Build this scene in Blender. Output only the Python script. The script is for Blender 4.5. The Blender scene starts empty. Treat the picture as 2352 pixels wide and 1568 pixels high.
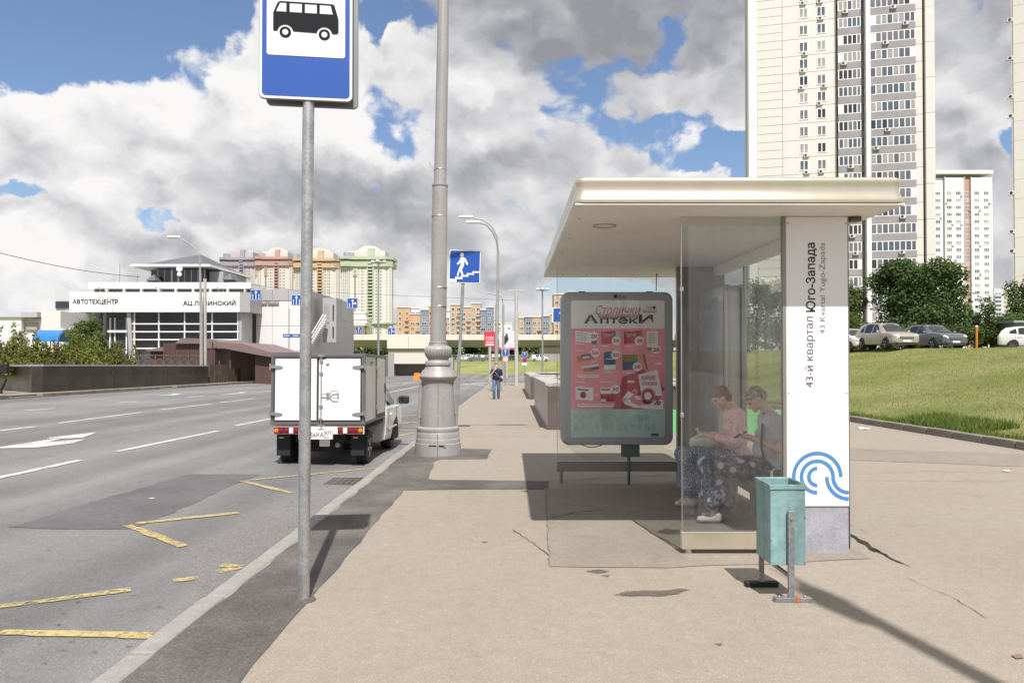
import bpy, bmesh, math, random
import numpy as np
from mathutils import Vector, Matrix, Euler
PI = math.pi
scene = bpy.context.scene
COL = scene.collection
RNG = random.Random(7)

# ---------------------------------------------------------------- camera
FPX, CX, CY, HOR = 1700.0, 1176.0, 784.0, 806.0       # focal length and centre of a 2352 px wide picture
EYE = 1.55
PITCH = math.atan((HOR - CY) / FPX)
cam = bpy.data.cameras.new('camera')
cam_o = bpy.data.objects.new('camera', cam)
COL.objects.link(cam_o)
cam_o.location = (0, 0, EYE)
cam_o.rotation_euler = (PI / 2 + PITCH, 0, 0)
cam.sensor_width = 36.0
cam.lens = 36.0 * FPX / 2352.0
cam.clip_start = 0.05
cam.clip_end = 6000
scene.camera = cam_o

# ---------------------------------------------------------------- node helpers
def node(nt, typ, ins=None, **props):
    n = nt.nodes.new(typ)
    for k, v in props.items():
        setattr(n, k, v)
    for k, v in (ins or {}).items():
        s = n.inputs[k]
        if isinstance(v, bpy.types.NodeSocket):
            nt.links.new(v, s)
        elif isinstance(v, E):
            nt.links.new(v.s, s)
        else:
            s.default_value = v
    return n

class E:
    """a scalar socket with arithmetic"""
    def __init__(self, nt, s):
        self.nt, self.s = nt, s
    def op(self, o, b=None, c=None):
        n = self.nt.nodes.new('ShaderNodeMath'); n.operation = o
        for i, v in enumerate((self, b, c)):
            if v is None: continue
            if isinstance(v, E): self.nt.links.new(v.s, n.inputs[i])
            else: n.inputs[i].default_value = v
        return E(self.nt, n.outputs[0])
    def __add__(self, b): return self.op('ADD', b)
    def __sub__(self, b): return self.op('SUBTRACT', b)
    def __mul__(self, b): return self.op('MULTIPLY', b)
    def __radd__(self, b): return self.op('ADD', b)
    def __rmul__(self, b): return self.op('MULTIPLY', b)
    def step(self, lo, hi, a=0.0, b=1.0):
        n = self.nt.nodes.new('ShaderNodeMapRange'); n.interpolation_type = 'SMOOTHSTEP'
        self.nt.links.new(self.s, n.inputs[0])
        for i, v in enumerate((lo, hi, a, b)): n.inputs[i + 1].default_value = v
        return E(self.nt, n.outputs[0])
    def clamp(self):
        n = self.nt.nodes.new('ShaderNodeClamp'); self.nt.links.new(self.s, n.inputs[0]); return E(self.nt, n.outputs[0])

def mixc(nt, f, a, b, mode='MIX'):
    n = nt.nodes.new('ShaderNodeMix'); n.data_type = 'RGBA'; n.blend_type = mode
    for i, v in ((0, f), (6, a), (7, b)):
        if isinstance(v, E): nt.links.new(v.s, n.inputs[i])
        elif isinstance(v, bpy.types.NodeSocket): nt.links.new(v, n.inputs[i])
        elif i == 0: n.inputs[0].default_value = v
        else: n.inputs[i].default_value = (*v, 1) if len(v) == 3 else v
    return n.outputs[2]

# ---------------------------------------------------------------- sun and sky
SUN_DIR = Vector((0.10, -0.64, 1.0)).normalized()      # towards the sun: high, behind the viewer, a little to the right
sun = bpy.data.lights.new('sun', 'SUN')
sun.energy = 5.0
sun.angle = math.radians(0.55)
sun.color = (1.0, 0.968, 0.915)
sun_o = bpy.data.objects.new('sun', sun)
COL.objects.link(sun_o)
sun_o.location = (10, -60, 90)
sun_o.rotation_euler = (-SUN_DIR).to_track_quat('-Z', 'Y').to_euler()

world = bpy.data.worlds.new('World')
scene.world = world
world.use_nodes = True
world.cycles.sampling_method = 'NONE'
nt = world.node_tree
nt.nodes.clear()
sky = node(nt, 'ShaderNodeTexSky', sky_type='NISHITA', sun_disc=False,
           sun_elevation=math.asin(SUN_DIR.z), sun_rotation=math.radians(171), altitude=200,
           air_density=1.25, dust_density=0.5, ozone_density=2.2)
CLOUD, SKY_TINT = 7.4, (0.76, 0.82, 0.96)
tc = node(nt, 'ShaderNodeTexCoord')
sep = node(nt, 'ShaderNodeSeparateXYZ', {0: tc.outputs['Generated']})
dx, dy, dz = (E(nt, sep.outputs[i]) for i in range(3))
azi = dx.op('ARCTAN2', dy)                               # 0 straight ahead, positive to the right
ele = dz.op('ARCSINE')
# cumulus field: billows that grow finer towards the horizon, broken by blue gaps
flat = node(nt, 'ShaderNodeCombineXYZ', {0: azi, 1: ele, 2: 0.0}).outputs[0]
pos = node(nt, 'ShaderNodeCombineXYZ', {0: azi, 1: ele * 1.25, 2: 0.0}).outputs[0]
def fbm(vec, scale, detail=6.0, rough=0.56, out=0):
    return node(nt, 'ShaderNodeTexNoise', {'Vector': vec, 'Scale': scale, 'Detail': detail, 'Roughness': rough}, noise_dimensions='2D').outputs[out]
def vshift(vec, by, k):
    c = node(nt, 'ShaderNodeVectorMath', {0: by, 1: (0.5, 0.5, 0.5)}, operation='SUBTRACT').outputs[0]
    c = node(nt, 'ShaderNodeVectorMath', {0: c, 3: k}, operation='SCALE').outputs[0]
    return node(nt, 'ShaderNodeVectorMath', {0: vec, 1: c}, operation='ADD').outputs[0]
warp = fbm(pos, 4.0, 3.0, 0.6, 1)
warp2 = fbm(pos, 16.0, 4.0, 0.62, 1)
pw = vshift(vshift(pos, warp, 0.10), warp2, 0.030)
flatw = vshift(vshift(flat, warp, 0.085), warp2, 0.055)
def billow(vec, scale):
    v = node(nt, 'ShaderNodeTexVoronoi', {'Vector': vec, 'Scale': scale, 'Detail': 1.0, 'Roughness': 0.5}, feature='F1', voronoi_dimensions='2D')
    return E(nt, v.outputs['Distance'])
pu = node(nt, 'ShaderNodeVectorMath', {0: pw, 1: (0.012, 0.040, 0.0)}, operation='ADD').outputs[0]
n_a, n_up = E(nt, fbm(pw, 3.9, 9.0, 0.6)), E(nt, fbm(pu, 3.9, 7.0, 0.6))
b_a, b_up = billow(pw, 7.5), billow(pu, 7.5)
pw2 = vshift(pos, warp2, 0.045)
pu2 = node(nt, 'ShaderNodeVectorMath', {0: pw2, 1: (0.005, 0.016, 0.0)}, operation='ADD').outputs[0]
def blob(a, e, ra, re, vec=flatw):
    """soft ellipse of the cloud field: centre and radii are azimuth and elevation in radians"""
    s = node(nt, 'ShaderNodeVectorMath', {0: vec, 1: (1 / ra, 1 / re, 0)}, operation='MULTIPLY').outputs[0]
    d = node(nt, 'ShaderNodeVectorMath', {0: s, 1: (a / ra, e / re, 0)}, operation='DISTANCE').outputs['Value']
    return E(nt, d).step(0.0, 1.0, 1.0, 0.0)
# blue gaps, then heavy grey bases, then sunlit heads: azimuth, elevation, their radii, weight
GAPS = [(-0.62, 0.22, 0.22, 0.09, -0.7), (-0.60, 0.12, 0.24, 0.06, -0.6), (-0.60, 0.43, 0.27, 0.19, 1.9), (-0.44, 0.47, 0.15, 0.10, 1.1), (-0.185, 0.42, 0.030, 0.06, 0.6), (0.20, 0.285, 0.07, 0.035, 0.6), (0.29, 0.245, 0.10, 0.032, 0.8), (0.19, 0.33, 0.02, 0.03, 0.3),
        (-0.63, 0.175, 0.08, 0.020, 0.55), (-0.445, 0.16, 0.05, 0.035, 0.8), (0.665, 0.185, 0.06, 0.07, 1.3), (0.62, 0.23, 0.07, 0.03, 0.7), (0.12, 0.085, 0.13, 0.022, 1.0)]
BASES = [(-0.24, 0.190, 0.27, 0.055, 0.90), (-0.15, 0.215, 0.26, 0.07, 0.45), (0.02, 0.47, 0.26, 0.13, 0.80), (0.16, 0.41, 0.22, 0.12, 0.70), (0.02, 0.255, 0.17, 0.06, 0.50), (0.02, 0.125, 0.26, 0.06, 0.75),
         (0.64, 0.42, 0.18, 0.13, 1.0), (-0.60, 0.165, 0.14, 0.022, 0.30), (-0.42, 0.235, 0.12, 0.03, 0.25)]
HEADS = [(-0.50, 0.24, 0.22, 0.10, 0.30), (-0.63, 0.22, 0.16, 0.10, 0.35), (-0.60, 0.12, 0.2, 0.07, 0.3), (-0.33, 0.32, 0.16, 0.13, 0.75), (-0.20, 0.30, 0.15, 0.10, 0.55), (-0.27, 0.42, 0.12, 0.07, 0.4), (-0.02, 0.21, 0.10, 0.04, 0.3), (-0.55, 0.29, 0.16, 0.05, 0.45), (-0.52, 0.19, 0.08, 0.05, 0.5), (-0.36, 0.115, 0.08, 0.05, 0.5), (0.10, 0.22, 0.12, 0.05, 0.3), (-0.62, 0.10, 0.16, 0.05, 0.4), (0.66, 0.10, 0.06, 0.05, 0.7), (-0.10, 0.105, 0.10, 0.03, 0.4)]
def field(lst):
    t = None
    for a, e, ra, re, w in lst:
        g = blob(a, e, ra * 1.2, re * 1.2) * w
        t = g if t is None else t + g
    return t
puff, puff_up = billow(pw2, 19.0), billow(pu2, 19.0)
h_a = (n_a - 0.5) * 1.5 + b_a * -0.62 + puff * -0.30
h_up = (n_up - 0.5) * 1.5 + b_up * -0.62 + puff_up * -0.30
dens = h_a + 1.22 - field(GAPS)
cmask = dens.step(0.20, 0.42)
edge = dens.step(0.22, 0.75, 0.22, 0.0)                  # thin sunlit rims
lit = (h_a - h_up)
soft = E(nt, fbm(pw, 2.6, 4.0, 0.55)).step(0.3, 0.7, -0.5, 0.5)
bright = (0.57 + lit * 0.74 + edge + soft * 0.26 + field(HEADS) * 0.50 - field(BASES) * 0.50)
bright = bright.op('MAXIMUM', 0.0).op('MINIMUM', 1.0)
ramp = node(nt, 'ShaderNodeValToRGB', {0: bright})
cr = ramp.color_ramp
cr.elements[0].position = 0.0; cr.elements[0].color = (0.33, 0.335, 0.365, 1)
cr.elements[1].position = 1.0; cr.elements[1].color = (1.0, 0.99, 0.98, 1)
for p_, c_ in ((0.25, (0.46, 0.463, 0.49)), (0.5, (0.64, 0.642, 0.665)), (0.75, (0.85, 0.847, 0.855))):
    el = cr.elements.new(p_); el.color = (*c_, 1)
ccol = node(nt, 'ShaderNodeVectorMath', {0: ramp.outputs[0], 3: CLOUD}, operation='SCALE').outputs[0]
skyc = mixc(nt, 1.0, sky.outputs[0], SKY_TINT, 'MULTIPLY')
hazy = ele.step(0.0, 0.22, 0.55, 0.06)
skyc = mixc(nt, hazy, skyc, (4.6, 5.1, 5.9))
total = mixc(nt, cmask, skyc, ccol)
bg = node(nt, 'ShaderNodeBackground', {0: total, 1: 0.1})
node(nt, 'ShaderNodeOutputWorld', {0: bg.outputs[0]})

scene.view_settings.view_transform = 'Standard'
scene.view_settings.look = 'None'
scene.view_settings.exposure = 0.36
scene.view_settings.gamma = 1.0
scene.view_settings.use_curve_mapping = False
scene.render.engine = 'CYCLES'
scene.cycles.max_bounces = 6
scene.cycles.diffuse_bounces = 3
scene.cycles.transparent_max_bounces = 16
scene.cycles.use_denoising = True
scene.cycles.sample_clamp_indirect = 6.0

# ---------------------------------------------------------------- places
def P(x, y, d):
    """the point d metres ahead that the viewer sees at x, y"""
    u, v = (x - CX) / FPX, (CY - y) / FPX
    fy, fz = math.cos(PITCH) - v * math.sin(PITCH), math.sin(PITCH) + v * math.cos(PITCH)
    t = d / fy
    return Vector((u * t, d, EYE + fz * t))
GR = 0.021
def base_z(Y):
    """the street falls gently away from the viewer, then levels out"""
    return -GR * (Y if Y < 90 else 90 + 10 * (1 - math.exp(-(Y - 90) / 10.0)))
KX = -2.05                                               # street side of the pavement
def road_z(X, Y):
    return base_z(Y) - 0.10 + 0.025 * max(0.0, KX - X) * (1 if Y < 70 else max(0, 1 - (Y - 70) / 40))
def G(x, y):
    """point of the pavement seen at x, y"""
    a, b = P(x, y, 1.0), Vector((0, 0, EYE))
    k = a.z - EYE
    Y = -EYE / (k + GR)
    return P(x, y, Y)
def R(x, y):
    """point of the carriageway seen at x, y"""
    lo, hi = 1.0, 400.0
    for _ in range(60):
        m = (lo + hi) / 2
        p = P(x, y, m)
        if p.z > road_z(p.x, p.y): lo = m
        else: hi = m
    return P(x, y, lo)
# ---------------------------------------------------------------- mesh helpers
class MB:
    def __init__(self):
        self.v, self.f, self.m, self.cur, self.xf = [], [], [], 0, None
    def add(self, vs, fs):
        o = len(self.v)
        if self.xf is not None: vs = [self.xf @ Vector(p) for p in vs]
        self.v += [tuple(p) for p in vs]
        self.f += [tuple(i + o for i in f) for f in fs]
        self.m += [self.cur] * len(fs)
        return self
    def box(self, x0, x1, y0, y1, z0, z1):
        return self.add([(x0, y0, z0), (x1, y0, z0), (x1, y1, z0), (x0, y1, z0), (x0, y0, z1), (x1, y0, z1), (x1, y1, z1), (x0, y1, z1)],
                        [(0, 3, 2, 1), (4, 5, 6, 7), (0, 1, 5, 4), (1, 2, 6, 5), (2, 3, 7, 6), (3, 0, 4, 7)])
    def hexa(self, p):
        return self.add(p, [(0, 3, 2, 1), (4, 5, 6, 7), (0, 1, 5, 4), (1, 2, 6, 5), (2, 3, 7, 6), (3, 0, 4, 7)])
    def quad(self, a, b, c, d): return self.add([a, b, c, d], [(0, 1, 2, 3)])
    def prism(self, pts, plane, d0, d1):
        """outline in a plane ('xz', 'yz' or 'xy') pushed from d0 to d1 along the third axis"""
        def mk(p, d):
            a, b = p
            return (a, d, b) if plane == 'xz' else (d, a, b) if plane == 'yz' else (a, b, d)
        n = len(pts)
        vs = [mk(p, d0) for p in pts] + [mk(p, d1) for p in pts]
        fs = [tuple(range(n)), tuple(range(2 * n - 1, n - 1, -1))]
        fs += [((i + 1) % n, i, n + i, n + (i + 1) % n) for i in range(n)]
        return self.add(vs, fs)
    def tube(self, path, r, n=10, cap=True):
        path = [Vector(p) for p in path]
        rs = r if isinstance(r, (list, tuple)) else [r] * len(path)
        vs, fs = [], []
        prev = None
        for i, p in enumerate(path):
            t = (path[min(i + 1, len(path) - 1)] - path[max(i - 1, 0)])
            t = t.normalized() if t.length > 1e-9 else Vector((0, 0, 1))
            if prev is None:
                a = Vector((1, 0, 0)) if abs(t.x) < 0.9 else Vector((0, 1, 0))
                u = (a - t * a.dot(t)).normalized()
            else:
                u = (prev - t * prev.dot(t)).normalized()
            prev = u
            w = t.cross(u)
            for k in range(n):
                an = 2 * PI * k / n
                vs.append(p + (u * math.cos(an) + w * math.sin(an)) * rs[i])
        for i in range(len(path) - 1):
            for k in range(n):
                k2 = (k + 1) % n
                fs.append((i * n + k, i * n + k2, (i + 1) * n + k2, (i + 1) * n + k))
        if cap:
            fs.append(tuple(range(n - 1, -1, -1)))
            fs.append(tuple(range((len(path) - 1) * n, len(path) * n)))
        return self.add(vs, fs)
    def cyl(self, a, b, r, r2=None, n=12): return self.tube([a, b], [r, r if r2 is None else r2], n)
    def lathe(self, prof, n=32, c=(0, 0, 0), ripple=None):
        vs, fs = [], []
        for j, (r, z) in enumerate(prof):
            for k in range(n):
                an = 2 * PI * k / n
                rr = r if ripple is None else r * (1 + ripple(j, k))
                vs.append((c[0] + rr * math.cos(an), c[1] + rr * math.sin(an), c[2] + z))
        for j in range(len(prof) - 1):
            for k in range(n):
                k2 = (k + 1) % n
                fs.append((j * n + k, j * n + k2, (j + 1) * n + k2, (j + 1) * n + k))
        fs.append(tuple(range(n - 1, -1, -1)))
        fs.append(tuple(range((len(prof) - 1) * n, len(prof) * n)))
        return self.add(vs, fs)
    def ball(self, c, r, n=14, m=9):
        rx, ry, rz = r if isinstance(r, (tuple, list)) else (r, r, r)
        vs, fs = [], []
        for j in range(m + 1):
            t = PI * j / m
            for k in range(n):
                a = 2 * PI * k / n
                vs.append((c[0] + rx * math.sin(t) * math.cos(a), c[1] + ry * math.sin(t) * math.sin(a), c[2] + rz * math.cos(t)))
        for j in range(m):
            for k in range(n):
                k2 = (k + 1) % n
                fs.append((j * n + k, (j + 1) * n + k, (j + 1) * n + k2, j * n + k2))
        return self.add(vs, fs)
    def loft(self, secs, cap=True):
        n = len(secs[0]); vs = [p for s in secs for p in s]; fs = []
        for i in range(len(secs) - 1):
            for k in range(n):
                k2 = (k + 1) % n
                fs.append((i * n + k, i * n + k2, (i + 1) * n + k2, (i + 1) * n + k))
        if cap:
            fs.append(tuple(range(n - 1, -1, -1))); fs.append(tuple(range((len(secs) - 1) * n, len(secs) * n)))
        return self.add(vs, fs)
    def mesh(self, name, mats, smooth=40, fix=True):
        me = bpy.data.meshes.new(name)
        me.from_pydata(self.v, [], self.f)
        mats = mats if isinstance(mats, (list, tuple)) else [mats]
        for m in mats: me.materials.append(m)
        if len(mats) > 1: me.polygons.foreach_set('material_index', self.m)
        if fix:
            bm = bmesh.new(); bm.from_mesh(me)
            bmesh.ops.recalc_face_normals(bm, faces=bm.faces[:])
            bm.to_mesh(me); bm.free()
        if smooth:
            me.polygons.foreach_set('use_smooth', [True] * len(me.polygons))
            me.set_sharp_from_angle(angle=math.radians(smooth))
        me.update()
        return me
    def build(self, name, mats, parent=None, smooth=40, bevel=0.0, seg=2, fix=True):
        o = link(name, self.mesh(name, mats, smooth, fix), parent)
        if bevel:
            b = o.modifiers.new('edge', 'BEVEL'); b.width = bevel; b.segments = seg
            b.limit_method = 'ANGLE'; b.angle_limit = math.radians(35)
        return o

def link(name, data, parent=None, loc=None, rot=None):
    o = bpy.data.objects.new(name, data)
    COL.objects.link(o)
    if parent is not None: o.parent = parent
    if loc is not None: o.location = loc
    if rot is not None: o.rotation_euler = rot
    return o
def tag(o, label, cat, group=None):
    o['label'] = label; o['category'] = cat
    if group: o['group'] = group
    return o
def thing(name, label, cat, loc=(0, 0, 0), rz=0.0, group=None):
    return tag(link(name, None, None, loc, (0, 0, rz)), label, cat, group)
def struct(o, kind='structure'):
    o['kind'] = kind
    return o
def copy_tree(o, parent=None):
    c = o.copy(); COL.objects.link(c)
    if parent is not None: c.parent = parent
    for ch in list(o.children): copy_tree(ch, c)
    return c
def np_mesh(name, verts, faces, mat):
    me = bpy.data.meshes.new(name)
    k = faces.shape[1]
    me.vertices.add(len(verts)); me.vertices.foreach_set('co', np.ascontiguousarray(verts, dtype=np.float32).ravel())
    me.loops.add(faces.size); me.loops.foreach_set('vertex_index', np.ascontiguousarray(faces, dtype=np.int32).ravel())
    me.polygons.add(len(faces)); me.polygons.foreach_set('loop_start', np.arange(0, faces.size, k, dtype=np.int32))
    me.materials.append(mat)
    me.update(calc_edges=True)
    return me
def text_mesh(s, size, mat, offset=0.0, shear=0.0, extrude=0.0, align='LEFT', spacing=1.0, line=1.0):
    cu = bpy.data.curves.new('lettering', 'FONT')
    cu.body = s; cu.size = size; cu.offset = offset; cu.shear = shear; cu.extrude = extrude
    cu.align_x = align; cu.space_character = spacing; cu.space_line = line
    cu.resolution_u = 3
    o = bpy.data.objects.new('lettering', cu)
    me = bpy.data.meshes.new_from_object(o)
    bpy.data.objects.remove(o); bpy.data.curves.remove(cu)
    me.materials.clear(); me.materials.append(mat)
    return me
def fit_text(s, x0, x1, z0, z1, mat, y, name, parent, shear=0.0, offset=0.0, extrude=0.0, flip=False):
    """lettering stretched into the rectangle x0..x1, z0..z1 of a board that faces -y"""
    me = text_mesh(s, 1.0, mat, offset, shear, extrude)
    co = np.empty(len(me.vertices) * 3, dtype=np.float32); me.vertices.foreach_get('co', co); co = co.reshape(-1, 3)
    a, b = co.min(0), co.max(0)
    out = np.empty_like(co)
    out[:, 0] = x0 + (co[:, 0] - a[0]) / (b[0] - a[0]) * (x1 - x0)
    out[:, 2] = z0 + (co[:, 1] - a[1]) / (b[1] - a[1]) * (z1 - z0)
    out[:, 1] = y - co[:, 2]
    me.vertices.foreach_set('co', out.ravel()); me.update()
    return link(name, me, parent)

# ---------------------------------------------------------------- materials
def S(r, g, b, k=1.0):
    f = lambda c: (c / 255 / 12.92 if c / 255 <= 0.04045 else ((c / 255 + 0.055) / 1.055) ** 2.4) * k
    return (f(r), f(g), f(b))
def mat_base(name):
    m = bpy.data.materials.new(name); m.use_nodes = True
    t = m.node_tree; t.nodes.clear()
    out = node(t, 'ShaderNodeOutputMaterial')
    bs = node(t, 'ShaderNodeBsdfPrincipled')
    t.links.new(bs.outputs[0], out.inputs[0])
    return m, t, bs, out
def M(name, col, rough=0.6, metal=0.0, var=0.10, vs=2.0, bump=0.0, bs_=60.0, spec=0.5, coat=0.0, fine=0.0, fs=40.0, streak=0.0, emit=None):
    """plain material with large soft unevenness, fine grain, streaks that run down, and relief"""
    m, t, b, out = mat_base(name)
    crd = node(t, 'ShaderNodeTexCoord').outputs['Object']
    f = E(t, node(t, 'ShaderNodeTexNoise', {'Vector': crd, 'Scale': vs, 'Detail': 5.0, 'Roughness': 0.6}).outputs[0])
    k = f.step(0.25, 0.75, 1 - var, 1 + var)
    if fine:
        g = E(t, node(t, 'ShaderNodeTexNoise', {'Vector': crd, 'Scale': fs, 'Detail': 2.0}).outputs[0])
        k = k * g.step(0.3, 0.7, 1 - fine, 1 + fine)
    if streak:
        mp = node(t, 'ShaderNodeMapping', {'Vector': crd, 'Scale': (9, 9, 0.35)}).outputs[0]
        g = E(t, node(t, 'ShaderNodeTexNoise', {'Vector': mp, 'Scale': 1.0, 'Detail': 4.0}).outputs[0])
        k = k * g.step(0.35, 0.7, 1.0, 1 - streak)
    c = node(t, 'ShaderNodeVectorMath', {0: col, 3: k}, operation='SCALE').outputs[0]
    t.links.new(c, b.inputs['Base Color'])
    r = f.step(0.2, 0.8, min(1, rough * 1.12), rough * 0.88)
    t.links.new(r.s, b.inputs['Roughness'])
    b.inputs['Metallic'].default_value = metal
    b.inputs['Specular IOR Level'].default_value = spec
    b.inputs['Coat Weight'].default_value = coat
    b.inputs['Coat Roughness'].default_value = 0.06
    if bump:
        nz = node(t, 'ShaderNodeTexNoise', {'Vector': crd, 'Scale': bs_, 'Detail': 4.0})
        bp = node(t, 'ShaderNodeBump', {'Height': nz.outputs[0], 'Strength': bump, 'Distance': 0.01})
        t.links.new(bp.outputs[0], b.inputs['Normal'])
    if emit:
        b.inputs['Emission Color'].default_value = (*col, 1); b.inputs['Emission Strength'].default_value = emit
    return m
def ground_mat(name, col, grain, grain_scale, big=0.12, big_scale=0.5, light=0.0, bump=0.35, stains=0.0, lanes=0.0, warm=None, rough=0.85):
    """asphalt: mixed chips of stone, worn and stained areas, tracks along the traffic"""
    m, t, b, out = mat_base(name)
    g = node(t, 'ShaderNodeNewGeometry').outputs['Position']
    big_n = E(t, node(t, 'ShaderNodeTexNoise', {'Vector': g, 'Scale': big_scale, 'Detail': 6.0, 'Roughness': 0.62}).outputs[0])
    k = big_n.step(0.25, 0.75, 1 - big, 1 + big)
    mid = E(t, node(t, 'ShaderNodeTexNoise', {'Vector': g, 'Scale': 9.0, 'Detail': 5.0, 'Roughness': 0.7}).outputs[0])
    k = k * mid.step(0.25, 0.75, 0.93, 1.07)
    vor = node(t, 'ShaderNodeTexVoronoi', {'Vector': g, 'Scale': grain_scale})
    chip = E(t, node(t, 'ShaderNodeSeparateColor', {0: vor.outputs['Color']}).outputs[0])
    k = k * chip.step(0.0, 1.0, 1 - grain, 1 + grain)
    if light:
        k = k + chip.step(0.93, 0.97) * light
    if stains:
        st = E(t, node(t, 'ShaderNodeTexNoise', {'Vector': g, 'Scale': 1.7, 'Detail': 8.0, 'Roughness': 0.7}).outputs[0])
        k = k * st.step(0.58, 0.72, 1.0, 1 - stains)
    if lanes:
        mp = node(t, 'ShaderNodeMapping', {'Vector': g, 'Scale': (0.75, 0.012, 0.0)}).outputs[0]
        ln = E(t, node(t, 'ShaderNodeTexNoise', {'Vector': mp, 'Scale': 1.0, 'Detail': 3.0}).outputs[0])
        k = k * ln.step(0.35, 0.68, 1 + lanes * 0.4, 1 - lanes)
    if warm:
        col2 = mixc(t, big_n.step(0.35, 0.7), col, warm)
    else:
        col2 = col
    c = node(t, 'ShaderNodeVectorMath', {0: col2, 3: k}, operation='SCALE').outputs[0]
    t.links.new(c, b.inputs['Base Color'])
    b.inputs['Roughness'].default_value = rough
    b.inputs['Specular IOR Level'].default_value = 0.3
    if bump:
        h = chip * 0.5 + mid * 0.5
        bp = node(t, 'ShaderNodeBump', {'Height': h, 'Strength': bump, 'Distance': 0.006})
        t.links.new(bp.outputs[0], b.inputs['Normal'])
    return m
def glass_mat(name, tint=(0.92, 0.95, 0.95), dirt=0.10, dirt_col=(0.5, 0.5, 0.48), base_refl=0.05, rough=0.0):
    """clear pane with a film of dust, mirror-like at a slant"""
    m, t, b, out = mat_base(name)
    t.nodes.remove(b)
    tr = node(t, 'ShaderNodeBsdfTransparent', {0: (*tint, 1)})
    gl = node(t, 'ShaderNodeBsdfGlossy', {'Color': (1, 1, 1, 1), 'Roughness': rough})
    df = node(t, 'ShaderNodeBsdfDiffuse', {0: (*dirt_col, 1)})
    fr = node(t, 'ShaderNodeFresnel', {'IOR': 1.5})
    fac = (E(t, fr.outputs[0]) * 0.55 + base_refl * 0.3).clamp()
    crd = node(t, 'ShaderNodeTexCoord').outputs['Object']
    nz = E(t, node(t, 'ShaderNodeTexNoise', {'Vector': crd, 'Scale': 3.0, 'Detail': 6.0, 'Roughness': 0.7}).outputs[0])
    mp = node(t, 'ShaderNodeMapping', {'Vector': crd, 'Scale': (14, 14, 0.8)}).outputs[0]
    n2 = E(t, node(t, 'ShaderNodeTexNoise', {'Vector': mp, 'Scale': 1.0, 'Detail': 4.0}).outputs[0])
    d = nz.step(0.3, 0.75, dirt * 0.5, dirt * 1.4) * n2.step(0.3, 0.7, 0.7, 1.3)
    m1 = node(t, 'ShaderNodeMixShader', {0: d, 1: tr.outputs[0], 2: df.outputs[0]})
    m2 = node(t, 'ShaderNodeMixShader', {0: fac, 1: m1.outputs[0], 2: gl.outputs[0]})
    t.links.new(m2.outputs[0], out.inputs[0])
    return m
def leaf_mat(name, col, col2, trans=0.35):
    m, t, b, out = mat_base(name)
    t.nodes.remove(b)
    g = node(t, 'ShaderNodeNewGeometry')
    n1 = E(t, node(t, 'ShaderNodeTexNoise', {'Vector': g.outputs['Position'], 'Scale': 1.1, 'Detail': 4.0}).outputs[0])
    n2 = E(t, node(t, 'ShaderNodeTexWhiteNoise', {0: node(t, 'ShaderNodeVectorMath', {0: g.outputs['Position'], 3: 2.3}, operation='SCALE').outputs[0]}).outputs[0])
    r = E(t, g.outputs['Random Per Island'])
    c = mixc(t, (n1.step(0.3, 0.7) * 0.6 + r * 0.4).clamp(), col, col2)
    df = node(t, 'ShaderNodeBsdfDiffuse', {0: c})
    tl = node(t, 'ShaderNodeBsdfTranslucent', {0: c})
    gl = node(t, 'ShaderNodeBsdfGlossy', {0: (0.6, 0.65, 0.55, 1), 'Roughness': 0.6})
    m1 = node(t, 'ShaderNodeMixShader', {0: trans, 1: df.outputs[0], 2: tl.outputs[0]})
    m2 = node(t, 'ShaderNodeMixShader', {0: 0.03, 1: m1.outputs[0], 2: gl.outputs[0]})
    t.links.new(m2.outputs[0], out.inputs[0])
    return m
def print_mat(name, c1, c2, scale, c3=None, rough=0.8, thr=(0.45, 0.55), vor=False):
    """patterned cloth"""
    m, t, b, out = mat_base(name)
    crd = node(t, 'ShaderNodeTexCoord').outputs['Object']
    n1 = E(t, node(t, 'ShaderNodeTexNoise', {'Vector': crd, 'Scale': scale, 'Detail': 3.0, 'Roughness': 0.7}).outputs[0])
    c = mixc(t, n1.step(*thr), c1, c2)
    if c3:
        v = E(t, node(t, 'ShaderNodeTexVoronoi', {'Vector': crd, 'Scale': scale * 0.33}).outputs['Distance'])
        c = mixc(t, v.step(0.22, 0.36, 0.85, 0.0), c, c3)
    t.links.new(c, b.inputs['Base Color'])
    b.inputs['Roughness'].default_value = rough
    bp = node(t, 'ShaderNodeBump', {'Height': n1, 'Strength': 0.25, 'Distance': 0.004})
    t.links.new(bp.outputs[0], b.inputs['Normal'])
    return m
# ================================================================ the setting
m_road = ground_mat('road_asphalt', (0.166, 0.163, 0.166), 0.15, 130.0, big=0.10, big_scale=0.3, light=0.22, lanes=0.26, stains=0.14, warm=(0.178, 0.172, 0.170))
m_walk = ground_mat('pavement_asphalt', (0.272, 0.232, 0.188), 0.09, 170.0, big=0.09, big_scale=0.6, light=0.28, stains=0.14, warm=(0.246, 0.213, 0.177))
m_walk2 = ground_mat('pavement_repair', (0.222, 0.191, 0.159), 0.09, 170.0, big=0.08, big_scale=1.2, light=0.35, stains=0.12)
m_dark = ground_mat('fresh_asphalt', (0.088, 0.080, 0.075), 0.20, 110.0, big=0.20, big_scale=1.1, light=0.25, stains=0.15, warm=(0.118, 0.105, 0.095))
m_dark2 = ground_mat('road_repair', (0.110, 0.104, 0.108), 0.16, 130.0, big=0.16, big_scale=0.8, light=0.10)
m_stain = ground_mat('wet_stain', (0.135, 0.115, 0.096), 0.2, 110.0, big=0.3, big_scale=5.0)
m_walk3 = ground_mat('pavement_worn', (0.262, 0.226, 0.188), 0.09, 170.0, big=0.10, big_scale=1.5, light=0.2, stains=0.2)
m_dust = ground_mat('street_dust', (0.165, 0.148, 0.130), 0.2, 150.0, big=0.25, big_scale=3.0)
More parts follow.
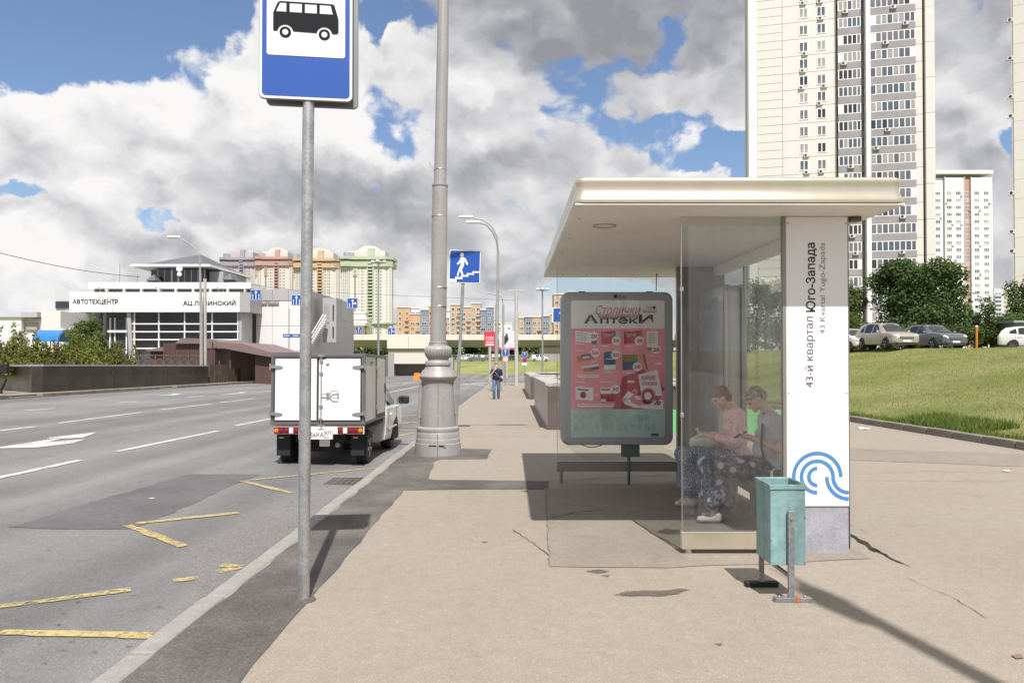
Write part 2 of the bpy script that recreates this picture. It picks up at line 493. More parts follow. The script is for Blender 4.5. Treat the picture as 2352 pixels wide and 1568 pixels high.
m_gap = M('open_crack', (0.02, 0.018, 0.016), 0.95, var=0.3, vs=20)
m_crack = M('crack', (0.065, 0.055, 0.046), 0.95, var=0.3, vs=20)
m_kerb = M('kerb_concrete', (0.25, 0.235, 0.222), 0.85, var=0.18, vs=3.0, bump=0.4, bs_=120, fine=0.15, fs=150)
m_kerb2 = M('kerb_granite', (0.20, 0.172, 0.152), 0.85, var=0.22, vs=2.0, bump=0.3, bs_=90, fine=0.15, fs=90)
def worn_mat(name, col, fine=22.0, big=1.3, lo=0.74, hi=0.92, rough=0.8, most=1.0, least=0.06):
    """thin film on the asphalt, rubbed through to the chips below"""
    m, t, b, out = mat_base(name)
    g = node(t, 'ShaderNodeNewGeometry').outputs['Position']
    a = E(t, node(t, 'ShaderNodeTexNoise', {'Vector': g, 'Scale': fine, 'Detail': 6.0, 'Roughness': 0.75}).outputs[0])
    c2 = E(t, node(t, 'ShaderNodeTexNoise', {'Vector': g, 'Scale': big, 'Detail': 3.0}).outputs[0])
    v = E(t, node(t, 'ShaderNodeSeparateColor', {0: node(t, 'ShaderNodeTexVoronoi', {'Vector': g, 'Scale': 130.0}).outputs['Color']}).outputs[0])
    k = a + c2 * 0.5 + v * 0.10
    c = node(t, 'ShaderNodeVectorMath', {0: col, 3: a.step(0.2, 0.8, 1.12, 0.86)}, operation='SCALE').outputs[0]
    t.links.new(c, b.inputs['Base Color']); b.inputs['Roughness'].default_value = rough
    tr = node(t, 'ShaderNodeBsdfTransparent')
    mx = node(t, 'ShaderNodeMixShader', {0: k.step(lo, hi, most, least), 1: tr.outputs[0], 2: b.outputs[0]})
    t.links.new(mx.outputs[0], out.inputs[0])
    return m
m_white = worn_mat('road_paint_white', (0.50, 0.49, 0.48), lo=0.80, hi=1.02)
m_yellow = worn_mat('road_paint_yellow', (0.40, 0.315, 0.135), lo=0.74, hi=0.98)
m_spot = worn_mat('oil_film', (0.06, 0.056, 0.052), 60.0, 4.0, 0.70, 0.95, 0.7, 0.55, 0.05)
m_film = worn_mat('damp_film', (0.105, 0.088, 0.072), 26.0, 5.0, 0.74, 0.98, 0.8, 0.80, 0.10)

def turf_mat():
    m, t, b, out = mat_base('turf')
    g = node(t, 'ShaderNodeNewGeometry').outputs['Position']
    mp = node(t, 'ShaderNodeMapping', {'Vector': g, 'Scale': (1, 1, 3)}).outputs[0]
    a = E(t, node(t, 'ShaderNodeTexNoise', {'Vector': mp, 'Scale': 0.28, 'Detail': 5.0, 'Roughness': 0.6}).outputs[0])
    c = E(t, node(t, 'ShaderNodeTexNoise', {'Vector': mp, 'Scale': 5.0, 'Detail': 6.0, 'Roughness': 0.75}).outputs[0])
    d = E(t, node(t, 'ShaderNodeTexNoise', {'Vector': g, 'Scale': 55.0, 'Detail': 3.0}).outputs[0])
    col = mixc(t, a.step(0.32, 0.66), (0.160, 0.205, 0.046), (0.310, 0.300, 0.125))
    col = mixc(t, c.step(0.50, 0.75), col, (0.120, 0.155, 0.034))
    col = mixc(t, d.step(0.3, 0.7, 0.0, 0.4), col, (0.25, 0.235, 0.105))
    t.links.new(col, b.inputs['Base Color']); b.inputs['Roughness'].default_value = 0.95
    b.inputs['Specular IOR Level'].default_value = 0.15
    bp = node(t, 'ShaderNodeBump', {'Height': c + d * 0.5, 'Strength': 0.9, 'Distance': 0.12})
    t.links.new(bp.outputs[0], b.inputs['Normal'])
    return m
m_turf = turf_mat()

def bank_edge(Y): return 9.7 if Y < 70 else 9.7 + min(14.0, (Y - 70) * 0.9)
def ground_z(X, Y):
    b = base_z(Y)
    e = bank_edge(Y)
    if X >= e - 1e-6 and Y < 300:
        t = min(1.0, (X - e) / 14.0)
        und = 0.06 * math.sin(X * 0.9 + Y * 0.23) * math.sin(Y * 0.31) * min(1, t * 6)
        return b + 0.11 + (1.66 - b - 0.11) * (t * (1.22 - 0.22 * t)) + und
    if Y >= 114:
        t = max(0.0, min(1.0, (Y - 116) / 30.0))
        return b - 0.14 + (2.05 + b + 1.45 if False else 1.55) * t * t * (3 - 2 * t)
    if X < -30: return road_z(-19, Y) - 0.1
    return b - 0.75
xs = sorted(set([-900, -500, -300, -180, -120, -80, -60, -45, -36, -30.01, -30, -20, -12, -6, 0, 5, 9.69, 9.7] + [9.7 + 0.5 * i for i in range(1, 60)] + [45, 60, 80, 110, 160, 250, 400, 700, 1000]))
ys = sorted(set([-60, -30, -10] + [0 + 1.0 * i for i in range(0, 72)] + [72 + 1.5 * i for i in range(0, 32)] + [124, 130, 136, 142, 148, 160, 180, 220, 299, 301, 400, 600, 1000, 1800, 3000]))
gv = np.array([(x, y, ground_z(x, y)) for y in ys for x in xs], dtype=np.float32)
nx = len(xs)
gf = np.array([(j * nx + i, j * nx + i + 1, (j + 1) * nx + i + 1, (j + 1) * nx + i) for j in range(len(ys) - 1) for i in range(nx - 1)])
gm = np_mesh('ground', gv, gf, m_turf)
gm.polygons.foreach_set('use_smooth', [True] * len(gm.polygons))
struct(link('ground', gm))

def sheet(name, xr, yr, zf, mat):
    vs = [(x, y, zf(x, y)) for y in yr for x in xr]
    n = len(xr)
    fs = [(j * n + i, j * n + i + 1, (j + 1) * n + i + 1, (j + 1) * n + i) for j in range(len(yr) - 1) for i in range(n - 1)]
    mb = MB(); mb.add(vs, fs)
    return struct(mb.build(name, mat, None, 60, fix=False))
yr = [-25 + 2.5 * i for i in range(40)]
road = sheet('road', [-19.05, -15, -10, -6, KX + 0.05], yr, lambda x, y: road_z(x, y), m_road)
yr2 = [72.5 + 2.5 * i for i in range(20)]
cross = sheet('crossroad', [-70, -40, -19.05, -10, KX + 0.05, 6, 12, 20, 30, 60], yr2, lambda x, y: road_z(x, y) - 0.012, m_road)
YP = [-25 + 1.5 * i for i in range(65)]
pave = sheet('pavement', [KX + 0.12, -1, 1, 3, 6, 9.52], YP, lambda x, y: base_z(y), m_walk)
lpave = sheet('far_pavement', [-33, -26, -19.25], [-25 + 2.5 * i for i in range(40)], lambda x, y: road_z(-19, y) + 0.11, m_walk2)

# kerbs, stone by stone
def kerb(name, x0, x1, y0, y1, step, zf, h, depth, mat, skip=(), low=None):
    root = struct(link(name, None, None, (0, 0, 0)))
    n = int((y1 - y0) / step)
    me = {}
    for i in range(n):
        k = i % 4 if i not in skip else 9
        if k not in me:
            mb = MB(); g = 0.010
            j = RNG.uniform(-0.006, 0.006)
            mb.box(x0 + j, x1 + j, g, step - g, -depth, (h if k < 9 else h * .45) + RNG.uniform(-0.006, 0.006))
            me[k] = mb.mesh('kerb_stone', mat if k < 9 else m_walk2, 0)
        y = y0 + i * step
        o = link('kerb_stone', me[k], root, (0, y, zf(y)), (math.atan(-(zf(y) - zf(y + step)) / step), 0, 0))
        b = o.modifiers.new('edge', 'BEVEL'); b.width = 0.018; b.segments = 2
    return root
kerb('street_kerb', KX - 0.02, KX + 0.13, -3, 72, 1.0, lambda y: base_z(y), 0.012, 0.3, m_kerb)
kerb('lawn_kerb', 9.50, 9.70, 2, 70, 1.0, lambda y: base_z(y), 0.155, 0.3, m_kerb2)
kerb('far_kerb', -19.30, -19.02, 10, 74, 2.0, lambda y: road_z(-19, y), 0.15, 0.3, m_kerb2, skip=(9, 15))

# repairs, cracks, stains, markings: sheets a few millimetres above what they lie on
def jag(pts, amp=0.02, step=0.25):
    out = []
    for i, p in enumerate(pts):
        q = pts[(i + 1) % len(pts)]
        p, q = Vector(p), Vector(q)
        n = max(1, int((q - p).length / step))
        for k in range(n):
            r = p.lerp(q, k / n)
            if k: r += Vector((RNG.uniform(-amp, amp), RNG.uniform(-amp, amp)))
            out.append((r.x, r.y))
    return out
def lay(name, pts, zf, off, mat, parent):
    mb = MB(); mb.add([(x, y, zf(x, y) + off) for x, y in pts], [tuple(range(len(pts)))])
    me = mb.mesh(name, mat, 0)
    if len(me.polygons) and me.polygons[0].normal.z < 0: me.flip_normals()
    return link(name, me, parent)
pz = lambda x, y: base_z(y)
rz_ = lambda x, y: road_z(x, y)
def xy(p): return (p.x, p.y)
e0 = KX + 0.134
lay('asphalt_strip', jag([(e0, -3), (-1.28, -3), (-1.33, 3.6), (-1.35, 6.8), (-1.36, 9.30), (-0.6, 9.36), (0.46, 9.40), (0.50, 10.05), (-0.4, 10.12), (-1.02, 10.14), (-1.16, 10.24), (-1.26, 12.2), (-1.16, 12.42), (-0.42, 12.45), (-0.38, 13.9), (-0.9, 14.0), (-1.3, 14.0), (e0, 14.4)], 0.016), pz, 0.004, m_dark, pave)
lay('asphalt_patch', jag([(0.42, 9.38), (0.36, 7.6), (0.29, 5.76), (1.2, 5.72), (2.2, 5.86), (2.9, 6.0), (2.95, 9.5), (0.5, 9.4)], 0.02), pz, 0.0045, m_walk2, pave)
lay('asphalt_patch', jag([(1.2, 12.2), (2.9, 12.1), (2.95, 15.3), (1.1, 15.2)], 0.03), pz, 0.004, m_walk2, pave)
lay('asphalt_patch', jag([(4.6, 12.6), (9.45, 11.0), (9.45, 13.0), (5.0, 14.6)], 0.05), pz, 0.004, m_walk2, pave)
def crack(pts, w, zf=pz, parent=None, off=0.007, mat=None):
    pts = [Vector(p) for p in pts]; dense = []
    for a, b in zip(pts, pts[1:]):
        n = max(1, int((b - a).length / 0.07))
        dense += [a.lerp(b, k / n) for k in range(n)]
    dense.append(pts[-1])
    L, Rr = [], []
    for i, p in enumerate(dense):
        t = (dense[min(i + 1, len(dense) - 1)] - dense[max(0, i - 1)]).normalized()
        nrm = Vector((-t.y, t.x))
        j = Vector((RNG.uniform(-1, 1), RNG.uniform(-1, 1))) * 0.012
        ww = (w if isinstance(w, float) else w[0] + (w[1] - w[0]) * i / len(dense)) * RNG.uniform(0.35, 1.2)
        L.append(p + j + nrm * ww / 2); Rr.append(p + j - nrm * ww / 2)
    mb = MB(); n = len(L)
    mb.add([(q.x, q.y, zf(q.x, q.y) + off) for q in L + Rr], [(i, i + 1, n + i + 1, n + i) for i in range(n - 1)])
    return mb.build('crack', mat or m_crack, parent, 0, fix=False)
crack([xy(G(1455, 1196)), xy(G(1510, 1232)), xy(G(1566, 1262))], 0.016, parent=pave)
crack([xy(G(1952, 1228)), xy(G(1985, 1246)), xy(G(2015, 1268))], (0.05, 0.09), parent=pave, mat=m_gap)
crack([xy(G(2010, 1262)), xy(G(2040, 1280)), xy(G(2090, 1303))], (0.05, 0.004), parent=pave, mat=m_gap)
crack([xy(G(1253, 1128)), xy(G(1256, 1190)), xy(G(1262, 1296))], 0.008, parent=pave, mat=m_stain)
crack([xy(G(1175, 1215)), xy(G(1225, 1248)), xy(G(1262, 1276))], 0.012, parent=pave, mat=m_stain)
crack([xy(G(1262, 1190)), xy(G(1330, 1176)), xy(G(1385, 1172))], 0.02, parent=pave)
crack([xy(G(1955, 1090)), xy(G(2120, 1082)), xy(G(2330, 1086))], 0.009, parent=pave, mat=m_stain)
crack([xy(G(2080, 1326)), xy(G(2200, 1378)), xy(G(2260, 1420))], 0.006, parent=pave, mat=m_stain)
crack([xy(G(1252, 1106)), xy(G(1400, 1098)), xy(G(1545, 1090))], 0.02, parent=pave)
def stain(px, amp=0.03, mat=None, f=G, zf=pz, off=0.0062, parent=None, name='stain'):
    lay(name, jag([xy(f(*p)) for p in px], amp, 0.05), zf, off, mat or m_film, parent or pave)
stain([(1410, 1366), (1440, 1358), (1520, 1357), (1560, 1352), (1588, 1354), (1560, 1364), (1528, 1369), (1430, 1369)], 0.012)
stain([(1505, 1223), (1530, 1214), (1566, 1218), (1566, 1227), (1530, 1228)], 0.01)
stain([(1345, 1312), (1375, 1308), (1400, 1312), (1372, 1318)], 0.012)
stain([(1380, 1322), (1402, 1320), (1396, 1326)], 0.012)
stain([(1195, 1127), (1215, 1126), (1210, 1131)], 0.012)
stain([(2322, 1506), (2345, 1502), (2352, 1512), (2335, 1514)], 0.012, mat=M('rust_stain', (0.20, 0.13, 0.09), 0.9, var=0.3, vs=10))
stain([(1390, 1070), (1480, 1064), (1530, 1070), (1450, 1076)], 0.05)
mb = MB()
for i in range(80):                                     # trodden gum and oil drops
    x, y = RNG.uniform(-1.2, 9.0), RNG.uniform(2.6, 26)
    r = RNG.uniform(0.006, 0.013)
    n = 7
    mb.add([(x + r * math.cos(2 * PI * k / n) * RNG.uniform(.7, 1.2), y + r * math.sin(2 * PI * k / n) * RNG.uniform(.7, 1.2), base_z(y) + 0.008) for k in range(n)], [tuple(range(n))])
struct(mb.build('gum_spots', m_film, pave, 0, fix=False), 'stuff')
mb = MB()
for i in range(90):
    p = R(RNG.uniform(0, 900), RNG.uniform(1090, 1560))
    r = RNG.uniform(0.006, 0.016); n = 7
    mb.add([(p.x + 1.8 * r * math.cos(2 * PI * k / n), p.y + r * math.sin(2 * PI * k / n) * RNG.uniform(.5, 1.3), road_z(p.x, p.y) + 0.010) for k in range(n)], [tuple(range(n))])
struct(mb.build('oil_spots', m_spot, road, 0, fix=False), 'stuff')

lay('asphalt_patch', jag([xy(R(*p)) for p in [(20, 1210), (430, 1089), (520, 1089), (600, 1089), (540, 1112), (340, 1202), (300, 1215), (180, 1216)]], 0.03, 0.25), rz_, 0.004, m_dark2, road)
m_road2 = ground_mat('road_relaid', (0.160, 0.153, 0.152), 0.25, 110.0, big=0.10, big_scale=0.8, light=0.2)
lay('asphalt_patch', jag([xy(R(*p)) for p in [(430, 1262), (640, 1166), (745, 1093), (850, 1090)]] + [(KX - 0.03, R(850, 1090).y), (KX - 0.03, 5.0)], 0.02, 0.4), rz_, 0.004, m_road2, road)
def line(name, a, b, w, mat, f=R, off=0.009, jit=0.014, parent=None, zf=None):
    a, b = xy(f(*a)), xy(f(*b))
    a, b = Vector(a), Vector(b); t = (b - a).normalized(); n = Vector((-t.y, t.x)) * w / 2
    lay(name, jag([tuple(a + n), tuple(a - n), tuple(b - n), tuple(b + n)], jit, 0.12), zf or rz_, off, mat, parent or road)
for a, b in [((0, 1394), (300, 1355)), ((0, 1453), (356, 1462)), ((398, 1335), (455, 1328)), ((500, 1315), (553, 1303)), ((510, 1299), (553, 1303)),
             ((293, 1207), (421, 1256)), ((312, 1203), (548, 1178)), ((555, 1105), (671, 1133)), ((565, 1104), (866, 1075))]:
    line('zigzag_line', a, b, 0.095, m_yellow)
for a, b in [((905, 1003), (952, 994)), ((905, 985), (955, 990)), ((905, 975), (957, 969)), ((912, 966), (957, 972)), ((915, 957), (958, 953))]:
    line('zigzag_line', a, b, 0.10, m_yellow)
for a, b in [((-60, 1110), (185, 1057)), ((270, 1037), (500, 990)), ((540, 978), (622, 962)), ((-40, 994), (80, 980)), ((135, 972), (325, 947)), ((367, 941), (485, 928)), ((506, 924.5), (585, 915)),
             ((57, 943), (127, 938)), ((271, 925), (317, 921.5)), ((895, 901), (962, 887)), ((925, 881), (966, 875)), ((575, 902), (625, 898)), ((505, 907), (540, 904.5)), ((430, 912.5), (470, 909.5))]:
    line('lane_line', a, b, 0.13, m_white)
for a, b in [((1050, 884), (1140, 877)), ((1062, 874), (1206, 866)), ((1060, 880), (1120, 886))]:
    line('lane_line', a, b, 0.35, m_white, parent=cross, jit=0.02)
def arrow(pts): lay('arrow_marking', jag([xy(R(*p)) for p in pts], 0.01, 0.3), rz_, 0.009, m_white, road)
arrow([(-10, 1029), (120, 1008), (105, 1006), (222, 993), (190, 1005), (140, 1008), (110, 1016), (195, 1009), (170, 1018), (85, 1028), (0, 1030)])
arrow([(349, 909), (395, 906.2), (392, 904.8), (418, 904), (408, 907), (396, 907.6)])
arrow([(510, 905.8), (552, 902), (548, 900.6), (568, 900.5), (560, 903), (552, 903.4)])
line('paint_blot', (343, 1146), (354, 1144), 0.05, m_white, jit=0.004)

# grass blades on the bank
rs = np.random.default_rng(3)
def blades(n, xr_, yfun, h0, h1, w, name, mat, lean=0.5):
    x = rs.uniform(xr_[0], xr_[1], n); y = yfun(n)
    z = np.array([ground_z(a, b) for a, b in zip(x, y)])
    h = rs.uniform(h0, h1, n); a = rs.uniform(0, 2 * PI, n); l = rs.uniform(0, lean, n) * h; la = rs.uniform(0, 2 * PI, n)
    v = np.empty((n, 3, 3))
    v[:, 0] = np.stack([x - w * np.cos(a), y - w * np.sin(a), z - 0.01], 1)
    v[:, 1] = np.stack([x + w * np.cos(a), y + w * np.sin(a), z - 0.01], 1)
    v[:, 2] = np.stack([x + l * np.cos(la), y + l * np.sin(la), z + h], 1)
    o = link(name, np_mesh(name, v.reshape(-1, 3), np.arange(3 * n).reshape(-1, 3), mat))
    o['kind'] = 'stuff'; o['label'] = 'grass blades'
    return o
m_blade = leaf_mat('grass_blade', (0.19, 0.235, 0.056), (0.32, 0.31, 0.13), 0.3)
m_blade2 = leaf_mat('grass_blade_lush', (0.098, 0.152, 0.026), (0.165, 0.21, 0.05), 0.3)
o = blades(70000, (9.72, 24), lambda n: 11 + 40 * rs.random(n) ** 1.3, 0.03, 0.075, 0.012, 'lawn_grass', m_blade); o['label'] = 'short dry green grass on the bank beside the pavement'
crack([(3.32, 7), (3.25, 20), (3.3, 34)], 0.007, parent=pave, mat=m_walk2)
crack([(3.3, 10.2), (6.2, 10.0), (9.4, 10.1)], 0.012, parent=pave, mat=m_stain)
crack([(-1.3, 16.4), (0.6, 16.5), (3.3, 16.3)], 0.014, parent=pave, mat=m_stain)
crack([(-1.9, 24.0), (0.4, 24.2), (0.85, 24.1)], 0.02, parent=pave, mat=m_stain)
stain([(1105, 1245), (1120, 1243), (1116, 1248)], 0.01)
stain([(1640, 1480), (1662, 1477), (1655, 1483)], 0.006)
def lush(n):
    return 12 + 22 * rs.random(n)
o = blades(6000, (9.60, 9.95), lush, 0.06, 0.16, 0.012, 'verge_grass', m_blade2); o['label'] = 'longer lush grass growing along the granite kerb'
o2 = blades(4500, (9.70, 10.7), lambda n: 15.6 + 3.2 * rs.random(n), 0.08, 0.24, 0.014, 'verge_tuft', m_blade2, 0.9); o2['label'] = 'tall green tufts spilling over the lawn kerb'
# ================================================================ things on the pavement
m_galv = M('galvanised_steel', (0.42, 0.43, 0.44), 0.42, 0.75, var=0.22, vs=9, fine=0.12, fs=60, bump=0.05)
m_steel = M('stainless_steel', (0.60, 0.59, 0.57), 0.28, 1.0, var=0.05)
m_greym = M('grey_metal_paint', (0.315, 0.30, 0.295), 0.5, 0.1, var=0.10, vs=2.5, fine=0.05, bump=0.08, bs_=40, streak=0.10)
m_lampdark = M('lamp_grey', (0.40, 0.40, 0.40), 0.5, 0.2, var=0.06)
m_black = M('black_rubber', (0.012, 0.012, 0.013), 0.7, var=0.2)
m_blk = M('black_print', (0.010, 0.010, 0.014), 0.6, var=0.05, spec=0.15)
m_sblue = M('sign_blue', (0.010, 0.070, 0.345), 0.45, var=0.05, vs=6, coat=0.1)
m_swhite = M('sign_white', (0.70, 0.70, 0.68), 0.42, var=0.03, vs=8, coat=0.2)
m_sback = M('sign_back', (0.24, 0.24, 0.25), 0.5, 0.5, var=0.1)
m_trimg = M('seam_dark_grey', (0.12, 0.115, 0.115), 0.8)  # dark grey of the lamp's casting seams
m_lens = M('lamp_lens', (0.55, 0.55, 0.52), 0.2, var=0.05)

def rrect(x0, x1, z0, z1, r, n=6):
    pts = []
    for cx, cz, a0 in ((x1 - r, z1 - r, 0), (x0 + r, z1 - r, PI / 2), (x0 + r, z0 + r, PI), (x1 - r, z0 + r, 1.5 * PI)):
        for k in range(n + 1):
            a = a0 + PI / 2 * k / n
            pts.append((cx + r * math.cos(a), cz + r * math.sin(a)))
    return pts
def disc(cx, cz, r, n=28): return [(cx + r * math.cos(2 * PI * k / n), cz + r * math.sin(2 * PI * k / n)) for k in range(n)]
def plate(pts, y, mat, name, parent, t=0.0015):
    """thin flat piece that faces -y, its front at y"""
    mb = MB(); mb.prism(pts, 'xz', y, y + t)
    return mb.build(name, mat, parent, 0)

# ---- bus stop sign
bp = G(697, 1378)
t = thing('bus_stop_sign', 'tall blue and white bus pictogram sign on a galvanised pole at the kerb', 'sign', bp)
mb = MB(); mb.tube([(0, 0, -0.03), (0.008, 0, 1.6), (0.022, 0, 3.3), (0.026, 0, 4.2)], 0.0385, 24)
mb.build('pole', m_galv, t, 50)
mb = MB(); mb.lathe([(0.085, -0.003), (0.075, 0.010), (0.050, 0.016), (0.040, 0.020)], 20); mb.build('pole_footing', m_dark, t)
W2 = 0.303
mb = MB(); mb.prism(rrect(-W2, W2, 0, 0.93, 0.035), 'xz', 0, 0.022); sg = mb.build('sign_panel', m_sback, t, 40, 0.003)
sg.location = (0.018, -0.045, P(700, 230, bp.y - 0.05).z - bp.z); sg.rotation_euler = (0, 0, math.radians(8))
plate(rrect(-W2 + .004, W2 - .004, 0.004, 0.926, 0.034), -0.002, m_swhite, 'border', sg)
plate(rrect(-W2 + .020, W2 - .020, 0.022, 0.908, 0.026), -0.004, m_sblue, 'blue_field', sg)
plate(rrect(-0.253, 0.253, 0.290, 0.885, 0.016), -0.006, m_swhite, 'white_field', sg)
# the little bus: body with window openings, wheels
bus = [(-0.212, 0.455), (-0.212, 0.57), (-0.185, 0.635), (-0.17, 0.648), (0.165, 0.648), (0.182, 0.642), (0.205, 0.565), (0.210, 0.54), (0.210, 0.46), (0.200, 0.447), (0.168, 0.447)]
def arc(cx, cz, r, a0, a1, n=12): return [(cx + r * math.cos(a0 + (a1 - a0) * k / n), cz + r * math.sin(a0 + (a1 - a0) * k / n)) for k in range(n + 1)]
bus += arc(0.118, 0.440, 0.050, 0.15, PI - 0.15) + arc(-0.134, 0.443, 0.050, 0.15, PI - 0.15) + [(-0.19, 0.449), (-0.205, 0.447)]
plate(bus, -0.008, m_blk, 'bus_symbol', sg)
for x0, x1, x0t, x1t in ((-0.192, -0.128, -0.168, -0.128), (-0.106, -0.028, -0.106, -0.028), (-0.008, 0.068, -0.008, 0.068), (0.088, 0.172, 0.088, 0.158)):
    plate([(x0, 0.578), (x1, 0.578), (x1t, 0.634), (x0t, 0.634)], -0.010, m_swhite, 'bus_window', sg)
for cx, cz in ((0.118, 0.440), (-0.134, 0.443)):
    plate(disc(cx, cz, 0.037), -0.0085, m_blk, 'bus_wheel', sg); plate(disc(cx, cz, 0.019), -0.0105, m_swhite, 'bus_hub', sg)
mb = MB(); mb.prism(rrect(-W2 + .03, W2 + .03, -0.012, 0.93, 0.035), 'xz', 0.095, 0.117); mb.build('rear_panel', m_sback, sg, 40, 0.003)
for z in (0.18, 0.75):
    mb = MB(); mb.box(-0.06, 0.06, 0.022, 0.095, z, z + 0.035); mb.build('clamp', m_galv, sg, 0, 0.004)

# ---- cast street lamp in the foreground
lp = G(1006, 1043)
t = thing('cast_street_lamp', 'tall grey lamp post with ornate cast base behind the bus sign', 'street lamp', lp)
q = 0.001676
prof = [(245, 0), (243, 60), (240, 128), (233, 133), (233, 172), (231, 178), (226, 182), (224, 240), (220, 246), (222, 258), (226, 272), (222, 288), (206, 296), (192, 302), (188, 420), (180, 560), (170, 700), (165, 752),
        (170, 770), (184, 784), (196, 804), (201, 822), (198, 830), (166, 885), (150, 890), (147, 900), (128, 925), (126, 930), (137, 942), (139, 955), (135, 975), (124, 988), (107, 995), (107, 1003)]
mb = MB(); mb.lathe([(r * q, z * q) for r, z in prof], 40); mb.build('cast_base', m_greym, t, 32)
mb = MB()
bul = [(106, 1003), (120, 1020), (136, 1050), (144, 1085), (143, 1110), (132, 1130), (110, 1142), (100, 1146)]
mb.lathe([(r * q, z * q) for r, z in bul], 120, ripple=lambda j, k: 0.022 * (1 if k % 5 < 3 else -1) if 0 < j < 7 else 0)
mb.build('gadrooned_bulb', m_greym, t, 25)
mb = MB(); mb.lathe([(100 * q, 1146 * q), (102 * q, 1155 * q), (96 * q, 1162 * q), (96 * q, 1172 * q), (101 * q, 1176 * q), (99 * q, 1183 * q), (84 * q, 1186 * q)], 40); mb.build('neck_ring', m_greym, t, 32)
zc = 4.49 - lp.z
mb = MB(); mb.tube([(0, 0, 1.98), (0.012, 0, 3.0), (0.03, 0, zc)], [0.142, 0.139, 0.135], 32); mb.build('lower_pole', m_greym, t, 50)
mb = MB(); mb.tube([(0.03, 0, zc - 0.02), (0.03, 0, zc - 0.015), (0.03, 0, zc + 0.012), (0.03, 0, zc + 0.02)], [0.135, 0.146, 0.146, 0.112], 32); mb.build('collar', m_greym, t, 40)
mb = MB(); mb.tube([(0.03, 0, zc), (0.075, 0, 7.2), (0.10, 0, 9.4)], [0.111, 0.104, 0.085], 28); mb.build('upper_pole', m_greym, t, 50)
mb = MB()
for z, r in ((zc - 0.55, 0.138), (2.95, 0.141), (2.62, 0.142), (zc + 0.28, 0.1115)):
    mb.lathe([(r + .002, z - 0.006), (r + 0.005, z), (r + .002, z + 0.006)], 28, c=(0.02 if z < zc else 0.034, 0, 0))
mb.tube([(-0.10, -0.02, zc + 0.29), (-0.16, -0.03, zc + 0.42)], 0.004, 6); struct(mb.build('cable_ties', m_galv, t), 'stuff')
mb = MB(); mb.box(-0.024, 0.024, -0.02, 0.02, 0, 0.62)
for k in range(11): mb.box(0.0, 0.03, -0.026, -0.02, 0.06 + k * 0.045, 0.085 + k * 0.045)
o = mb.build('hinge_cover', m_greym, t, 0, 0.008); o.location = (-0.322, -0.11, 0.66); o.rotation_euler = (0, math.radians(3.5), math.radians(20))
mb = MB(); mb.box(-0.012, 0.012, -0.03, 0.03, 0, 0.55); o = mb.build('hatch_rim', m_greym, t, 0, 0.005); o.location = (0.318, -0.06, 0.72); o.rotation_euler = (0, math.radians(-4), 0)
mb = MB(); mb.box(-0.0045, 0.0045, -0.006, 0.004, 0, 0.75); o = mb.build('casting_seam', m_trimg, t, 0); o.location = (0.03, -0.3165, 0.51); o.rotation_euler = (math.radians(-3.0), 0, 0)
mb = MB(); mb.box(-0.0045, 0.0045, -0.005, 0.004, 0, 0.40); o = mb.build('casting_seam', m_trimg, t, 0); o.location = (0.03, -0.4085, 0.0); o.rotation_euler = (math.radians(-3.5), 0, 0)
for s in (-1, 1):
    mb = MB(); mb.prism([(0.02, 0), (0.15, 0.024), (0.15, 0.030), (0.02, 0.028)], 'xz', 0, 0.012)
    o = mb.build('vent_slot', m_black, t, 0); o.scale = (s, 1, 1); o.location = (0.03, -0.407, 0.185)
for s in (-1, 1):                                          # arms and lamps above the picture
    mb = MB(); mb.tube([(0.1, 0, 9.3), (0.1 + 0.3 * s, 0, 9.9), (0.1 + 1.0 * s, 0, 10.15), (0.1 + 1.9 * s, 0, 10.2)], 0.035, 10); mb.build('arm', m_greym, t)
    mb = MB(); mb.loft([[(0.1 + s * x, y * w, 10.2 + z) for y, z in ((-1, 0), (-.7, .07), (.7, .07), (1, 0), (.7, -.04), (-.7, -.04))] for x, w in ((1.8, .05), (2.0, .12), (2.5, .12), (2.65, .06))])
    mb.build('luminaire', m_lampdark, t)

# ---- sign to the pedestrian underpass
d0 = 17.0
b0 = Vector((P(1046, 900, d0).x, d0, base_z(d0)))
t = thing('underpass_sign', 'blue square sign of a walker on stairs on a leaning pole', 'sign', b0)
tp = P(1067, 576, d0) - b0
mb = MB(); mb.tube([(0, 0, -0.05), tp], 0.038, 16); mb.build('pole', m_galv, t)
s0 = P(1031, 650, d0) - b0; s1 = P(1103, 574, d0) - b0
sw, sh = s1.x - s0.x, s1.z - s0.z
mb = MB(); mb.prism(rrect(0, sw, 0, sh, 0.03), 'xz', 0, 0.02); sg = mb.build('sign_panel', m_sback, t)
sg.location = (s0.x, -0.075, s0.z); sg.rotation_euler = (0, math.radians(1.5), math.radians(3))
plate(rrect(.003, sw - .003, .003, sh - .003, 0.028), -0.002, m_swhite, 'border', sg)
plate(rrect(.02, sw - .02, .02, sh - .02, 0.02), -0.004, m_sblue, 'blue_field', sg)
U = lambda x, y: (x * sw, y * sh)
def poly(pts, name, y=-0.006): plate([U(*p) for p in pts], y, m_swhite, name, sg)
st = [(0.02, 0.03), (0.02, 0.12), (0.2, 0.12), (0.2, 0.185), (0.39, 0.185), (0.39, 0.25), (0.57, 0.25), (0.57, 0.31), (0.75, 0.31), (0.75, 0.37), (0.97, 0.37), (0.97, 0.32), (0.80, 0.32), (0.80, 0.26), (0.62, 0.26), (0.62, 0.195), (0.44, 0.195), (0.44, 0.12), (0.25, 0.12), (0.25, 0.03)]
poly(st, 'stairs_symbol')
poly([(0.40 + 0.055 * math.cos(k * PI / 10), 0.86 + 0.062 * math.sin(k * PI / 10)) for k in range(20)], 'walker_head')
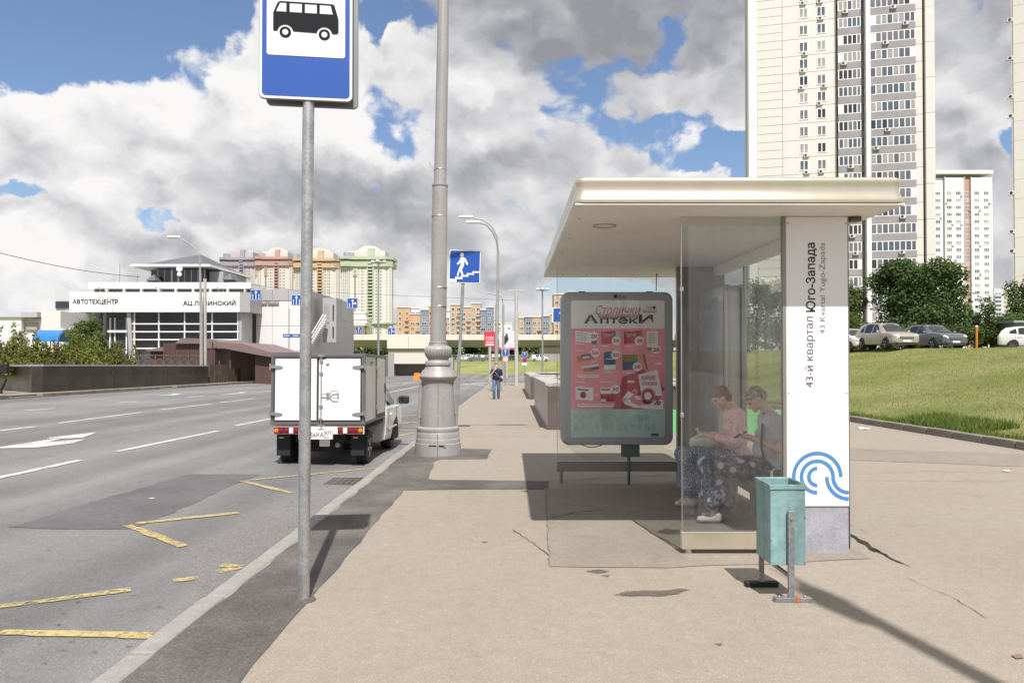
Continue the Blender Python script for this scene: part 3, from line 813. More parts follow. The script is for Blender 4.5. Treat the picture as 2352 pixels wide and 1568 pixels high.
poly([(0.36, 0.78), (0.45, 0.785), (0.52, 0.74), (0.60, 0.60), (0.59, 0.55), (0.55, 0.56), (0.48, 0.68), (0.47, 0.52), (0.41, 0.40), (0.47, 0.24), (0.41, 0.245), (0.345, 0.38), (0.30, 0.20), (0.25, 0.22), (0.31, 0.42), (0.36, 0.54), (0.37, 0.63), (0.27, 0.54), (0.24, 0.58), (0.33, 0.68)], 'walker_body')

# ---- litter bin
bb = Vector((1.875, 4.985, base_z(4.985)))
t = thing('litter_bin', 'weathered teal metal litter bin on a steel frame before the stop column', 'litter bin', bb)
m_teal = M('teal_paint', (0.200, 0.325, 0.330), 0.5, var=0.13, vs=7, fine=0.08, fs=30, bump=0.2, bs_=14, streak=0.30)
m_bolt = M('bare_steel', (0.27, 0.265, 0.285), 0.5, 0.6, var=0.2, vs=12, fine=0.15)
m_rust = M('rust', (0.30, 0.10, 0.035), 0.9, var=0.4, vs=30)
x0, x1, y0, y1, zb, zt = -0.158, 0.075, -0.055, 0.235, 0.235, 0.765
mb = MB()
tk = 0.006
ins = 0.0
A = [(x0, y0), (x1, y0), (x1, y1), (x0, y1)]
B = [(x0 + tk, y0 + tk), (x1 - tk, y0 + tk), (x1 - tk, y1 - tk), (x0 + tk, y1 - tk)]
vs = [(x, y, zb) for x, y in A] + [(x, y, zt) for x, y in A] + [(x, y, zt) for x, y in B] + [(x, y, zb + .02) for x, y in B]
fs = [(3, 2, 1, 0)] + [(i, (i + 1) % 4, 4 + (i + 1) % 4, 4 + i) for i in range(4)] + [(4 + i, 4 + (i + 1) % 4, 8 + (i + 1) % 4, 8 + i) for i in range(4)] + [(8 + i, 8 + (i + 1) % 4, 12 + (i + 1) % 4, 12 + i) for i in range(4)] + [(12, 13, 14, 15)]
mb.add(vs, fs); bx_ = mb.build('bin_box', m_teal, t, 0, 0.003)
for k in range(16):                                        # chipped paint
    cx_, cz_ = RNG.choice(((RNG.uniform(x0, x1), RNG.choice((zb + .012, zt - .045))), (RNG.choice((x0 + .006, x1 - .006)), RNG.uniform(zb, zt)), (RNG.uniform(x0, x1), RNG.uniform(zb, zt)))); r_ = RNG.uniform(.003, .008)
    cx_ = min(max(cx_, x0 + r_), x1 - r_); cz_ = min(max(cz_, zb + r_), zt - r_)
    mb = MB(); mb.prism([(cx_ + r_ * RNG.uniform(.5, 1) * math.cos(a * PI / 3), cz_ + r_ * RNG.uniform(.5, 1) * math.sin(a * PI / 3)) for a in range(6)], 'xz', y0 - .0009, y0 - .0001); mb.build('paint_chip', m_rust if k % 2 else m_bolt, bx_, 0)
mb = MB()
for a, b in (((x0 - .006, x1 + .006), (y0 - .008, y0)), ((x0 - .006, x1 + .006), (y1, y1 + .008)), ((x0 - .008, x0), (y0, y1)), ((x1, x1 + .008), (y0, y1))):
    mb.box(a[0], a[1], b[0], b[1], zt - 0.028, zt + 0.004)
mb.build('rim', m_teal, t, 0, 0.002)
mb = MB(); mb.box(-0.052, -0.012, y0 - 0.034, y0 - 0.010, 0.0, 0.60); mb.build('leg', m_bolt, t, 0, 0.003)
mb = MB(); mb.box(-0.132, -0.098, y1 + 0.010, y1 + 0.034, 0.0, 0.60); mb.build('leg', m_bolt, t, 0, 0.003)
mb = MB(); mb.box(-0.145, 0.10, y0 - 0.045, y0 + 0.005, 0, 0.032); mb.build('foot', m_bolt, t, 0, 0.003)
mb = MB(); mb.box(-0.23, 0.0, y1 + 0.0, y1 + 0.05, 0, 0.032); mb.build('foot', m_black, t, 0, 0.003)
mb = MB(); mb.cyl((-0.115, y1 + .02, 0.215), (-0.032, y0 - .02, 0.165), 0.014, n=8); mb.build('cross_bar', m_bolt, t)
for x, y, z in ((-0.032, y0 - 0.034, 0.55),): mb = MB(); mb.cyl((x, y, z), (x, y - 0.008, z), 0.009, n=8); mb.build('bolt', m_bolt, t)
for x in (0.06, -0.11): mb = MB(); mb.ball((x, y0 - 0.02, 0.034), 0.010, 8, 5); mb.build('bolt', m_bolt, t)
mb = MB(); mb.box(-0.008, 0.022, y0 - 0.048, y0 + 0.008, 0.004, 0.034); mb.build('rust_patch', m_rust, t)

# ---- the post behind the viewer whose shadow lies on the pavement
t = thing('unseen_post', 'slim grey post that casts the long dark shadow at lower right', 'post', (3.02, -0.62, base_z(0)))
mb = MB(); mb.tube([(0, 0, -0.05), (0, 0, 6.2), (0, 0, 8.4), (-0.02, 0, 9.9)], [0.075, 0.07, 0.065, 0.008], 16); mb.build('pole', m_greym, t)
mb = MB(); mb.loft([[(-0.05 + x, y, z) for x, y in ((-w, -.02), (w, -.02), (w, .02), (-w, .02))] for x, w, z in ((0.02, .06, 7.9), (-.02, .13, 8.5), (-.16, .10, 8.95), (-.22, .01, 9.15))]); mb.build('post_top_arm', m_greym, t)  # unseen flat arm, gives the post's shadow its forked tip
# ================================================================ the bus shelter
m_cream = M('cream_enamel', (0.60, 0.545, 0.44), 0.32, 0.72, var=0.04, vs=1.5, coat=0.5, streak=0.05)
m_soffit = M('soffit_panel', (0.76, 0.72, 0.67), 0.55, var=0.05, vs=1.2, streak=0.0, fine=0.02)
m_colw = M('column_white', (0.76, 0.755, 0.765), 0.35, var=0.015, vs=2, coat=0.3)
m_colg = M('column_plinth', (0.30, 0.30, 0.335), 0.7, var=0.14, vs=5, fine=0.08, fs=50, bump=0.15)
m_prof = M('anodised_profile', (0.27, 0.255, 0.24), 0.45, 0.5, var=0.08)
m_dgrey = M('shaded_column_grey', (0.22, 0.215, 0.215), 0.5, 0.1, var=0.10, vs=3)  # far column's shade under the roof is put into this colour
m_glass = glass_mat('shelter_glass', (0.96, 0.97, 0.965), 0.030, (0.50, 0.50, 0.51), 0.04)
m_glass2 = glass_mat('back_glass', (0.95, 0.965, 0.95), 0.014, (0.42, 0.43, 0.42), 0.03)
m_lbox = M('lightbox_frame', (0.35, 0.375, 0.39), 0.4, 0.35, var=0.04)
m_wood = M('bench_slat', (0.20, 0.17, 0.15), 0.6, var=0.2, vs=6)
SH = Vector((1.75, 8.2, base_z(8.2)))
T_SH = Matrix.Translation(-SH)
def smb():
    mb = MB(); mb.xf = T_SH; return mb
sh = thing('bus_shelter', 'cream roofed glass bus shelter with a white name column', 'bus shelter', SH)
RX0, RX1, RY0, RY1, RZ = 0.48, 3.03, 5.67, 11.3, 2.685
def ring(off, z, r=0.07, n=6):
    return [(x, y, z) for x, y in rrect(RX0 - off, RX1 + off, RY0 - off, RY1 + off, r, n)]
mb = smb()
mb.loft([ring(*k) for k in ((-0.02, RZ), (0.0, RZ + 0.004), (0.004, RZ + 0.018), (0.001, RZ + 0.035), (-0.007, RZ + 0.06), (-0.014, RZ + 0.09), (-0.017, RZ + 0.115), (-0.015, RZ + 0.14), (-0.010, RZ + 0.162), (-0.008, RZ + 0.178), (-0.012, RZ + 0.192), (-0.026, RZ + 0.205), (-0.07, RZ + 0.212))])
roof = mb.build('roof', m_cream, sh, 60)
mb = smb(); mb.box(RX0 + 0.25, RX1 - 0.25, RY0 + 0.25, RY1 - 0.25, RZ + 0.2125, RZ + 0.245); mb.build('roof_deck', m_prof, roof)
for a, b in ((RY0 + .006, 7.775), (7.785, 9.275), (9.285, 10.735), (10.745, RY1 - .006)):
    mb = smb(); mb.box(RX0 + .006, RX1 - .006, a, b, RZ - 0.012, RZ - 0.001); mb.build('soffit_panel', m_soffit, roof, 0, 0.002)
mb = smb(); mb.tube([(0.83 + 0.10 * math.cos(k * PI / 12), 6.62 + 0.10 * math.sin(k * PI / 12), RZ - 0.014) for k in range(25)], 0.006, 6); mb.build('ceiling_light', m_prof, roof)
mb = smb(); mb.lathe([(0.055, RZ - 0.05), (0.06, RZ - 0.045), (0.06, RZ - 0.012)], 20, c=(2.87, 6.2, 0)); mb.build('sensor', M('sensor_brown', (0.09, 0.06, 0.045), 0.5), roof)
for k in range(5):
    mb = smb(); mb.ball((0.75 + k * 0.35, 10.9, RZ - 0.013), 0.012, 8, 4); mb.build('bolt', m_prof, roof)
for k in range(5):                                         # fixings of the soffit
    mb = smb(); mb.ball((RX0 + .09, RY0 + .6 + k * 1.1, RZ - 0.013), 0.008, 8, 4); mb.build('rivet', m_prof, roof)
# name column at the near end, plain one at the far end
CB, CT = 0.262, RZ - 0.012
def column(y0, y1, x0, x1, main, low, front=True):
    g = base_z(y1) - 0.01
    mb = smb(); mb.box(x0, x1, y0, y1, CB, CT - 0.002); c = mb.build('name_column' if front else 'end_column', main, sh, 0, 0.006)
    mb = smb(); mb.box(x0 + .004, x1 - .003, y0 + .004, y1, g, CB); mb.build('plinth', low, c, 0, 0.006)
    mb = smb(); mb.box(x0 - 0.030, x0 - 0.001, y0 - 0.004, y0 + 0.045, g + 0.15, CT - 0.002); mb.build('edge_profile', m_prof, c, 0, 0.003)
    mb = smb(); mb.box(x1 + 0.001, x1 + 0.007, y0 - 0.002, y0 + 0.05, g + 0.05, CT - 0.002); mb.build('edge_profile', m_prof, c, 0, 0.002)
    return c
CY0 = 6.16
cx0, cx1 = P(1806, 806, CY0).x, P(1949, 806, CY0).x
colm = column(CY0, CY0 + 0.07, cx0, cx1, m_colw, m_colg)
fcol = column(9.88, 10.15, 2.30, 2.83, m_dgrey, m_dgrey, False)
m_txt = M('name_lettering', (0.010, 0.010, 0.014), 0.5, var=0.02)
m_txt2 = M('name_lettering_light', (0.085, 0.055, 0.075), 0.5, var=0.02)
m_txt3 = M('name_lettering_latin', (0.20, 0.20, 0.22), 0.5, var=0.02)
m_lblue = M('emblem_blue', (0.062, 0.215, 0.46), 0.45, var=0.03)
def up_text(s, px0, px1, py0, py1, mat, parent, offset=0.0):
    """lettering that reads upwards, set between two picture columns and rows of the column's face"""
    a, b = P(px0, py0, CY0), P(px1, py1, CY0)
    me = text_mesh(s, 1.0, mat, offset)
    co = np.empty(len(me.vertices) * 3, dtype=np.float32); me.vertices.foreach_get('co', co); co = co.reshape(-1, 3)
    lo, hi = co.min(0), co.max(0)
    u, v = (co[:, 0] - lo[0]) / (hi[0] - lo[0]), (co[:, 1] - lo[1]) / (hi[1] - lo[1])
    out = np.empty_like(co)
    out[:, 2] = a.z + (b.z - a.z) * u - SH.z
    out[:, 0] = b.x + (a.x - b.x) * v - SH.x
    out[:, 1] = CY0 - 0.003 - SH.y
    me.vertices.foreach_set('co', out.ravel()); me.update()
    return link('lettering', me, parent)
up_text('43-й квартал', 1849, 1872, 889, 727, m_txt2, colm, -0.004)
up_text('Юго-Запада', 1851, 1876, 716, 557.5, m_txt, colm, 0.014)
up_text('43 Kvartal Yugo-Zapada', 1883, 1898, 766, 557.5, m_txt3, colm, -0.003)
q = 0.4127
def em(zx, zy): return P((1900 + zx / 2.0665) * .8528, (1080 + zy / 2.0665) * .8528, CY0)
def band(paths, w=20.0):
    """a flat blue stroke along points given on the column's face"""
    L, Rr = [], []
    for i, p in enumerate(paths):
        a, b = Vector(paths[max(0, i - 1)]), Vector(paths[min(len(paths) - 1, i + 1)])
        t_ = (b - a).normalized(); n_ = Vector((-t_.y, t_.x)) * w / 2
        L.append(em(*(Vector(p) + n_))); Rr.append(em(*(Vector(p) - n_)))
    n_ = len(L); mb = smb()
    mb.add([(p.x, CY0 - 0.003, p.z) for p in L + Rr], [(i, i + 1, n_ + i + 1, n_ + i) for i in range(n_ - 1)])
    mb.build('emblem_stroke', m_lblue, colm, 0, fix=False)
def carc(cx, cy, r, a0, a1, n=28): return [(cx + r * math.cos(math.radians(a0 + (a1 - a0) * k / n)), cy + r * math.sin(math.radians(a0 + (a1 - a0) * k / n))) for k in range(n + 1)]
band(carc(622, 420, 131, 165, 360))
band(carc(622, 420, 88, 90, 360) + carc(797, 420, 87, 180, 90)[1:])
band(carc(622, 420, 47, 90, 270))
band(carc(797, 420, 122, 180, 90))
for z_ in (CB + .05, 1.2, CT - .06):
    for x_ in (cx0 + .018, cx1 - .018): mb = smb(); mb.tube([(x_, CY0, z_), (x_, CY0 - .0025, z_)], .006, 10); mb.build('screw', m_prof, colm)
mb = smb(); mb.box(cx0, cx1, CY0 - .0015, CY0 + .003, CB - .004, CB + .003); mb.build('panel_joint', m_prof, colm, 0)
# glass end wall by the column
gx0 = P(1567, 806, CY0).x
mb = smb(); mb.box(gx0, cx0 - 0.036, CY0 + 0.01, CY0 + 0.018, 0.055, CT - 0.002); gl = mb.build('glass_pane', m_glass, sh, 0)
mb = smb(); mb.box(gx0 - 0.007, gx0 - .0005, CY0 + 0.004, CY0 + 0.024, 0.055, CT - 0.002); mb.build('pane_edge', m_steel, gl, 0)
for z in (2.05, 1.0):
    mb = smb(); mb.box(gx0 - 0.012, gx0 + 0.012, CY0 - 0.001, CY0 + 0.030, z, z + 0.035); mb.build('clamp', m_steel, gl, 0, 0.002)
mb = smb(); mb.box(gx0 - 0.012, cx0 - 0.036, CY0 - 0.02, CY0 + 0.045, -0.088, 0.045); mb.box(gx0 - 0.016, cx0 - 0.036, CY0 - 0.024, CY0 + 0.049, 0.045, 0.054)
mb.build('bottom_rail', m_cream, sh, 0, 0.004)
mb = smb(); mb.tube([(gx0 + 0.05, CY0 + 0.012, base_z(6) - 0.03), (gx0 + 0.05, CY0 + 0.012, -0.088)], 0.028, 16); mb.build('foot', m_steel, sh)
# back wall
mb = smb(); mb.box(2.69, 2.79, CY0 + 0.08, 9.87, RZ - 0.13, RZ - 0.013); mb.build('back_beam', m_soffit, sh, 0, 0.003)
mb = smb(); mb.box(2.70, 2.78, CY0 + 0.08, 9.87, -0.06, 0.06); mb.build('back_rail', m_prof, sh, 0, 0.003)
for a, b in ((CY0 + 0.08, 7.52), (7.53, 8.75), (8.76, 9.87)):
    mb = smb(); mb.box(2.742, 2.750, a, b, 0.061, RZ - 0.131); mb.build('glass_pane', m_glass2, sh, 0)
for y in (7.525, 8.755):
    mb = smb(); mb.box(2.736, 2.756, y - 0.004, y + 0.004, 0.061, RZ - 0.131); mb.build('pane_edge', m_prof, sh, 0)
mb = smb(); mb.box(2.71, 2.77, 7.45, 7.51, base_z(8), -0.061); mb.build('foot', m_prof, sh)
# far end wall
FY = 9.9
fx0 = P(1280, 806, FY).x
mb = smb(); mb.box(fx0, 2.195, FY - 0.004, FY + 0.004, 0.085, CT - 0.002); mb.build('glass_pane', m_glass2, sh, 0)
mb = smb(); mb.box(fx0 - 0.005, fx0, FY - 0.007, FY + 0.007, 0.085, CT - 0.002); mb.build('pane_edge', m_prof, sh, 0)
mb = smb(); mb.box(2.20, 2.268, FY - 0.05, FY + 0.05, base_z(FY), CT - 0.002); mb.build('post', m_prof, sh, 0, 0.006)
mb = smb(); mb.box(fx0 - 0.01, 2.198, FY - 0.035, FY + 0.035, -0.05, 0.075); mb.box(fx0 - 0.012, 2.198, FY - 0.04, FY + 0.04, 0.076, 0.0845); mb.build('bottom_rail', m_prof, sh, 0, 0.004)  # far rail darker than the near one, its shade put into the colour
mb = smb(); mb.tube([(fx0 + 0.05, FY, base_z(FY) - .02), (fx0 + 0.05, FY, -0.05)], 0.022, 12); mb.build('foot', m_prof, sh)
mb = smb(); mb.tube([P(1508, 628, FY - .1), P(1507, 668, FY - .1)], 0.006, 6); mb.build('cable', m_black, sh)
# bench along the back
mb = smb(); mb.box(2.30, 2.74, 6.75, 8.62, 0.245, 0.262); seat = mb.build('bench_seat', m_wood, sh, 0, 0.004)
for k in range(4):
    mb = smb(); mb.box(2.31 + k * 0.108, 2.31 + k * 0.108 + 0.095, 6.74, 8.63, 0.263, 0.285); mb.build('slat', m_wood, seat, 0, 0.005)
for y in (6.95, 7.7, 8.45):
    mb = smb(); mb.tube([(2.52, y, base_z(y) - .01), (2.52, y, 0.245)], 0.05, 16); mb.build('leg', m_prof, seat)
for y in (6.74, 8.63):
    mb = smb(); mb.tube([(2.36, y, 0.27), (2.36, y, 0.46), (2.39, y, 0.485), (2.68, y, 0.485), (2.71, y, 0.46), (2.71, y, 0.27)], 0.012, 8); mb.build('armrest', m_steel, seat)

# ---- advertising case in the far end
LB = Vector((P(1418, 806, 9.7).x, 9.7, base_z(9.7)))
lb = thing('advertising_case', 'grey framed pharmacy poster case hanging in the shelter end', 'advertising case', LB)
def pp(zx, zy):
    p = P((1480 + zx / 3.2658) * .8528, (740 + zy / 3.2658) * .8528, 9.7)
    return (p.x - LB.x, p.z - LB.z)
def prect(x0, y0, x1, y1): a, b = pp(x0, y1), pp(x1, y0); return [(a[0], a[1]), (b[0], a[1]), (b[0], b[1]), (a[0], b[1])]
a, b = pp(100, 1497), pp(1085, 150)
mb = MB()
secs = []
for off, y in ((-0.03, 0.0), (-0.008, 0.004), (0.0, 0.02), (0.0, 0.13), (-0.03, 0.15)):
    secs.append([(x, y, z) for x, z in rrect(a[0] - off, b[0] + off, a[1] - off, b[1] + off, 0.11, 8)])
mb.loft(secs); case = mb.build('case', m_lbox, lb, 50)
m_pw = M('poster_white', (0.88, 0.865, 0.87), 0.35, var=0.03, vs=1, spec=0.3)
m_pp = M('poster_pink', (0.88, 0.33, 0.40), 0.4, var=0.09, vs=1.3, spec=0.3)
m_pt = M('poster_teal', (0.50, 0.66, 0.625), 0.4, var=0.10, vs=3, spec=0.3)
m_pt2 = M('poster_teal_dark', (0.42, 0.57, 0.54), 0.4, var=0.10, vs=20, spec=0.3)
m_pr = M('poster_red', (0.46, 0.05, 0.055), 0.4, var=0.06, spec=0.3)
m_pk = M('poster_dark', (0.035, 0.045, 0.045), 0.4, var=0.05, spec=0.3)
m_pb = M('poster_blue', (0.06, 0.13, 0.28), 0.4, var=0.15, vs=12, spec=0.3)
m_po = M('poster_orange', (0.42, 0.21, 0.08), 0.4, var=0.2, vs=12, spec=0.3)
m_pg = M('poster_green', (0.16, 0.27, 0.12), 0.4, var=0.15, vs=12, spec=0.3)
m_pd = M('poster_crimson', (0.48, 0.075, 0.11), 0.4, var=0.08, vs=4, spec=0.3)
m_pl = M('poster_flamingo', (0.72, 0.27, 0.33), 0.35, var=0.10, vs=8, spec=0.3)
m_py = M('poster_yellow', (0.52, 0.43, 0.16), 0.4, var=0.1, spec=0.3)
LAY = [0]
def pl(pts, mat, lvl, name='poster_piece'): return plate(pts, -0.002 - 0.002 * lvl, mat, name, case, 0.001)
def ptx(s, x0, y0, x1, y1, mat, lvl=5, shear=0, offset=0):
    a, b = pp(x0, y1), pp(x1, y0)
    return fit_text(s, a[0], b[0], a[1], b[1], mat, -0.002 - 0.002 * lvl, 'lettering', case, shear, offset)
r0, r1 = pp(190, 1428), pp(1012, 225)
pl(rrect(r0[0], r1[0], r0[1], r1[1], 0.03), m_pw, 0, 'poster_sheet')
pl(prect(190, 472, 1012, 1180), m_pp, 1, 'poster_field')
a_, b_ = pp(188, 1427), pp(1011, 1181); pl(rrect(a_[0], b_[0], a_[1], b_[1], 0.025), m_pt, 1, 'poster_field')
for k in range(24):
    x = 215 + (k % 12) * 62; y = 1225 if k < 12 else 1310
    if RNG.random() < 0.8: pl(prect(x, y, x + RNG.uniform(30, 55), y + RNG.uniform(30, 75)), m_pt2, 2, 'fine_print')
pl([pp(*p) for p in ((850, 820), (1011, 1000), (1011, 1006), (840, 1180), (560, 1180), (640, 900))], m_pd, 2)
fit_ = ptx
ptx('Столички', 405, 268, 800, 350, m_pr, 5, 0.35, -0.01)
ptx('А', 303, 350, 425, 428, m_pk, 4, 0, 0.022)
ptx('птек', 445, 378, 780, 430, m_pk, 4, 0, 0.022)
ptx('И', 785, 350, 908, 428, m_pk, 4, 0, 0.022)
pl(prect(428, 352, 780, 376), m_pr, 3)
ptx('сеть социальных аптек', 432, 356, 776, 373, m_pw, 5, 0, 0.02)
ptx('*115', 845, 274, 900, 298, m_pk, 4); pl([pp(920 + 13 * math.cos(k * PI / 8), 287 + 13 * math.sin(k * PI / 8)) for k in range(16)], m_pk, 4)
ptx('(495) 215-5-215', 820, 308, 940, 320, m_pk, 4); pl(prect(820, 326, 940, 331), m_pk, 4)
pl([pp(580 + 16 * math.cos(k * PI / 8), 190 + 16 * math.sin(k * PI / 8)) for k in range(16)], m_pk, 4); ptx('Russ', 608, 178, 668, 204, m_pk, 4)
def price(x, y, s, r=40):
    pl([pp(x + r * math.cos(k * PI / 14), y + r * math.sin(k * PI / 14)) for k in range(28)], m_pw, 5, 'price_disc')
    pl([pp(x + (r - 4) * math.cos(k * PI / 14), y + (r - 4) * math.sin(k * PI / 14)) for k in range(28)], m_pw, 5.5, 'price_disc')
    ptx(s, x - r * .7, y - r * .42, x + r * .7, y + r * .42, m_pr, 7, 0, 0.03)
def pack(pts, mat, lvl=3): pl([pp(*p) for p in pts], mat, lvl, 'product_picture')
pack([(225, 490), (370, 505), (370, 598), (228, 585)], m_pw); pack([(370, 570), (412, 570), (412, 612), (370, 605)], m_pb)
for k in range(4): pack([(240, 510 + 18 * k), (330, 516 + 18 * k), (330, 520 + 18 * k), (240, 514 + 18 * k)], m_pk, 4)
pack([(455, 500), (580, 490), (580, 600), (455, 608)], m_pr); pack([(575, 490), (618, 490), (618, 560), (575, 570)], m_pt2); ptx('Гронит', 470, 512, 566, 548, m_pw, 5, 0.3)
pack([(655, 500), (780, 490), (780, 600), (655, 608)], m_pr); pack([(775, 490), (815, 490), (815, 560), (775, 570)], m_po); ptx('Гронит', 670, 512, 766, 548, m_pw, 5, 0.3)
pack([(855, 498), (955, 492), (955, 655), (860, 668)], m_pw); pack([(860, 640), (930, 636), (930, 655), (860, 668)], m_pg, 4)
for k in range(5): pack([(868, 515 + 20 * k), (930, 512 + 20 * k), (930, 516 + 20 * k), (868, 520 + 20 * k)], m_pk, 4)
pack([(240, 715), (380, 690), (392, 740), (250, 768)], m_po); pack([(278, 700), (385, 690), (385, 712), (282, 725)], m_pb, 4); pack([(290, 722), (350, 712), (350, 726), (292, 736)], m_pw, 4.5)
pack([(285, 805), (430, 780), (438, 830), (292, 850)], m_pw); pack([(290, 822), (370, 812), (372, 846), (295, 850)], m_po, 4); pack([(370, 812), (434, 804), (437, 828), (372, 840)], m_pb, 4)
pack([(478, 680), (580, 670), (580, 830), (478, 835)], m_pb); pack([(478, 790), (580, 790), (580, 830), (478, 835)], m_pw, 4); pack([(500, 735), (560, 735), (560, 742), (500, 742)], m_pw, 4)
pack([(638, 702), (775, 700), (775, 832), (642, 838)], m_pg); pack([(640, 765), (775, 762), (775, 832), (642, 838)], m_pb, 4); pack([(660, 710), (720, 708), (720, 760), (660, 765)], m_po, 4)
pack([(228, 980), (385, 992), (385, 1108), (230, 1095)], m_pw); pl([pp(296 + 27 * math.cos(k * PI / 10), 1055 + 30 * math.sin(k * PI / 10)) for k in range(20)], m_pr, 4); pl([pp(290 + 13 * math.cos(k * PI / 10), 1058 + 16 * math.sin(k * PI / 10)) for k in range(20)], m_pk, 4.5)
pack([(245, 1000), (340, 1006), (340, 1018), (245, 1012)], m_pk, 4)
pack([(447, 990), (545, 990), (545, 1045), (450, 1045)], m_pw); pack([(447, 1045), (592, 1045), (592, 1115), (447, 1110)], m_pr); pack([(450, 1090), (495, 1092), (495, 1112), (450, 1110)], m_pw, 4); pack([(455, 1002), (530, 1002), (530, 1014), (455, 1014)], m_pk, 4)
pack([(398, 1048), (435, 1048), (435, 1056), (398, 1056)], m_pw); pack([(412, 1034), (420, 1034), (420, 1070), (412, 1070)], m_pw, 4)
pack([(372, 760), (396, 760), (396, 765), (372, 765)], m_pw); pack([(381, 750), (386, 750), (386, 775), (381, 775)], m_pw, 4)
for x0, y0, x1 in ((245, 876, 435), (245, 1132, 565)): pl(rrect(*pp(x0, y0 + 28)[:1], pp(x1, y0)[0], pp(x0, y0 + 28)[1], pp(x1, y0)[1], 0.012), m_pw, 3); pack([(x0 + 10, y0 + 8), (x1 - 10, y0 + 8), (x1 - 10, y0 + 12), (x0 + 10, y0 + 12)], m_pr, 4)
for x0, y0, x1 in ((225, 660, 300), (460, 624, 515), (660, 624, 712), (858, 706, 915), (228, 940, 315), (445, 940, 570), (475, 858, 565), (640, 858, 745), (225, 604, 305)): pack([(x0, y0), (x1, y0), (x1, y0 + 7), (x0, y0 + 7)], m_pw)
pack([(475, 845), (540, 845), (540, 851), (475, 851)], m_pw); pack([(640, 846), (715, 846), (715, 852), (640, 852)], m_pw)
for x, y, s in ((388, 540, '20'), (585, 580, '20'), (788, 580, '20'), (938, 657, '20'), (400, 685, '50'), (580, 704, '20'), (770, 807, '20'), (580, 1005, '30')): price(x, y, s)
# lollipop-board with the offer and the inflatable ring
pack([(808, 690), (835, 682), (868, 850), (845, 856)], m_py, 4)
for k in range(6): pack([(822 + 5 * k, 705 + 22 * k), (834 + 5 * k, 702 + 22 * k), (836 + 5 * k, 714 + 22 * k), (824 + 5 * k, 717 + 22 * k)], m_pk, 5)
pack([(778, 878), (945, 830), (985, 1010), (985, 1060), (810, 1075)], m_pw, 4)
ptx('ЖАРКИЕ', 800, 882, 930, 925, m_pd, 5, 0, 0.03); ptx('СКИДКИ', 812, 938, 942, 976, m_pd, 5, 0, 0.03)
pack([(635, 1095), (690, 1020), (760, 1060), (1000, 1100), (1000, 1180), (850, 1175), (740, 1165), (660, 1135)], m_pw, 3)
ptx('от', 645, 1085, 680, 1108, m_pd, 5, 0, 0.02)
pack([(698, 1080), (730, 1065), (760, 1095), (830, 1100), (900, 1110), (870, 1140), (780, 1145), (720, 1120)], m_pl, 5)
pack([(720, 1020), (745, 1000), (775, 1010), (770, 1045), (740, 1085), (725, 1075), (748, 1040), (745, 1022), (722, 1040)], m_pl, 6)
pl([pp(866 + 68 * math.cos(k * PI / 18), 1063 + 72 * math.sin(k * PI / 18)) for k in range(36)], m_pl, 5)
pl([pp(866 + 52 * math.cos(k * PI / 18), 1060 + 56 * math.sin(k * PI / 18)) for k in range(36)], m_pd, 5.5)
pl([pp(864 + 32 * math.cos(k * PI / 18), 1063 + 34 * math.sin(k * PI / 18)) for k in range(36)], m_pw, 6)
ptx('%', 915, 1065, 978, 1145, m_pd, 6.5, 0.1, 0.03)
for cx, cy in ((715, 942), (955, 785)):
    pl([pp(cx + 34 * math.cos(k * PI / 8), cy + (16 if math.sin(k * PI / 8) < 0 else 6) * math.sin(k * PI / 8)) for k in range(16)], m_pw, 3)
pl(prect(890, 1393, 960, 1403), m_pk, 3); pl(prect(890, 1407, 960, 1416), m_pk, 3)
mb = MB(); mb.prism(rrect(r0[0] - .004, r1[0] + .004, r0[1] - .004, r1[1] + .004, 0.03), 'xz', -0.026, -0.022)
mb.build('cover_pane', glass_mat('case_glass', (0.99, 0.99, 0.99), 0.015, (0.5, 0.5, 0.5), 0.0), case, 0)
for zx in (290, 885):
    a_, b_ = pp(zx - 28, 152), pp(zx + 28, 143); mb = MB(); mb.box(a_[0], b_[0], 0.03, 0.10, a_[1], b_[1]); mb.build('hinge', m_black, case)
m_foot = M('case_foot_green', (0.075, 0.115, 0.11), 0.6, var=0.1)
a_, b_ = pp(640, 1590), pp(798, 1497); mb = MB(); mb.box(a_[0], b_[0], 0.03, 0.13, a_[1] - 0.02, b_[1]); mb.build('foot_box', m_foot, lb, 0, 0.01)
mb = MB(); mb.cyl((0.5 * (a_[0] + b_[0]) - .02, 0.08, 0), (0.5 * (a_[0] + b_[0]) - .02, 0.08, a_[1]), 0.02); mb.build('leg', m_foot, lb)
mb = MB(); c0 = pp(265, 1490); c1 = pp(490, 1495); mb.tube([(c0[0] + (c1[0] - c0[0]) * k / 10, 0.06, c0[1] - 0.045 * math.sin(PI * k / 10)) for k in range(11)], 0.006, 6); mb.build('power_cable', m_black, lb)

# ---- second case against the back wall, seen edge on
L2 = thing('side_advertising_case', 'dark unlit poster case on the shelter back wall behind the seated women', 'advertising case', (2.48, 9.20, base_z(9.2)))
mb = MB()
secs = []
for off, x in ((-0.03, 0.0), (-0.006, 0.012), (0.0, 0.03), (-0.012, 0.08), (-0.016, 0.13), (-0.012, 0.17), (0.0, 0.23), (-0.03, 0.25)):
    secs.append([(x, y, z) for y, z in rrect(-0.62 - off, 0.62 + off, 0.55 - off, 2.53 + off, 0.10, 8)])
mb.loft(secs); cs = mb.build('case', M('side_case_frame', (0.40, 0.39, 0.375), 0.3, 0.5, var=0.05), L2, 50)
mb = MB(); mb.prism(rrect(-0.53, 0.53, 0.66, 2.40, 0.04), 'yz', -0.006, -0.002); mb.build('poster_sheet', M('unlit_poster', (0.19, 0.21, 0.25), 0.15, var=0.25, vs=1.0, coat=0.5), cs, 0)
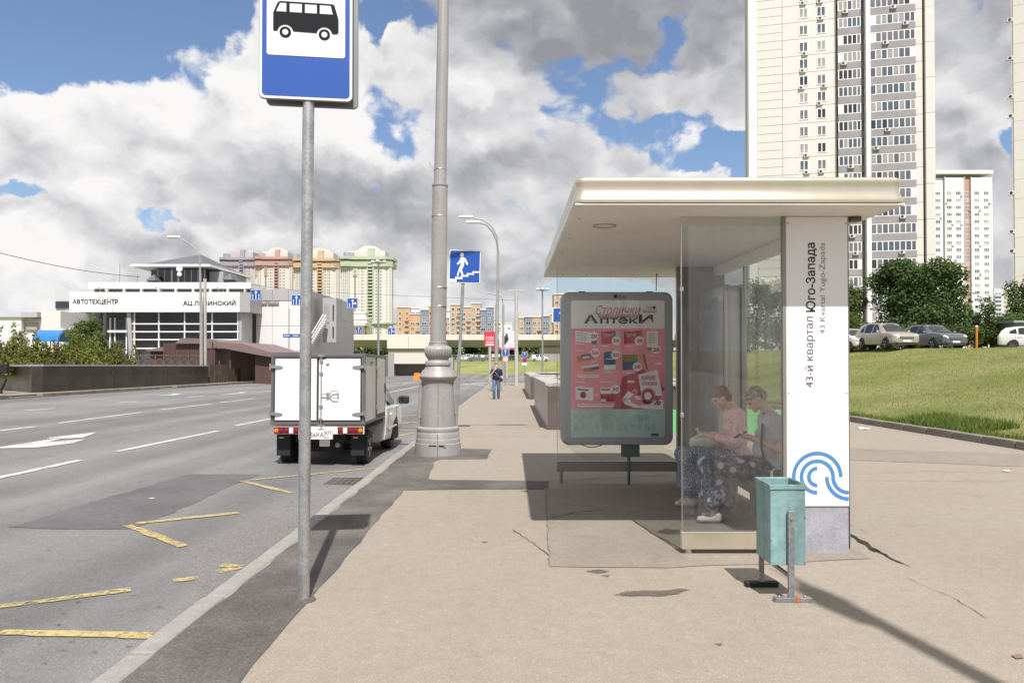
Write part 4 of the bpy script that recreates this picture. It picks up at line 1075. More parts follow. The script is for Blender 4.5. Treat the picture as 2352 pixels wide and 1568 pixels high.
mb = MB(); mb.box(0.165, 0.185, -0.626, -0.60, 0.6, 2.48); mb.build('gasket', m_black, cs)
mb = MB(); mb.box(0.06, 0.18, -0.3, 0.3, 0, 0.56); mb.build('leg', m_prof, L2, 0, 0.008)
# ================================================================ vehicles
m_tyre = M('tyre_rubber', (0.018, 0.018, 0.018), 0.8, var=0.2, vs=8)
m_rim = M('wheel_alloy', (0.38, 0.38, 0.39), 0.35, 0.8, var=0.05)
m_glassd = M('vehicle_glass', (0.018, 0.022, 0.026), 0.04, 0.0, var=0.05, spec=0.8)
m_red = M('tail_light_red', (0.17, 0.008, 0.008), 0.15, var=0.1, vs=20, coat=0.6)
m_amber = M('lamp_amber', (0.65, 0.20, 0.01), 0.15, var=0.1, coat=0.6)
m_lampw = M('lamp_clear', (0.62, 0.62, 0.64), 0.12, var=0.1, coat=0.6)
m_plate = M('number_plate', (0.68, 0.68, 0.66), 0.4, var=0.04)
m_under = M('underbody', (0.018, 0.017, 0.017), 0.85, var=0.2)
m_trim = M('plastic_trim', (0.028, 0.028, 0.030), 0.55, var=0.1)
def wheel(parent, x, y, r, w, side):
    mb = MB()
    pr = [(r * .62, -w / 2), (r * .93, -w / 2), (r, -w * .36), (r, w * .36), (r * .93, w / 2), (r * .62, w / 2)]
    mb.lathe(pr, 28); ty = mb.build('wheel', m_tyre, parent, 40)
    ty.location = (x, y, r); ty.rotation_euler = (0, PI / 2, 0)
    mb = MB()
    e = side * w / 2
    mb.lathe([(r * .63, e * 0.75), (r * .60, e * 0.98), (r * .56, e * .80), (r * .20, e * .72), (r * .14, e * .9), (0.01, e * .9)], 24)
    for k in range(5):
        a = 2 * PI * k / 5
        mb.cyl((math.cos(a) * r * .12, math.sin(a) * r * .12, e * .86), (math.cos(a) * r * .57, math.sin(a) * r * .57, e * .86), r * .07, r * .09, 6)
    mb.build('rim', m_rim, ty, 40)
    return ty
def lerp(a, b, t): return a + (b - a) * t
class CarShape:
    def __init__(self, st): self.st = st
    def at(self, y):
        s = self.st
        if y <= s[0][0]: return s[0]
        for a, b in zip(s, s[1:]):
            if y <= b[0]:
                t = (y - a[0]) / (b[0] - a[0]); return tuple(lerp(p, q, t) for p, q in zip(a, b))
        return s[-1]
    def section(self, y):
        _, zl, zb, hl, hb, zt, ht = self.at(y)
        h = [(hl * .80, zl), (hl * .97, zl + .05), (hl, zl + .16), (lerp(hl, hb, .6), lerp(zl, zb, .55)), (hb, lerp(zl, zb, .82)), (hb * .985, zb), (hb * .96, zb + .02), (lerp(hb * .96, ht, .5), lerp(zb + .02, zt - .05, .5)), (ht, zt - .05), (ht * .93, zt - .015), (ht * .70, zt)]
        return [(x, y, z) for x, z in h] + [(-x, y, z) for x, z in reversed(h)]
    def mesh(self, mb, n=46):
        y0, y1 = self.st[0][0], self.st[-1][0]
        ys_ = sorted(set([y0 + (y1 - y0) * k / n for k in range(n + 1)] + [s[0] for s in self.st]))
        return mb.loft([self.section(y) for y in ys_])
    def side(self, y, f, sgn, off=0.008):
        _, zl, zb, hl, hb, zt, ht = self.at(y)
        return (sgn * (lerp(hb * .96, ht, f) + off), y, lerp(zb + .02, zt - .05, f))
def side_glass(cs, parent, polys, sgn):
    for p in polys:
        mb = MB(); pts = []
        for (ya, fa), (yb, fb) in zip(p, p[1:] + p[:1]):
            for k in range(4): pts.append(cs.side(lerp(ya, yb, k / 4), lerp(fa, fb, k / 4), sgn))
        mb.add(pts, [tuple(range(len(pts)))]); mb.build('side_window', m_glassd, parent, 0)
def screen(cs, parent, ya, yb, name='windscreen', up=0.012):
    mb = MB(); rows = []
    for k in range(6):
        y = lerp(ya, yb, k / 5); s = cs.at(y)
        rows.append([(x * s[6] * .92, y + (0.010 if yb > ya else -0.010), s[5] - abs(x) ** 3 * 0.03 + up) for x in (-1, -.7, -.3, 0, .3, .7, 1)])
    vs = [p for r in rows for p in r]
    mb.add(vs, [(j * 7 + i, j * 7 + i + 1, (j + 1) * 7 + i + 1, (j + 1) * 7 + i) for j in range(5) for i in range(6)])
    mb.build(name, m_glassd, parent, 50)
def car(name, label, loc, rz, paint, st, wheels, r, polys, ws, rw, group='cars parked on the bank', plates=True, grille=None, rails=False, head=None, tails=True, chrome=None):
    t = thing(name, label, 'car', loc, rz, group)
    cs = CarShape(st)
    mb = MB(); cs.mesh(mb); body = mb.build('body', paint, t, 28)
    L0, L1 = st[0][0], st[-1][0]
    hw = max(s[3] for s in st)
    for y in wheels:
        for sg_ in (-1, 1):
            mb = MB(); a = cs.at(y)[3]
            pts = [(y + (r + .075) * math.cos(k * PI / 16 - .28 + (k / 16) * .0), r + (r + .075) * math.sin(k * PI / 16 * 1.18 - .28)) for k in range(17)]
            mb.prism([(p[0], max(.2, p[1])) for p in pts], 'yz', sg_ * (a - .12), sg_ * (a + .012)); mb.build('wheel_arch', m_trim, body, 0)
            wheel(t, sg_ * (a - .085), y, r, 0.215, sg_)
    for sg_ in (-1, 1):
        side_glass(cs, body, polys, sg_)
        mb = MB(); a = cs.at(ws[1] - .25); mb.ball((sg_ * (a[4] + .10), ws[1] - .30, a[2] + .10), (.10, .055, .075), 10, 7); mb.build('wing_mirror', paint, body)
        for y in (0.15, -0.85):
            a = cs.at(y); mb = MB(); mb.box(min(sg_ * a[4] * .99, sg_ * (a[4] + .025)), max(sg_ * a[4] * .99, sg_ * (a[4] + .025)), y - .11, y + .11, lerp(a[1], a[2], .80), lerp(a[1], a[2], .80) + .03); mb.build('door_handle', paint, body, 0, .005)
        for y in (ws[1] - .18, -0.30, -1.08):
            a = cs.at(y); x = lerp(a[3], a[4], .6); mb = MB(); mb.box(min(sg_ * (x - .01), sg_ * (x + .004)), max(sg_ * (x - .01), sg_ * (x + .004)), y - .006, y + .006, a[1] + .12, a[2] - .03); mb.build('door_seam', m_trim, body, 0)
        hy = head or (L1 - .16)
        a = cs.at(hy); mb = MB(); mb.ball((sg_ * a[4] * .80, hy + .02, lerp(a[1], a[2], .88)), (.15, .16, .085), 12, 8); mb.build('headlight', m_lampw, body)
        a = cs.at(L0 + .10); mb = MB(); mb.ball((sg_ * a[4] * .84, L0 + .08, lerp(a[1], a[2], .85)), (.10, .08, .16), 10, 7); mb.build('tail_light', m_red, body)
        if rails:
            mb = MB(); y0_, y1_ = ws[0] - 1.7, ws[0] - .15; a = cs.at(y0_)
            mb.tube([(sg_ * cs.at(y0_)[6] * .85, y0_, cs.at(y0_)[5] - .02), (sg_ * cs.at(y0_)[6] * .85, y0_ + .15, a[5] + .06), (sg_ * cs.at(y1_)[6] * .85, y1_ - .15, a[5] + .06), (sg_ * cs.at(y1_)[6] * .85, y1_, cs.at(y1_)[5] - .02)], .018, 6); mb.build('roof_rail', m_trim, body)
    screen(cs, body, ws[0], ws[1]); screen(cs, body, rw[0], rw[1], 'rear_window')
    a = cs.at(L1 - .03)
    mb = MB(); mb.box(-.62, .62, L1 - .10, L1 + .015, .26, .42); mb.build('bumper', m_trim, body, 0, .02)
    mb = MB(); mb.box(-.42, .42, L1 - .12, L1 - .002 + .02, lerp(a[1], a[2], .62), lerp(a[1], a[2], 1.0)); g_ = mb.build('grille', chrome or m_trim, body, 0, .01)
    for k in range(3):
        z = lerp(lerp(a[1], a[2], .62), a[2], .2 + .3 * k); mb = MB(); mb.box(-.40, .40, L1 + .018, L1 + .028, z, z + .022); mb.build('grille_bar', m_rim, g_, 0)
    mb = MB(); mb.box(-.26, .26, L1 + .016, L1 + .026, .44, .555); mb.build('number_plate', m_plate, body, 0)
    return t
SUV = [(-2.16, .50, .90, .74, .80, .94, .72), (-2.10, .36, .98, .84, .87, 1.04, .76), (-2.0, .32, 1.02, .88, .90, 1.30, .70), (-1.78, .28, 1.02, .90, .905, 1.56, .64), (-1.3, .26, 1.0, .905, .91, 1.63, .635), (-.5, .26, .98, .905, .91, 1.665, .63),
       (.15, .26, .98, .905, .91, 1.63, .615), (.40, .26, .98, .905, .91, 1.55, .61), (.75, .26, .99, .905, .905, 1.29, .65), (1.08, .27, 1.0, .905, .90, 1.075, .70), (1.5, .28, .98, .90, .89, 1.05, .68), (1.85, .30, .92, .885, .86, .99, .64), (2.04, .34, .86, .84, .82, .90, .62), (2.15, .42, .72, .74, .72, .75, .58)]
SEDANISH = [(-2.40, .48, .92, .76, .84, .98, .72), (-2.33, .36, 1.02, .88, .92, 1.08, .78), (-2.2, .32, 1.06, .93, .96, 1.18, .74), (-1.8, .28, 1.07, .96, .97, 1.44, .66), (-1.2, .26, 1.04, .965, .97, 1.62, .65), (-.4, .26, 1.02, .965, .97, 1.68, .65),
            (.2, .26, 1.02, .965, .97, 1.65, .63), (.45, .26, 1.02, .965, .97, 1.57, .62), (.85, .26, 1.04, .965, .96, 1.32, .66), (1.2, .27, 1.06, .96, .95, 1.13, .72), (1.7, .28, 1.03, .95, .93, 1.10, .70), (2.1, .30, .98, .92, .90, 1.04, .66), (2.32, .36, .88, .86, .84, .92, .62), (2.43, .44, .74, .76, .74, .78, .58)]
HATCH = [(-2.05, .45, .85, .70, .76, .88, .66), (-1.98, .34, .95, .80, .83, 1.02, .70), (-1.85, .30, .97, .85, .86, 1.25, .66), (-1.6, .27, .97, .865, .87, 1.44, .60), (-1.0, .25, .95, .87, .875, 1.51, .60), (-.3, .25, .93, .87, .875, 1.53, .59),
         (.25, .25, .92, .87, .875, 1.48, .58), (.55, .25, .92, .87, .87, 1.36, .59), (1.1, .26, .93, .87, .865, .99, .66), (1.5, .27, .88, .86, .85, .94, .64), (1.85, .31, .78, .80, .78, .82, .58), (2.0, .40, .64, .68, .66, .67, .52)]
m_beige = M('champagne_paint', (0.40, 0.36, 0.305), 0.3, 0.45, var=0.03, coat=0.8)
m_slate = M('slate_paint', (0.13, 0.14, 0.165), 0.25, 0.5, var=0.03, coat=0.9)
m_wcar = M('white_paint', (0.66, 0.66, 0.67), 0.3, 0.0, var=0.03, coat=0.7)
m_bcar = M('dark_blue_paint', (0.035, 0.045, 0.075), 0.3, 0.3, var=0.03, coat=0.8)
polyS = [[(-.85, .06), (-1.48, .06), (-1.40, .55), (-1.05, .93), (-.85, .94)][::1], [(-.78, .05), (-.78, .94), (.0, .95), (.0, .04)], [(.06, .04), (.06, .95), (.22, .93), (.86, .10)]]
polyS = [[(-1.55, .10), (-1.50, .55), (-1.22, .85), (-1.12, .10)], [(-1.04, .06), (-1.04, .93), (-.22, .95), (-.22, .05)], [(-.12, .05), (-.12, .95), (.22, .93), (.82, .10)]]
polyX = [[(-1.75, .12), (-1.60, .60), (-1.25, .85), (-1.15, .10)], [(-1.08, .06), (-1.08, .90), (-.22, .95), (-.22, .05)], [(-.12, .05), (-.12, .95), (.25, .93), (.92, .10)]]
polyH = [[(-1.45, .15), (-1.38, .6), (-1.05, .85), (-1.0, .10)], [(-.94, .06), (-.94, .92), (-.16, .95), (-.16, .05)], [(-.08, .05), (-.08, .95), (.28, .92), (.95, .10)]]
def bank(x, y, d): 
    p = P(x, y, d); return Vector((p.x, p.y, ground_z(p.x, p.y)))
FWD = lambda deg: math.radians(deg)
car('parked_suv', 'champagne beige off-roader parked on the bank, roof rails, facing right', bank(2036, 800, 46.5), FWD(-176), m_beige, SUV, (-1.33, 1.34), .345, polyS, (.32, 1.05), (-1.86, -2.06), rails=True)
car('parked_suv', 'dark slate grey coupe off-roader parked between the beige car and the hedge', bank(2138, 797, 49.5), FWD(-174), m_slate, SEDANISH, (-1.47, 1.47), .37, polyX, (.38, 1.16), (-1.5, -2.22))
car('parked_car', 'white hatchback cut off by the right edge of the picture', bank(2378, 792, 48.0), FWD(-122), m_wcar, HATCH, (-1.28, 1.27), .30, polyH, (.35, 1.05), (-1.7, -1.95))
car('parked_car', 'white small car mostly hidden behind the column and the beige car', bank(1952, 804, 50.0), FWD(-172), m_wcar, HATCH, (-1.28, 1.27), .30, polyH, (.35, 1.05), (-1.7, -1.95))
car('parked_car', 'dark blue car glimpsed just right of the name column', bank(1938, 800, 55.0), FWD(-172), m_bcar, HATCH, (-1.28, 1.27), .30, polyH, (.35, 1.05), (-1.7, -1.95))

# ---- the little box truck
TY, TX = 12.0, -3.15
TZ = road_z(TX, TY + 1.2)
tk_ = thing('box_truck', 'white box van on a pickup chassis parked at the kerb', 'truck', (TX, TY, TZ))
tk_.rotation_euler = (math.atan(-GR), 0, 0)
def tx(px): return (px - CX) / FPX * TY - TX
def tz(py): return EYE - (py - HOR) / FPX * TY - TZ - 0.0
m_box = M('box_side_panel', (0.66, 0.64, 0.615), 0.45, 0.15, var=0.05, vs=2, streak=0.08)
m_door = M('box_door_white', (0.80, 0.79, 0.795), 0.35, 0.0, var=0.02, vs=2, coat=0.2, streak=0.03)
m_seal = M('door_seal', (0.055, 0.045, 0.050), 0.6, var=0.1)
m_edge = M('box_edge_profile', (0.16, 0.155, 0.16), 0.45, 0.5, var=0.1)
m_wtruck = M('truck_white', (0.72, 0.715, 0.70), 0.3, 0.0, var=0.03, coat=0.6, streak=0.05)
bz0, bz1, bw, bl = 0.715, 1.845, 0.765, 1.93
mb = MB(); mb.box(-bw + .012, bw - .012, 0.012, bl - .012, bz0 + .012, bz1 - .012); box = mb.build('cargo_box', m_box, tk_, 0)
for x in (-1, 1):
    for y in (0.0, bl - .04):
        a, b = sorted((x * bw, x * (bw - .042))); mb = MB(); mb.box(a, b, y, y + .04, bz0, bz1); mb.build('corner_post', m_edge, box, 0, .004)
for nm, z in (('roof_frame', bz1 - .035), ('floor_frame', bz0 - .012)):
    mb = MB()
    for y in (-.003, bl - .037): mb.box(-bw - .002, bw + .002, y, y + .04, z, z + .047)
    for x in (-1, 1): a, b = sorted((x * (bw + .003), x * (bw - .04))); mb.box(a, b, .0375, bl - .0375, z, z + .047)
    mb.build(nm, m_edge, box, 0, .004)
mb = MB(); mb.box(-bw + .046, bw - .046, -.004, .011, bz0 + .040, bz1 - .040); mb.build('door_seal', m_seal, box, 0)
for x0, x1 in ((-bw + .075, -.018), (.018, bw - .075)):
    mb = MB(); mb.box(x0, x1, -.022, -.0045, bz0 + .065, bz1 - .075); d_ = mb.build('rear_door', m_door, box, 0, .006)
    s_ = -1 if x0 < 0 else 1
    for z in (bz0 + .17, bz1 - .20):
        e_ = s_ * (bw - .01); i_ = s_ * (bw - .20)
        mb = MB(); mb.loft([[(x, y, z + h) for y, h in ((-.045, -w), (-.045, w), (-.0225, w), (-.0225, -w))] for x, w in ((e_, .022), (lerp(e_, i_, .4), .026), (lerp(e_, i_, .8), .018), (i_, .006))]); mb.build('hinge', m_steel, d_, 0)
        mb = MB(); mb.cyl((s_ * (bw + .004), -.03, z - .05), (s_ * (bw + .004), -.03, z + .05), .016); mb.build('hinge_pin', m_steel, d_)
lx = .062
mb = MB(); mb.cyl((lx, -.045, bz0 - .02), (lx, -.045, bz1 - .015), .011, n=10); rod = mb.build('lock_rod', m_steel, box)
for z in (bz0 + .09, bz0 + .30, bz1 - .30, bz1 - .10): mb = MB(); mb.box(lx - .03, lx + .03, -.056, -.0225, z - .016, z + .016); mb.build('rod_guide', m_steel, rod, 0, .004)
for z in (bz0 - .022, bz1 - .028): mb = MB(); mb.prism([(lx - .075, z + .006), (lx - .03, z - .010), (lx + .03, z - .010), (lx + .075, z + .006), (lx + .03, z + .022), (lx - .03, z + .022)], 'xz', -.060, -.03); mb.build('cam', m_steel, rod, 0)
zc_ = lerp(bz0, bz1, .43)
mb = MB(); mb.tube([(lx, -.06, zc_), (lx + .14, -.065, zc_), (lx + .19, -.065, zc_ + .055), (lx + .27, -.065, zc_ + .06), (lx + .285, -.065, zc_), (lx + .27, -.065, zc_ - .06), (lx + .19, -.065, zc_ - .055), (lx + .14, -.065, zc_)], .009, 8); mb.build('lock_handle', m_bolt, rod)
mb = MB(); mb.box(lx + .09, lx + .13, -.07, -.0225, zc_ - .035, zc_ + .035); mb.build('handle_catch', m_steel, rod, 0, .004)
mb = MB(); mb.box(.13, .19, -.04, -.0225, bz1 - .15, bz1 - .14); mb.box(.14, .18, -.035, -.0225, bz1 - .175, bz1 - .165); mb.build('stay_hook', m_steel, box, 0)
# side door on the kerb side
mb = MB(); mb.box(bw - .0119, bw + .002, 1.02, 1.86, bz0 + .09, bz1 - .06); sd = mb.build('side_door', m_box, box, 0, .004)
mb = MB(); mb.box(bw - .0118, bw + .006, 1.0, 1.018, bz0 + .04, bz1 - .04); mb.box(bw - .0118, bw + .006, 1.862, 1.885, bz0 + .04, bz1 - .04); mb.box(bw - .0118, bw + .005, 1.02, 1.86, bz0 + .045, bz0 + .086); mb.build('side_door_seal', m_seal, box, 0)
for z in (bz0 + .22, bz1 - .22): mb = MB(); mb.box(bw + .003, bw + .02, .96, 1.08, z - .03, z + .03); mb.build('side_hinge', m_steel, sd, 0, .004)
mb = MB(); mb.box(bw + .003, bw + .02, 1.80, 1.86, bz0 + .45, bz0 + .62); mb.build('side_latch', m_trim, sd, 0, .004)
mb = MB(); mb.box(bw - .011, bw + .004, .52, .62, bz1 - .16, bz1 - .11); mb.build('vent', m_edge, box, 0)
# rear bar, lamps, plate
mb = MB(); mb.box(-bw + .05, bw - .02, .02, .10, bz0 - .165, bz0 - .022); bar = mb.build('rear_bar', m_wtruck, tk_, 0, .006)
def lamp_unit(x0, x1, order):
    mb = MB(); mb.box(x0, x1, -.012, .0195, bz0 - .155, bz0 - .045); u = mb.build('tail_lamp', m_red, bar, 0, .006)
    n = 5; w = (x1 - x0) / n
    for k, c in enumerate(order):
        cx = x0 + w * (k + .5)
        mb = MB()
        if c == 'w': mb.box(cx - w * .42, cx + w * .42, -.020, -.0125, bz0 - .145, bz0 - .055); mb.build('reversing_lens', m_lampw, u, 0, .003)
        else: mb.tube([(cx, -.0125, bz0 - .10), (cx, -.022, bz0 - .10), (cx, -.027, bz0 - .10)], [w * .44, w * .40, w * .22], 16); mb.build('lens', m_amber if c == 'a' else m_red, u)
    return u
lamp_unit(-bw + .06, -bw + .46, 'arrwr'); lamp_unit(bw - .44, bw - .03, 'rwrra')
px0, px1 = tx(690), tx(765)
mb = MB(); mb.box(px0 - .02, px1, -.03, .019, tz(1008), tz(987)); pl_ = mb.build('number_plate', m_plate, bar, 0, .003)
fit_text('56КА', tx(714.5), tx(745), tz(1003), tz(992), m_blk, -.032, 'plate_number', pl_, 0, 0.0)
fit_text('977', tx(747), tx(763), tz(998.5), tz(989), m_blk, -.032, 'plate_region', pl_, 0, 0.0)
fit_text('RUS', tx(748), tx(757), tz(1006), tz(1001.5), m_blk, -.032, 'plate_country', pl_, 0, 0.0)
plate([(tx(745.7), tz(1006)), (tx(746.3), tz(1006)), (tx(746.3), tz(989)), (tx(745.7), tz(989))], -.032, m_blk, 'plate_rule', pl_)
mb = MB(); mb.prism(rrect(tx(733), tx(757), tz(1025), tz(1009), .012), 'xz', .03, .06); mb.build('tow_plate', m_steel, bar, 0)
mb = MB(); mb.box(-.40, .40, .14, 1.95, .40, bz0 - .03); mb.box(-.34, .34, .3, 3.2, .24, .42); mb.box(-.72, .72, .3, 1.95, .60, bz0 - .025); mb.build('chassis', m_under, tk_, 0, .02)
mb = MB(); mb.cyl((.28, .18, .36), (.28, .9, .30), .04); mb.cyl((-.25, .05, .38), (-.25, .9, .33), .03); mb.build('exhaust', m_bolt, tk_)
mb = MB(); mb.cyl((-.70, .62, .29), (.70, .62, .29), .045); mb.build('rear_axle', m_under, tk_)
WB = (.62, 2.95)
for y in WB:
    for s_ in (-1, 1):
        wheel(tk_, s_ * .63, y, .29, .19, s_)
for s_ in (-1, 1):
    mb = MB(); a, b = sorted((s_ * .50, s_ * .72)); mb.box(a, b, .18, .195, .19, .56); f_ = mb.build('mud_flap', m_black, tk_, 0, .004)
    mb = MB(); mb.box(a + .04, b - .10, .168, .18, .475, .49); mb.build('flap_clip', m_steel, f_, 0)
CAB = CarShape([(1.95, .24, .86, .70, .79, 1.40, .58), (2.0, .22, .86, .76, .80, 1.42, .58), (2.5, .20, .85, .79, .81, 1.45, .575), (2.75, .20, .84, .79, .81, 1.43, .57), (3.0, .20, .84, .79, .805, 1.30, .58), (3.45, .22, .84, .79, .80, .92, .66), (3.9, .24, .80, .785, .78, .86, .64), (4.15, .28, .70, .76, .74, .78, .60), (4.28, .36, .58, .66, .64, .62, .52)])
mb = MB(); CAB.mesh(mb); cab = mb.build('cab', m_wtruck, tk_, 28)
for s_ in (-1, 1):
    side_glass(CAB, cab, [[(2.15, .06), (2.15, .92), (2.75, .92), (3.38, .12)]], s_)
    mb = MB()
    mb.loft([[(s_ * (.80 + dx_), 3.10 + dy_, .90 + z) for dx_, z in ((.01, -.02), (.01, .10), (.0, .12), (.0, -.03))] for dy_ in (0, .03)]); mb.build('mirror_arm', m_trim, cab)
    mb = MB(); mb.prism(rrect(s_ * .945 - .11, s_ * .945 + .11, .895, 1.06, .045), 'xz', 3.03, 3.13); mb.build('wing_mirror', m_trim, cab, 40, .03, 3)
    mb = MB(); mb.prism([(s_ * (.945 + .095 * math.cos(k * PI / 8)), .975 + .066 * math.sin(k * PI / 8)) for k in range(16)], 'xz', 3.022, 3.030); mb.build('mirror_glass', m_glassd, cab, 0)
    a = CAB.at(2.3); mb = MB(); x_ = s_ * .805; mb.box(min(x_, x_ + s_ * .03), max(x_, x_ + s_ * .03), 2.22, 2.42, .72, .75); mb.build('door_handle', m_wtruck, cab, 0, .006)
    for y in (2.08, 3.02):
        mb = MB(); x_ = s_ * .805; mb.box(min(x_, x_ + s_ * .006), max(x_, x_ + s_ * .006), y, y + .012, .34, .83); mb.build('door_seam', m_seal, cab, 0)
    mb = MB(); x_ = s_ * .80; mb.box(min(x_, x_ + s_ * .018), max(x_, x_ + s_ * .018), 2.1, 3.0, .46, .49); mb.build('rub_strip', m_wtruck, cab, 0, .004)
    pts = [(2.95 + .37 * math.cos(k * PI / 16 * 1.2 - .3), .29 + .37 * math.sin(k * PI / 16 * 1.2 - .3)) for k in range(17)]
    mb = MB(); mb.prism([(a_, max(.2, b_)) for a_, b_ in pts], 'yz', s_ * .62, s_ * .803); mb.build('wheel_arch', m_under, cab, 0)
    mb = MB(); mb.ball((s_ * .56, 4.14, .62), (.14, .12, .08), 12, 8); mb.build('headlight', m_lampw, cab)
screen(CAB, cab, 2.82, 3.42)

# ================================================================ people
from mathutils import noise as mnoise
def organic(name, prims, voxel, mat, parent, smooth_n=4, strength=0.5, fold=None):
    """one continuous skin over overlapping tapered limbs and masses"""
    mb = MB()
    for p in prims:
        if p[0] == 'c':
            _, a, ra, b, rb = p
            mb.ball(a, ra, 14, 9); mb.ball(b, rb, 14, 9); mb.tube([a, b], [ra, rb], 14)
        else:
            _, c, r = p[:3]
            if len(p) > 3:
                mb.xf = Matrix.Translation(c) @ Euler(p[3]).to_matrix().to_4x4(); mb.ball((0, 0, 0), r, 18, 12); mb.xf = None
            else: mb.ball(c, r, 18, 12)
    o = mb.build(name, mat, parent, 0)
    m_ = o.modifiers.new('skin', 'REMESH'); m_.mode = 'VOXEL'; m_.voxel_size = voxel
    s_ = o.modifiers.new('soft', 'SMOOTH'); s_.factor = strength; s_.iterations = smooth_n
    dg = bpy.context.evaluated_depsgraph_get(); dg.update()
    me = bpy.data.meshes.new_from_object(o.evaluated_get(dg))
    o.modifiers.clear(); old = o.data; o.data = me; bpy.data.meshes.remove(old)
    me.name = name; me.materials.clear(); me.materials.append(mat)
    if fold:                                               # creases of cloth, locks of hair
        amp, sc = fold; n_ = len(me.vertices)
        co = np.empty(n_ * 3, dtype=np.float32); no = np.empty(n_ * 3, dtype=np.float32)
        me.vertices.foreach_get('co', co); me.vertices.foreach_get('normal', no); co = co.reshape(-1, 3); no = no.reshape(-1, 3)
        hgt = np.array([mnoise.noise((p[0] * sc[0], p[1] * sc[1], p[2] * sc[2])) + .5 * mnoise.noise((p[0] * sc[0] * 2.3, p[1] * sc[1] * 2.3, p[2] * sc[2] * 2.3)) for p in co])
        me.vertices.foreach_set('co', (co + no * (amp * hgt)[:, None]).astype(np.float32).ravel()); me.update()
    me.polygons.foreach_set('use_smooth', [True] * len(me.polygons))
    return o
def hand(w, d, up, s=1.0, curl=0.6, thumb=1):
    """palm, four bent fingers and a thumb; w wrist, d pointing along the hand, up the back of the hand"""
    w, d, up = Vector(w), Vector(d).normalized(), Vector(up).normalized()
    sd_ = d.cross(up).normalized() * thumb
    up = sd_.cross(d).normalized() * thumb if thumb > 0 else d.cross(sd_).normalized()
    pr = []
    c = w + d * .05 * s
    for k in (-1.2, -.4, .4, 1.2): pr.append(('c', w + sd_ * k * .013 * s, .014 * s, w + d * .085 * s + sd_ * k * .019 * s, .0115 * s))
    for k, ln in zip((-1.5, -.5, .5, 1.5), (.062, .078, .082, .074)):
        a = w + d * .088 * s + sd_ * k * .0205 * s
        b = a + (d * math.cos(curl) - up * math.sin(curl)) * ln * .5 * s
        e = b + (d * math.cos(curl * 2.1) - up * math.sin(curl * 2.1)) * ln * .5 * s
        pr += [('c', a, .0098 * s, b, .009 * s), ('c', b, .009 * s, e, .0075 * s)]
    a = w + d * .025 * s + sd_ * .026 * s
    b = a + (d * .6 + sd_ * .75 - up * .2).normalized() * .042 * s
    e = b + (d * .9 + sd_ * .15 - up * .35).normalized() * .032 * s
    pr += [('c', a, .0135 * s, b, .0105 * s), ('c', b, .0105 * s, e, .0085 * s)]
    return pr
m_skin = M('skin', (0.58, 0.36, 0.275), 0.5, var=0.06, vs=8, spec=0.4)
m_hairb = M('auburn_hair', (0.14, 0.055, 0.03), 0.55, var=0.35, vs=30)
m_hairg = M('streaked_hair', (0.28, 0.24, 0.18), 0.6, var=0.6, vs=22)
m_grey_t = M('grey_jersey', (0.40, 0.40, 0.445), 0.85, var=0.08, vs=6, bump=0.2, bs_=40)
m_knit = print_mat('pink_knit', (0.78, 0.53, 0.53), (0.40, 0.24, 0.25), 70, thr=(0.52, 0.62))
m_dress = print_mat('dark_floral', (0.028, 0.032, 0.055), (0.16, 0.18, 0.23), 26, (0.56, 0.45, 0.49), thr=(0.48, 0.58))
m_dress2 = print_mat('speckled_print', (0.050, 0.068, 0.120), (0.42, 0.45, 0.53), 85, thr=(0.50, 0.58))
m_bagc = M('canvas_bag', (0.52, 0.50, 0.43), 0.85, var=0.15, vs=10, bump=0.2)
m_shoe = M('white_shoe', (0.52, 0.51, 0.49), 0.6, var=0.08)
m_phone = M('phone', (0.012, 0.012, 0.014), 0.2)

def head_prims(c, look, s=1.0):
    """skull, jaw, nose, brow, ears of a head whose face points along look"""
    c, f = Vector(c), Vector(look).normalized()
    side = f.cross(Vector((0, 0, 1))).normalized(); up = side.cross(f).normalized()
    pr = [('e', c, (.078 * s, .078 * s, .090 * s)), ('e', c - f * .022 * s + up * .018 * s, (.085 * s, .085 * s, .085 * s)),
          ('c', c + f * .045 * s - up * .045 * s, .050 * s, c + f * .068 * s - up * .085 * s, .028 * s),
          ('c', c + f * .082 * s + up * .012 * s, .011 * s, c + f * .103 * s - up * .030 * s, .014 * s),
          ('c', c + f * .078 * s + up * .028 * s - side * .03 * s, .016 * s, c + f * .078 * s + up * .028 * s + side * .03 * s, .016 * s),
          ('c', c + f * .083 * s - up * .062 * s - side * .014 * s, .010 * s, c + f * .083 * s - up * .062 * s + side * .014 * s, .010 * s)]
    for k in (-1, 1):
        pr.append(('e', c + side * k * .078 * s - up * .005 * s, (.018 * s, .018 * s, .030 * s)))
        pr.append(('c', c + f * .060 * s - up * .03 * s + side * k * .034 * s, .024 * s, c + f * .03 * s - up * .06 * s + side * k * .05 * s, .022 * s))
    return pr, f, side, up
def face_parts(parent, c, f, side, up, s=1.0):
    for k in (-1, 1):
        mb = MB(); e = Vector(c) + f * .079 * s + up * .008 * s + side * k * .033 * s
        mb.ball(e, .0125 * s, 10, 7); mb.build('eye', M_EYE, parent)
M_EYE = M('eye', (0.10, 0.08, 0.07), 0.2)

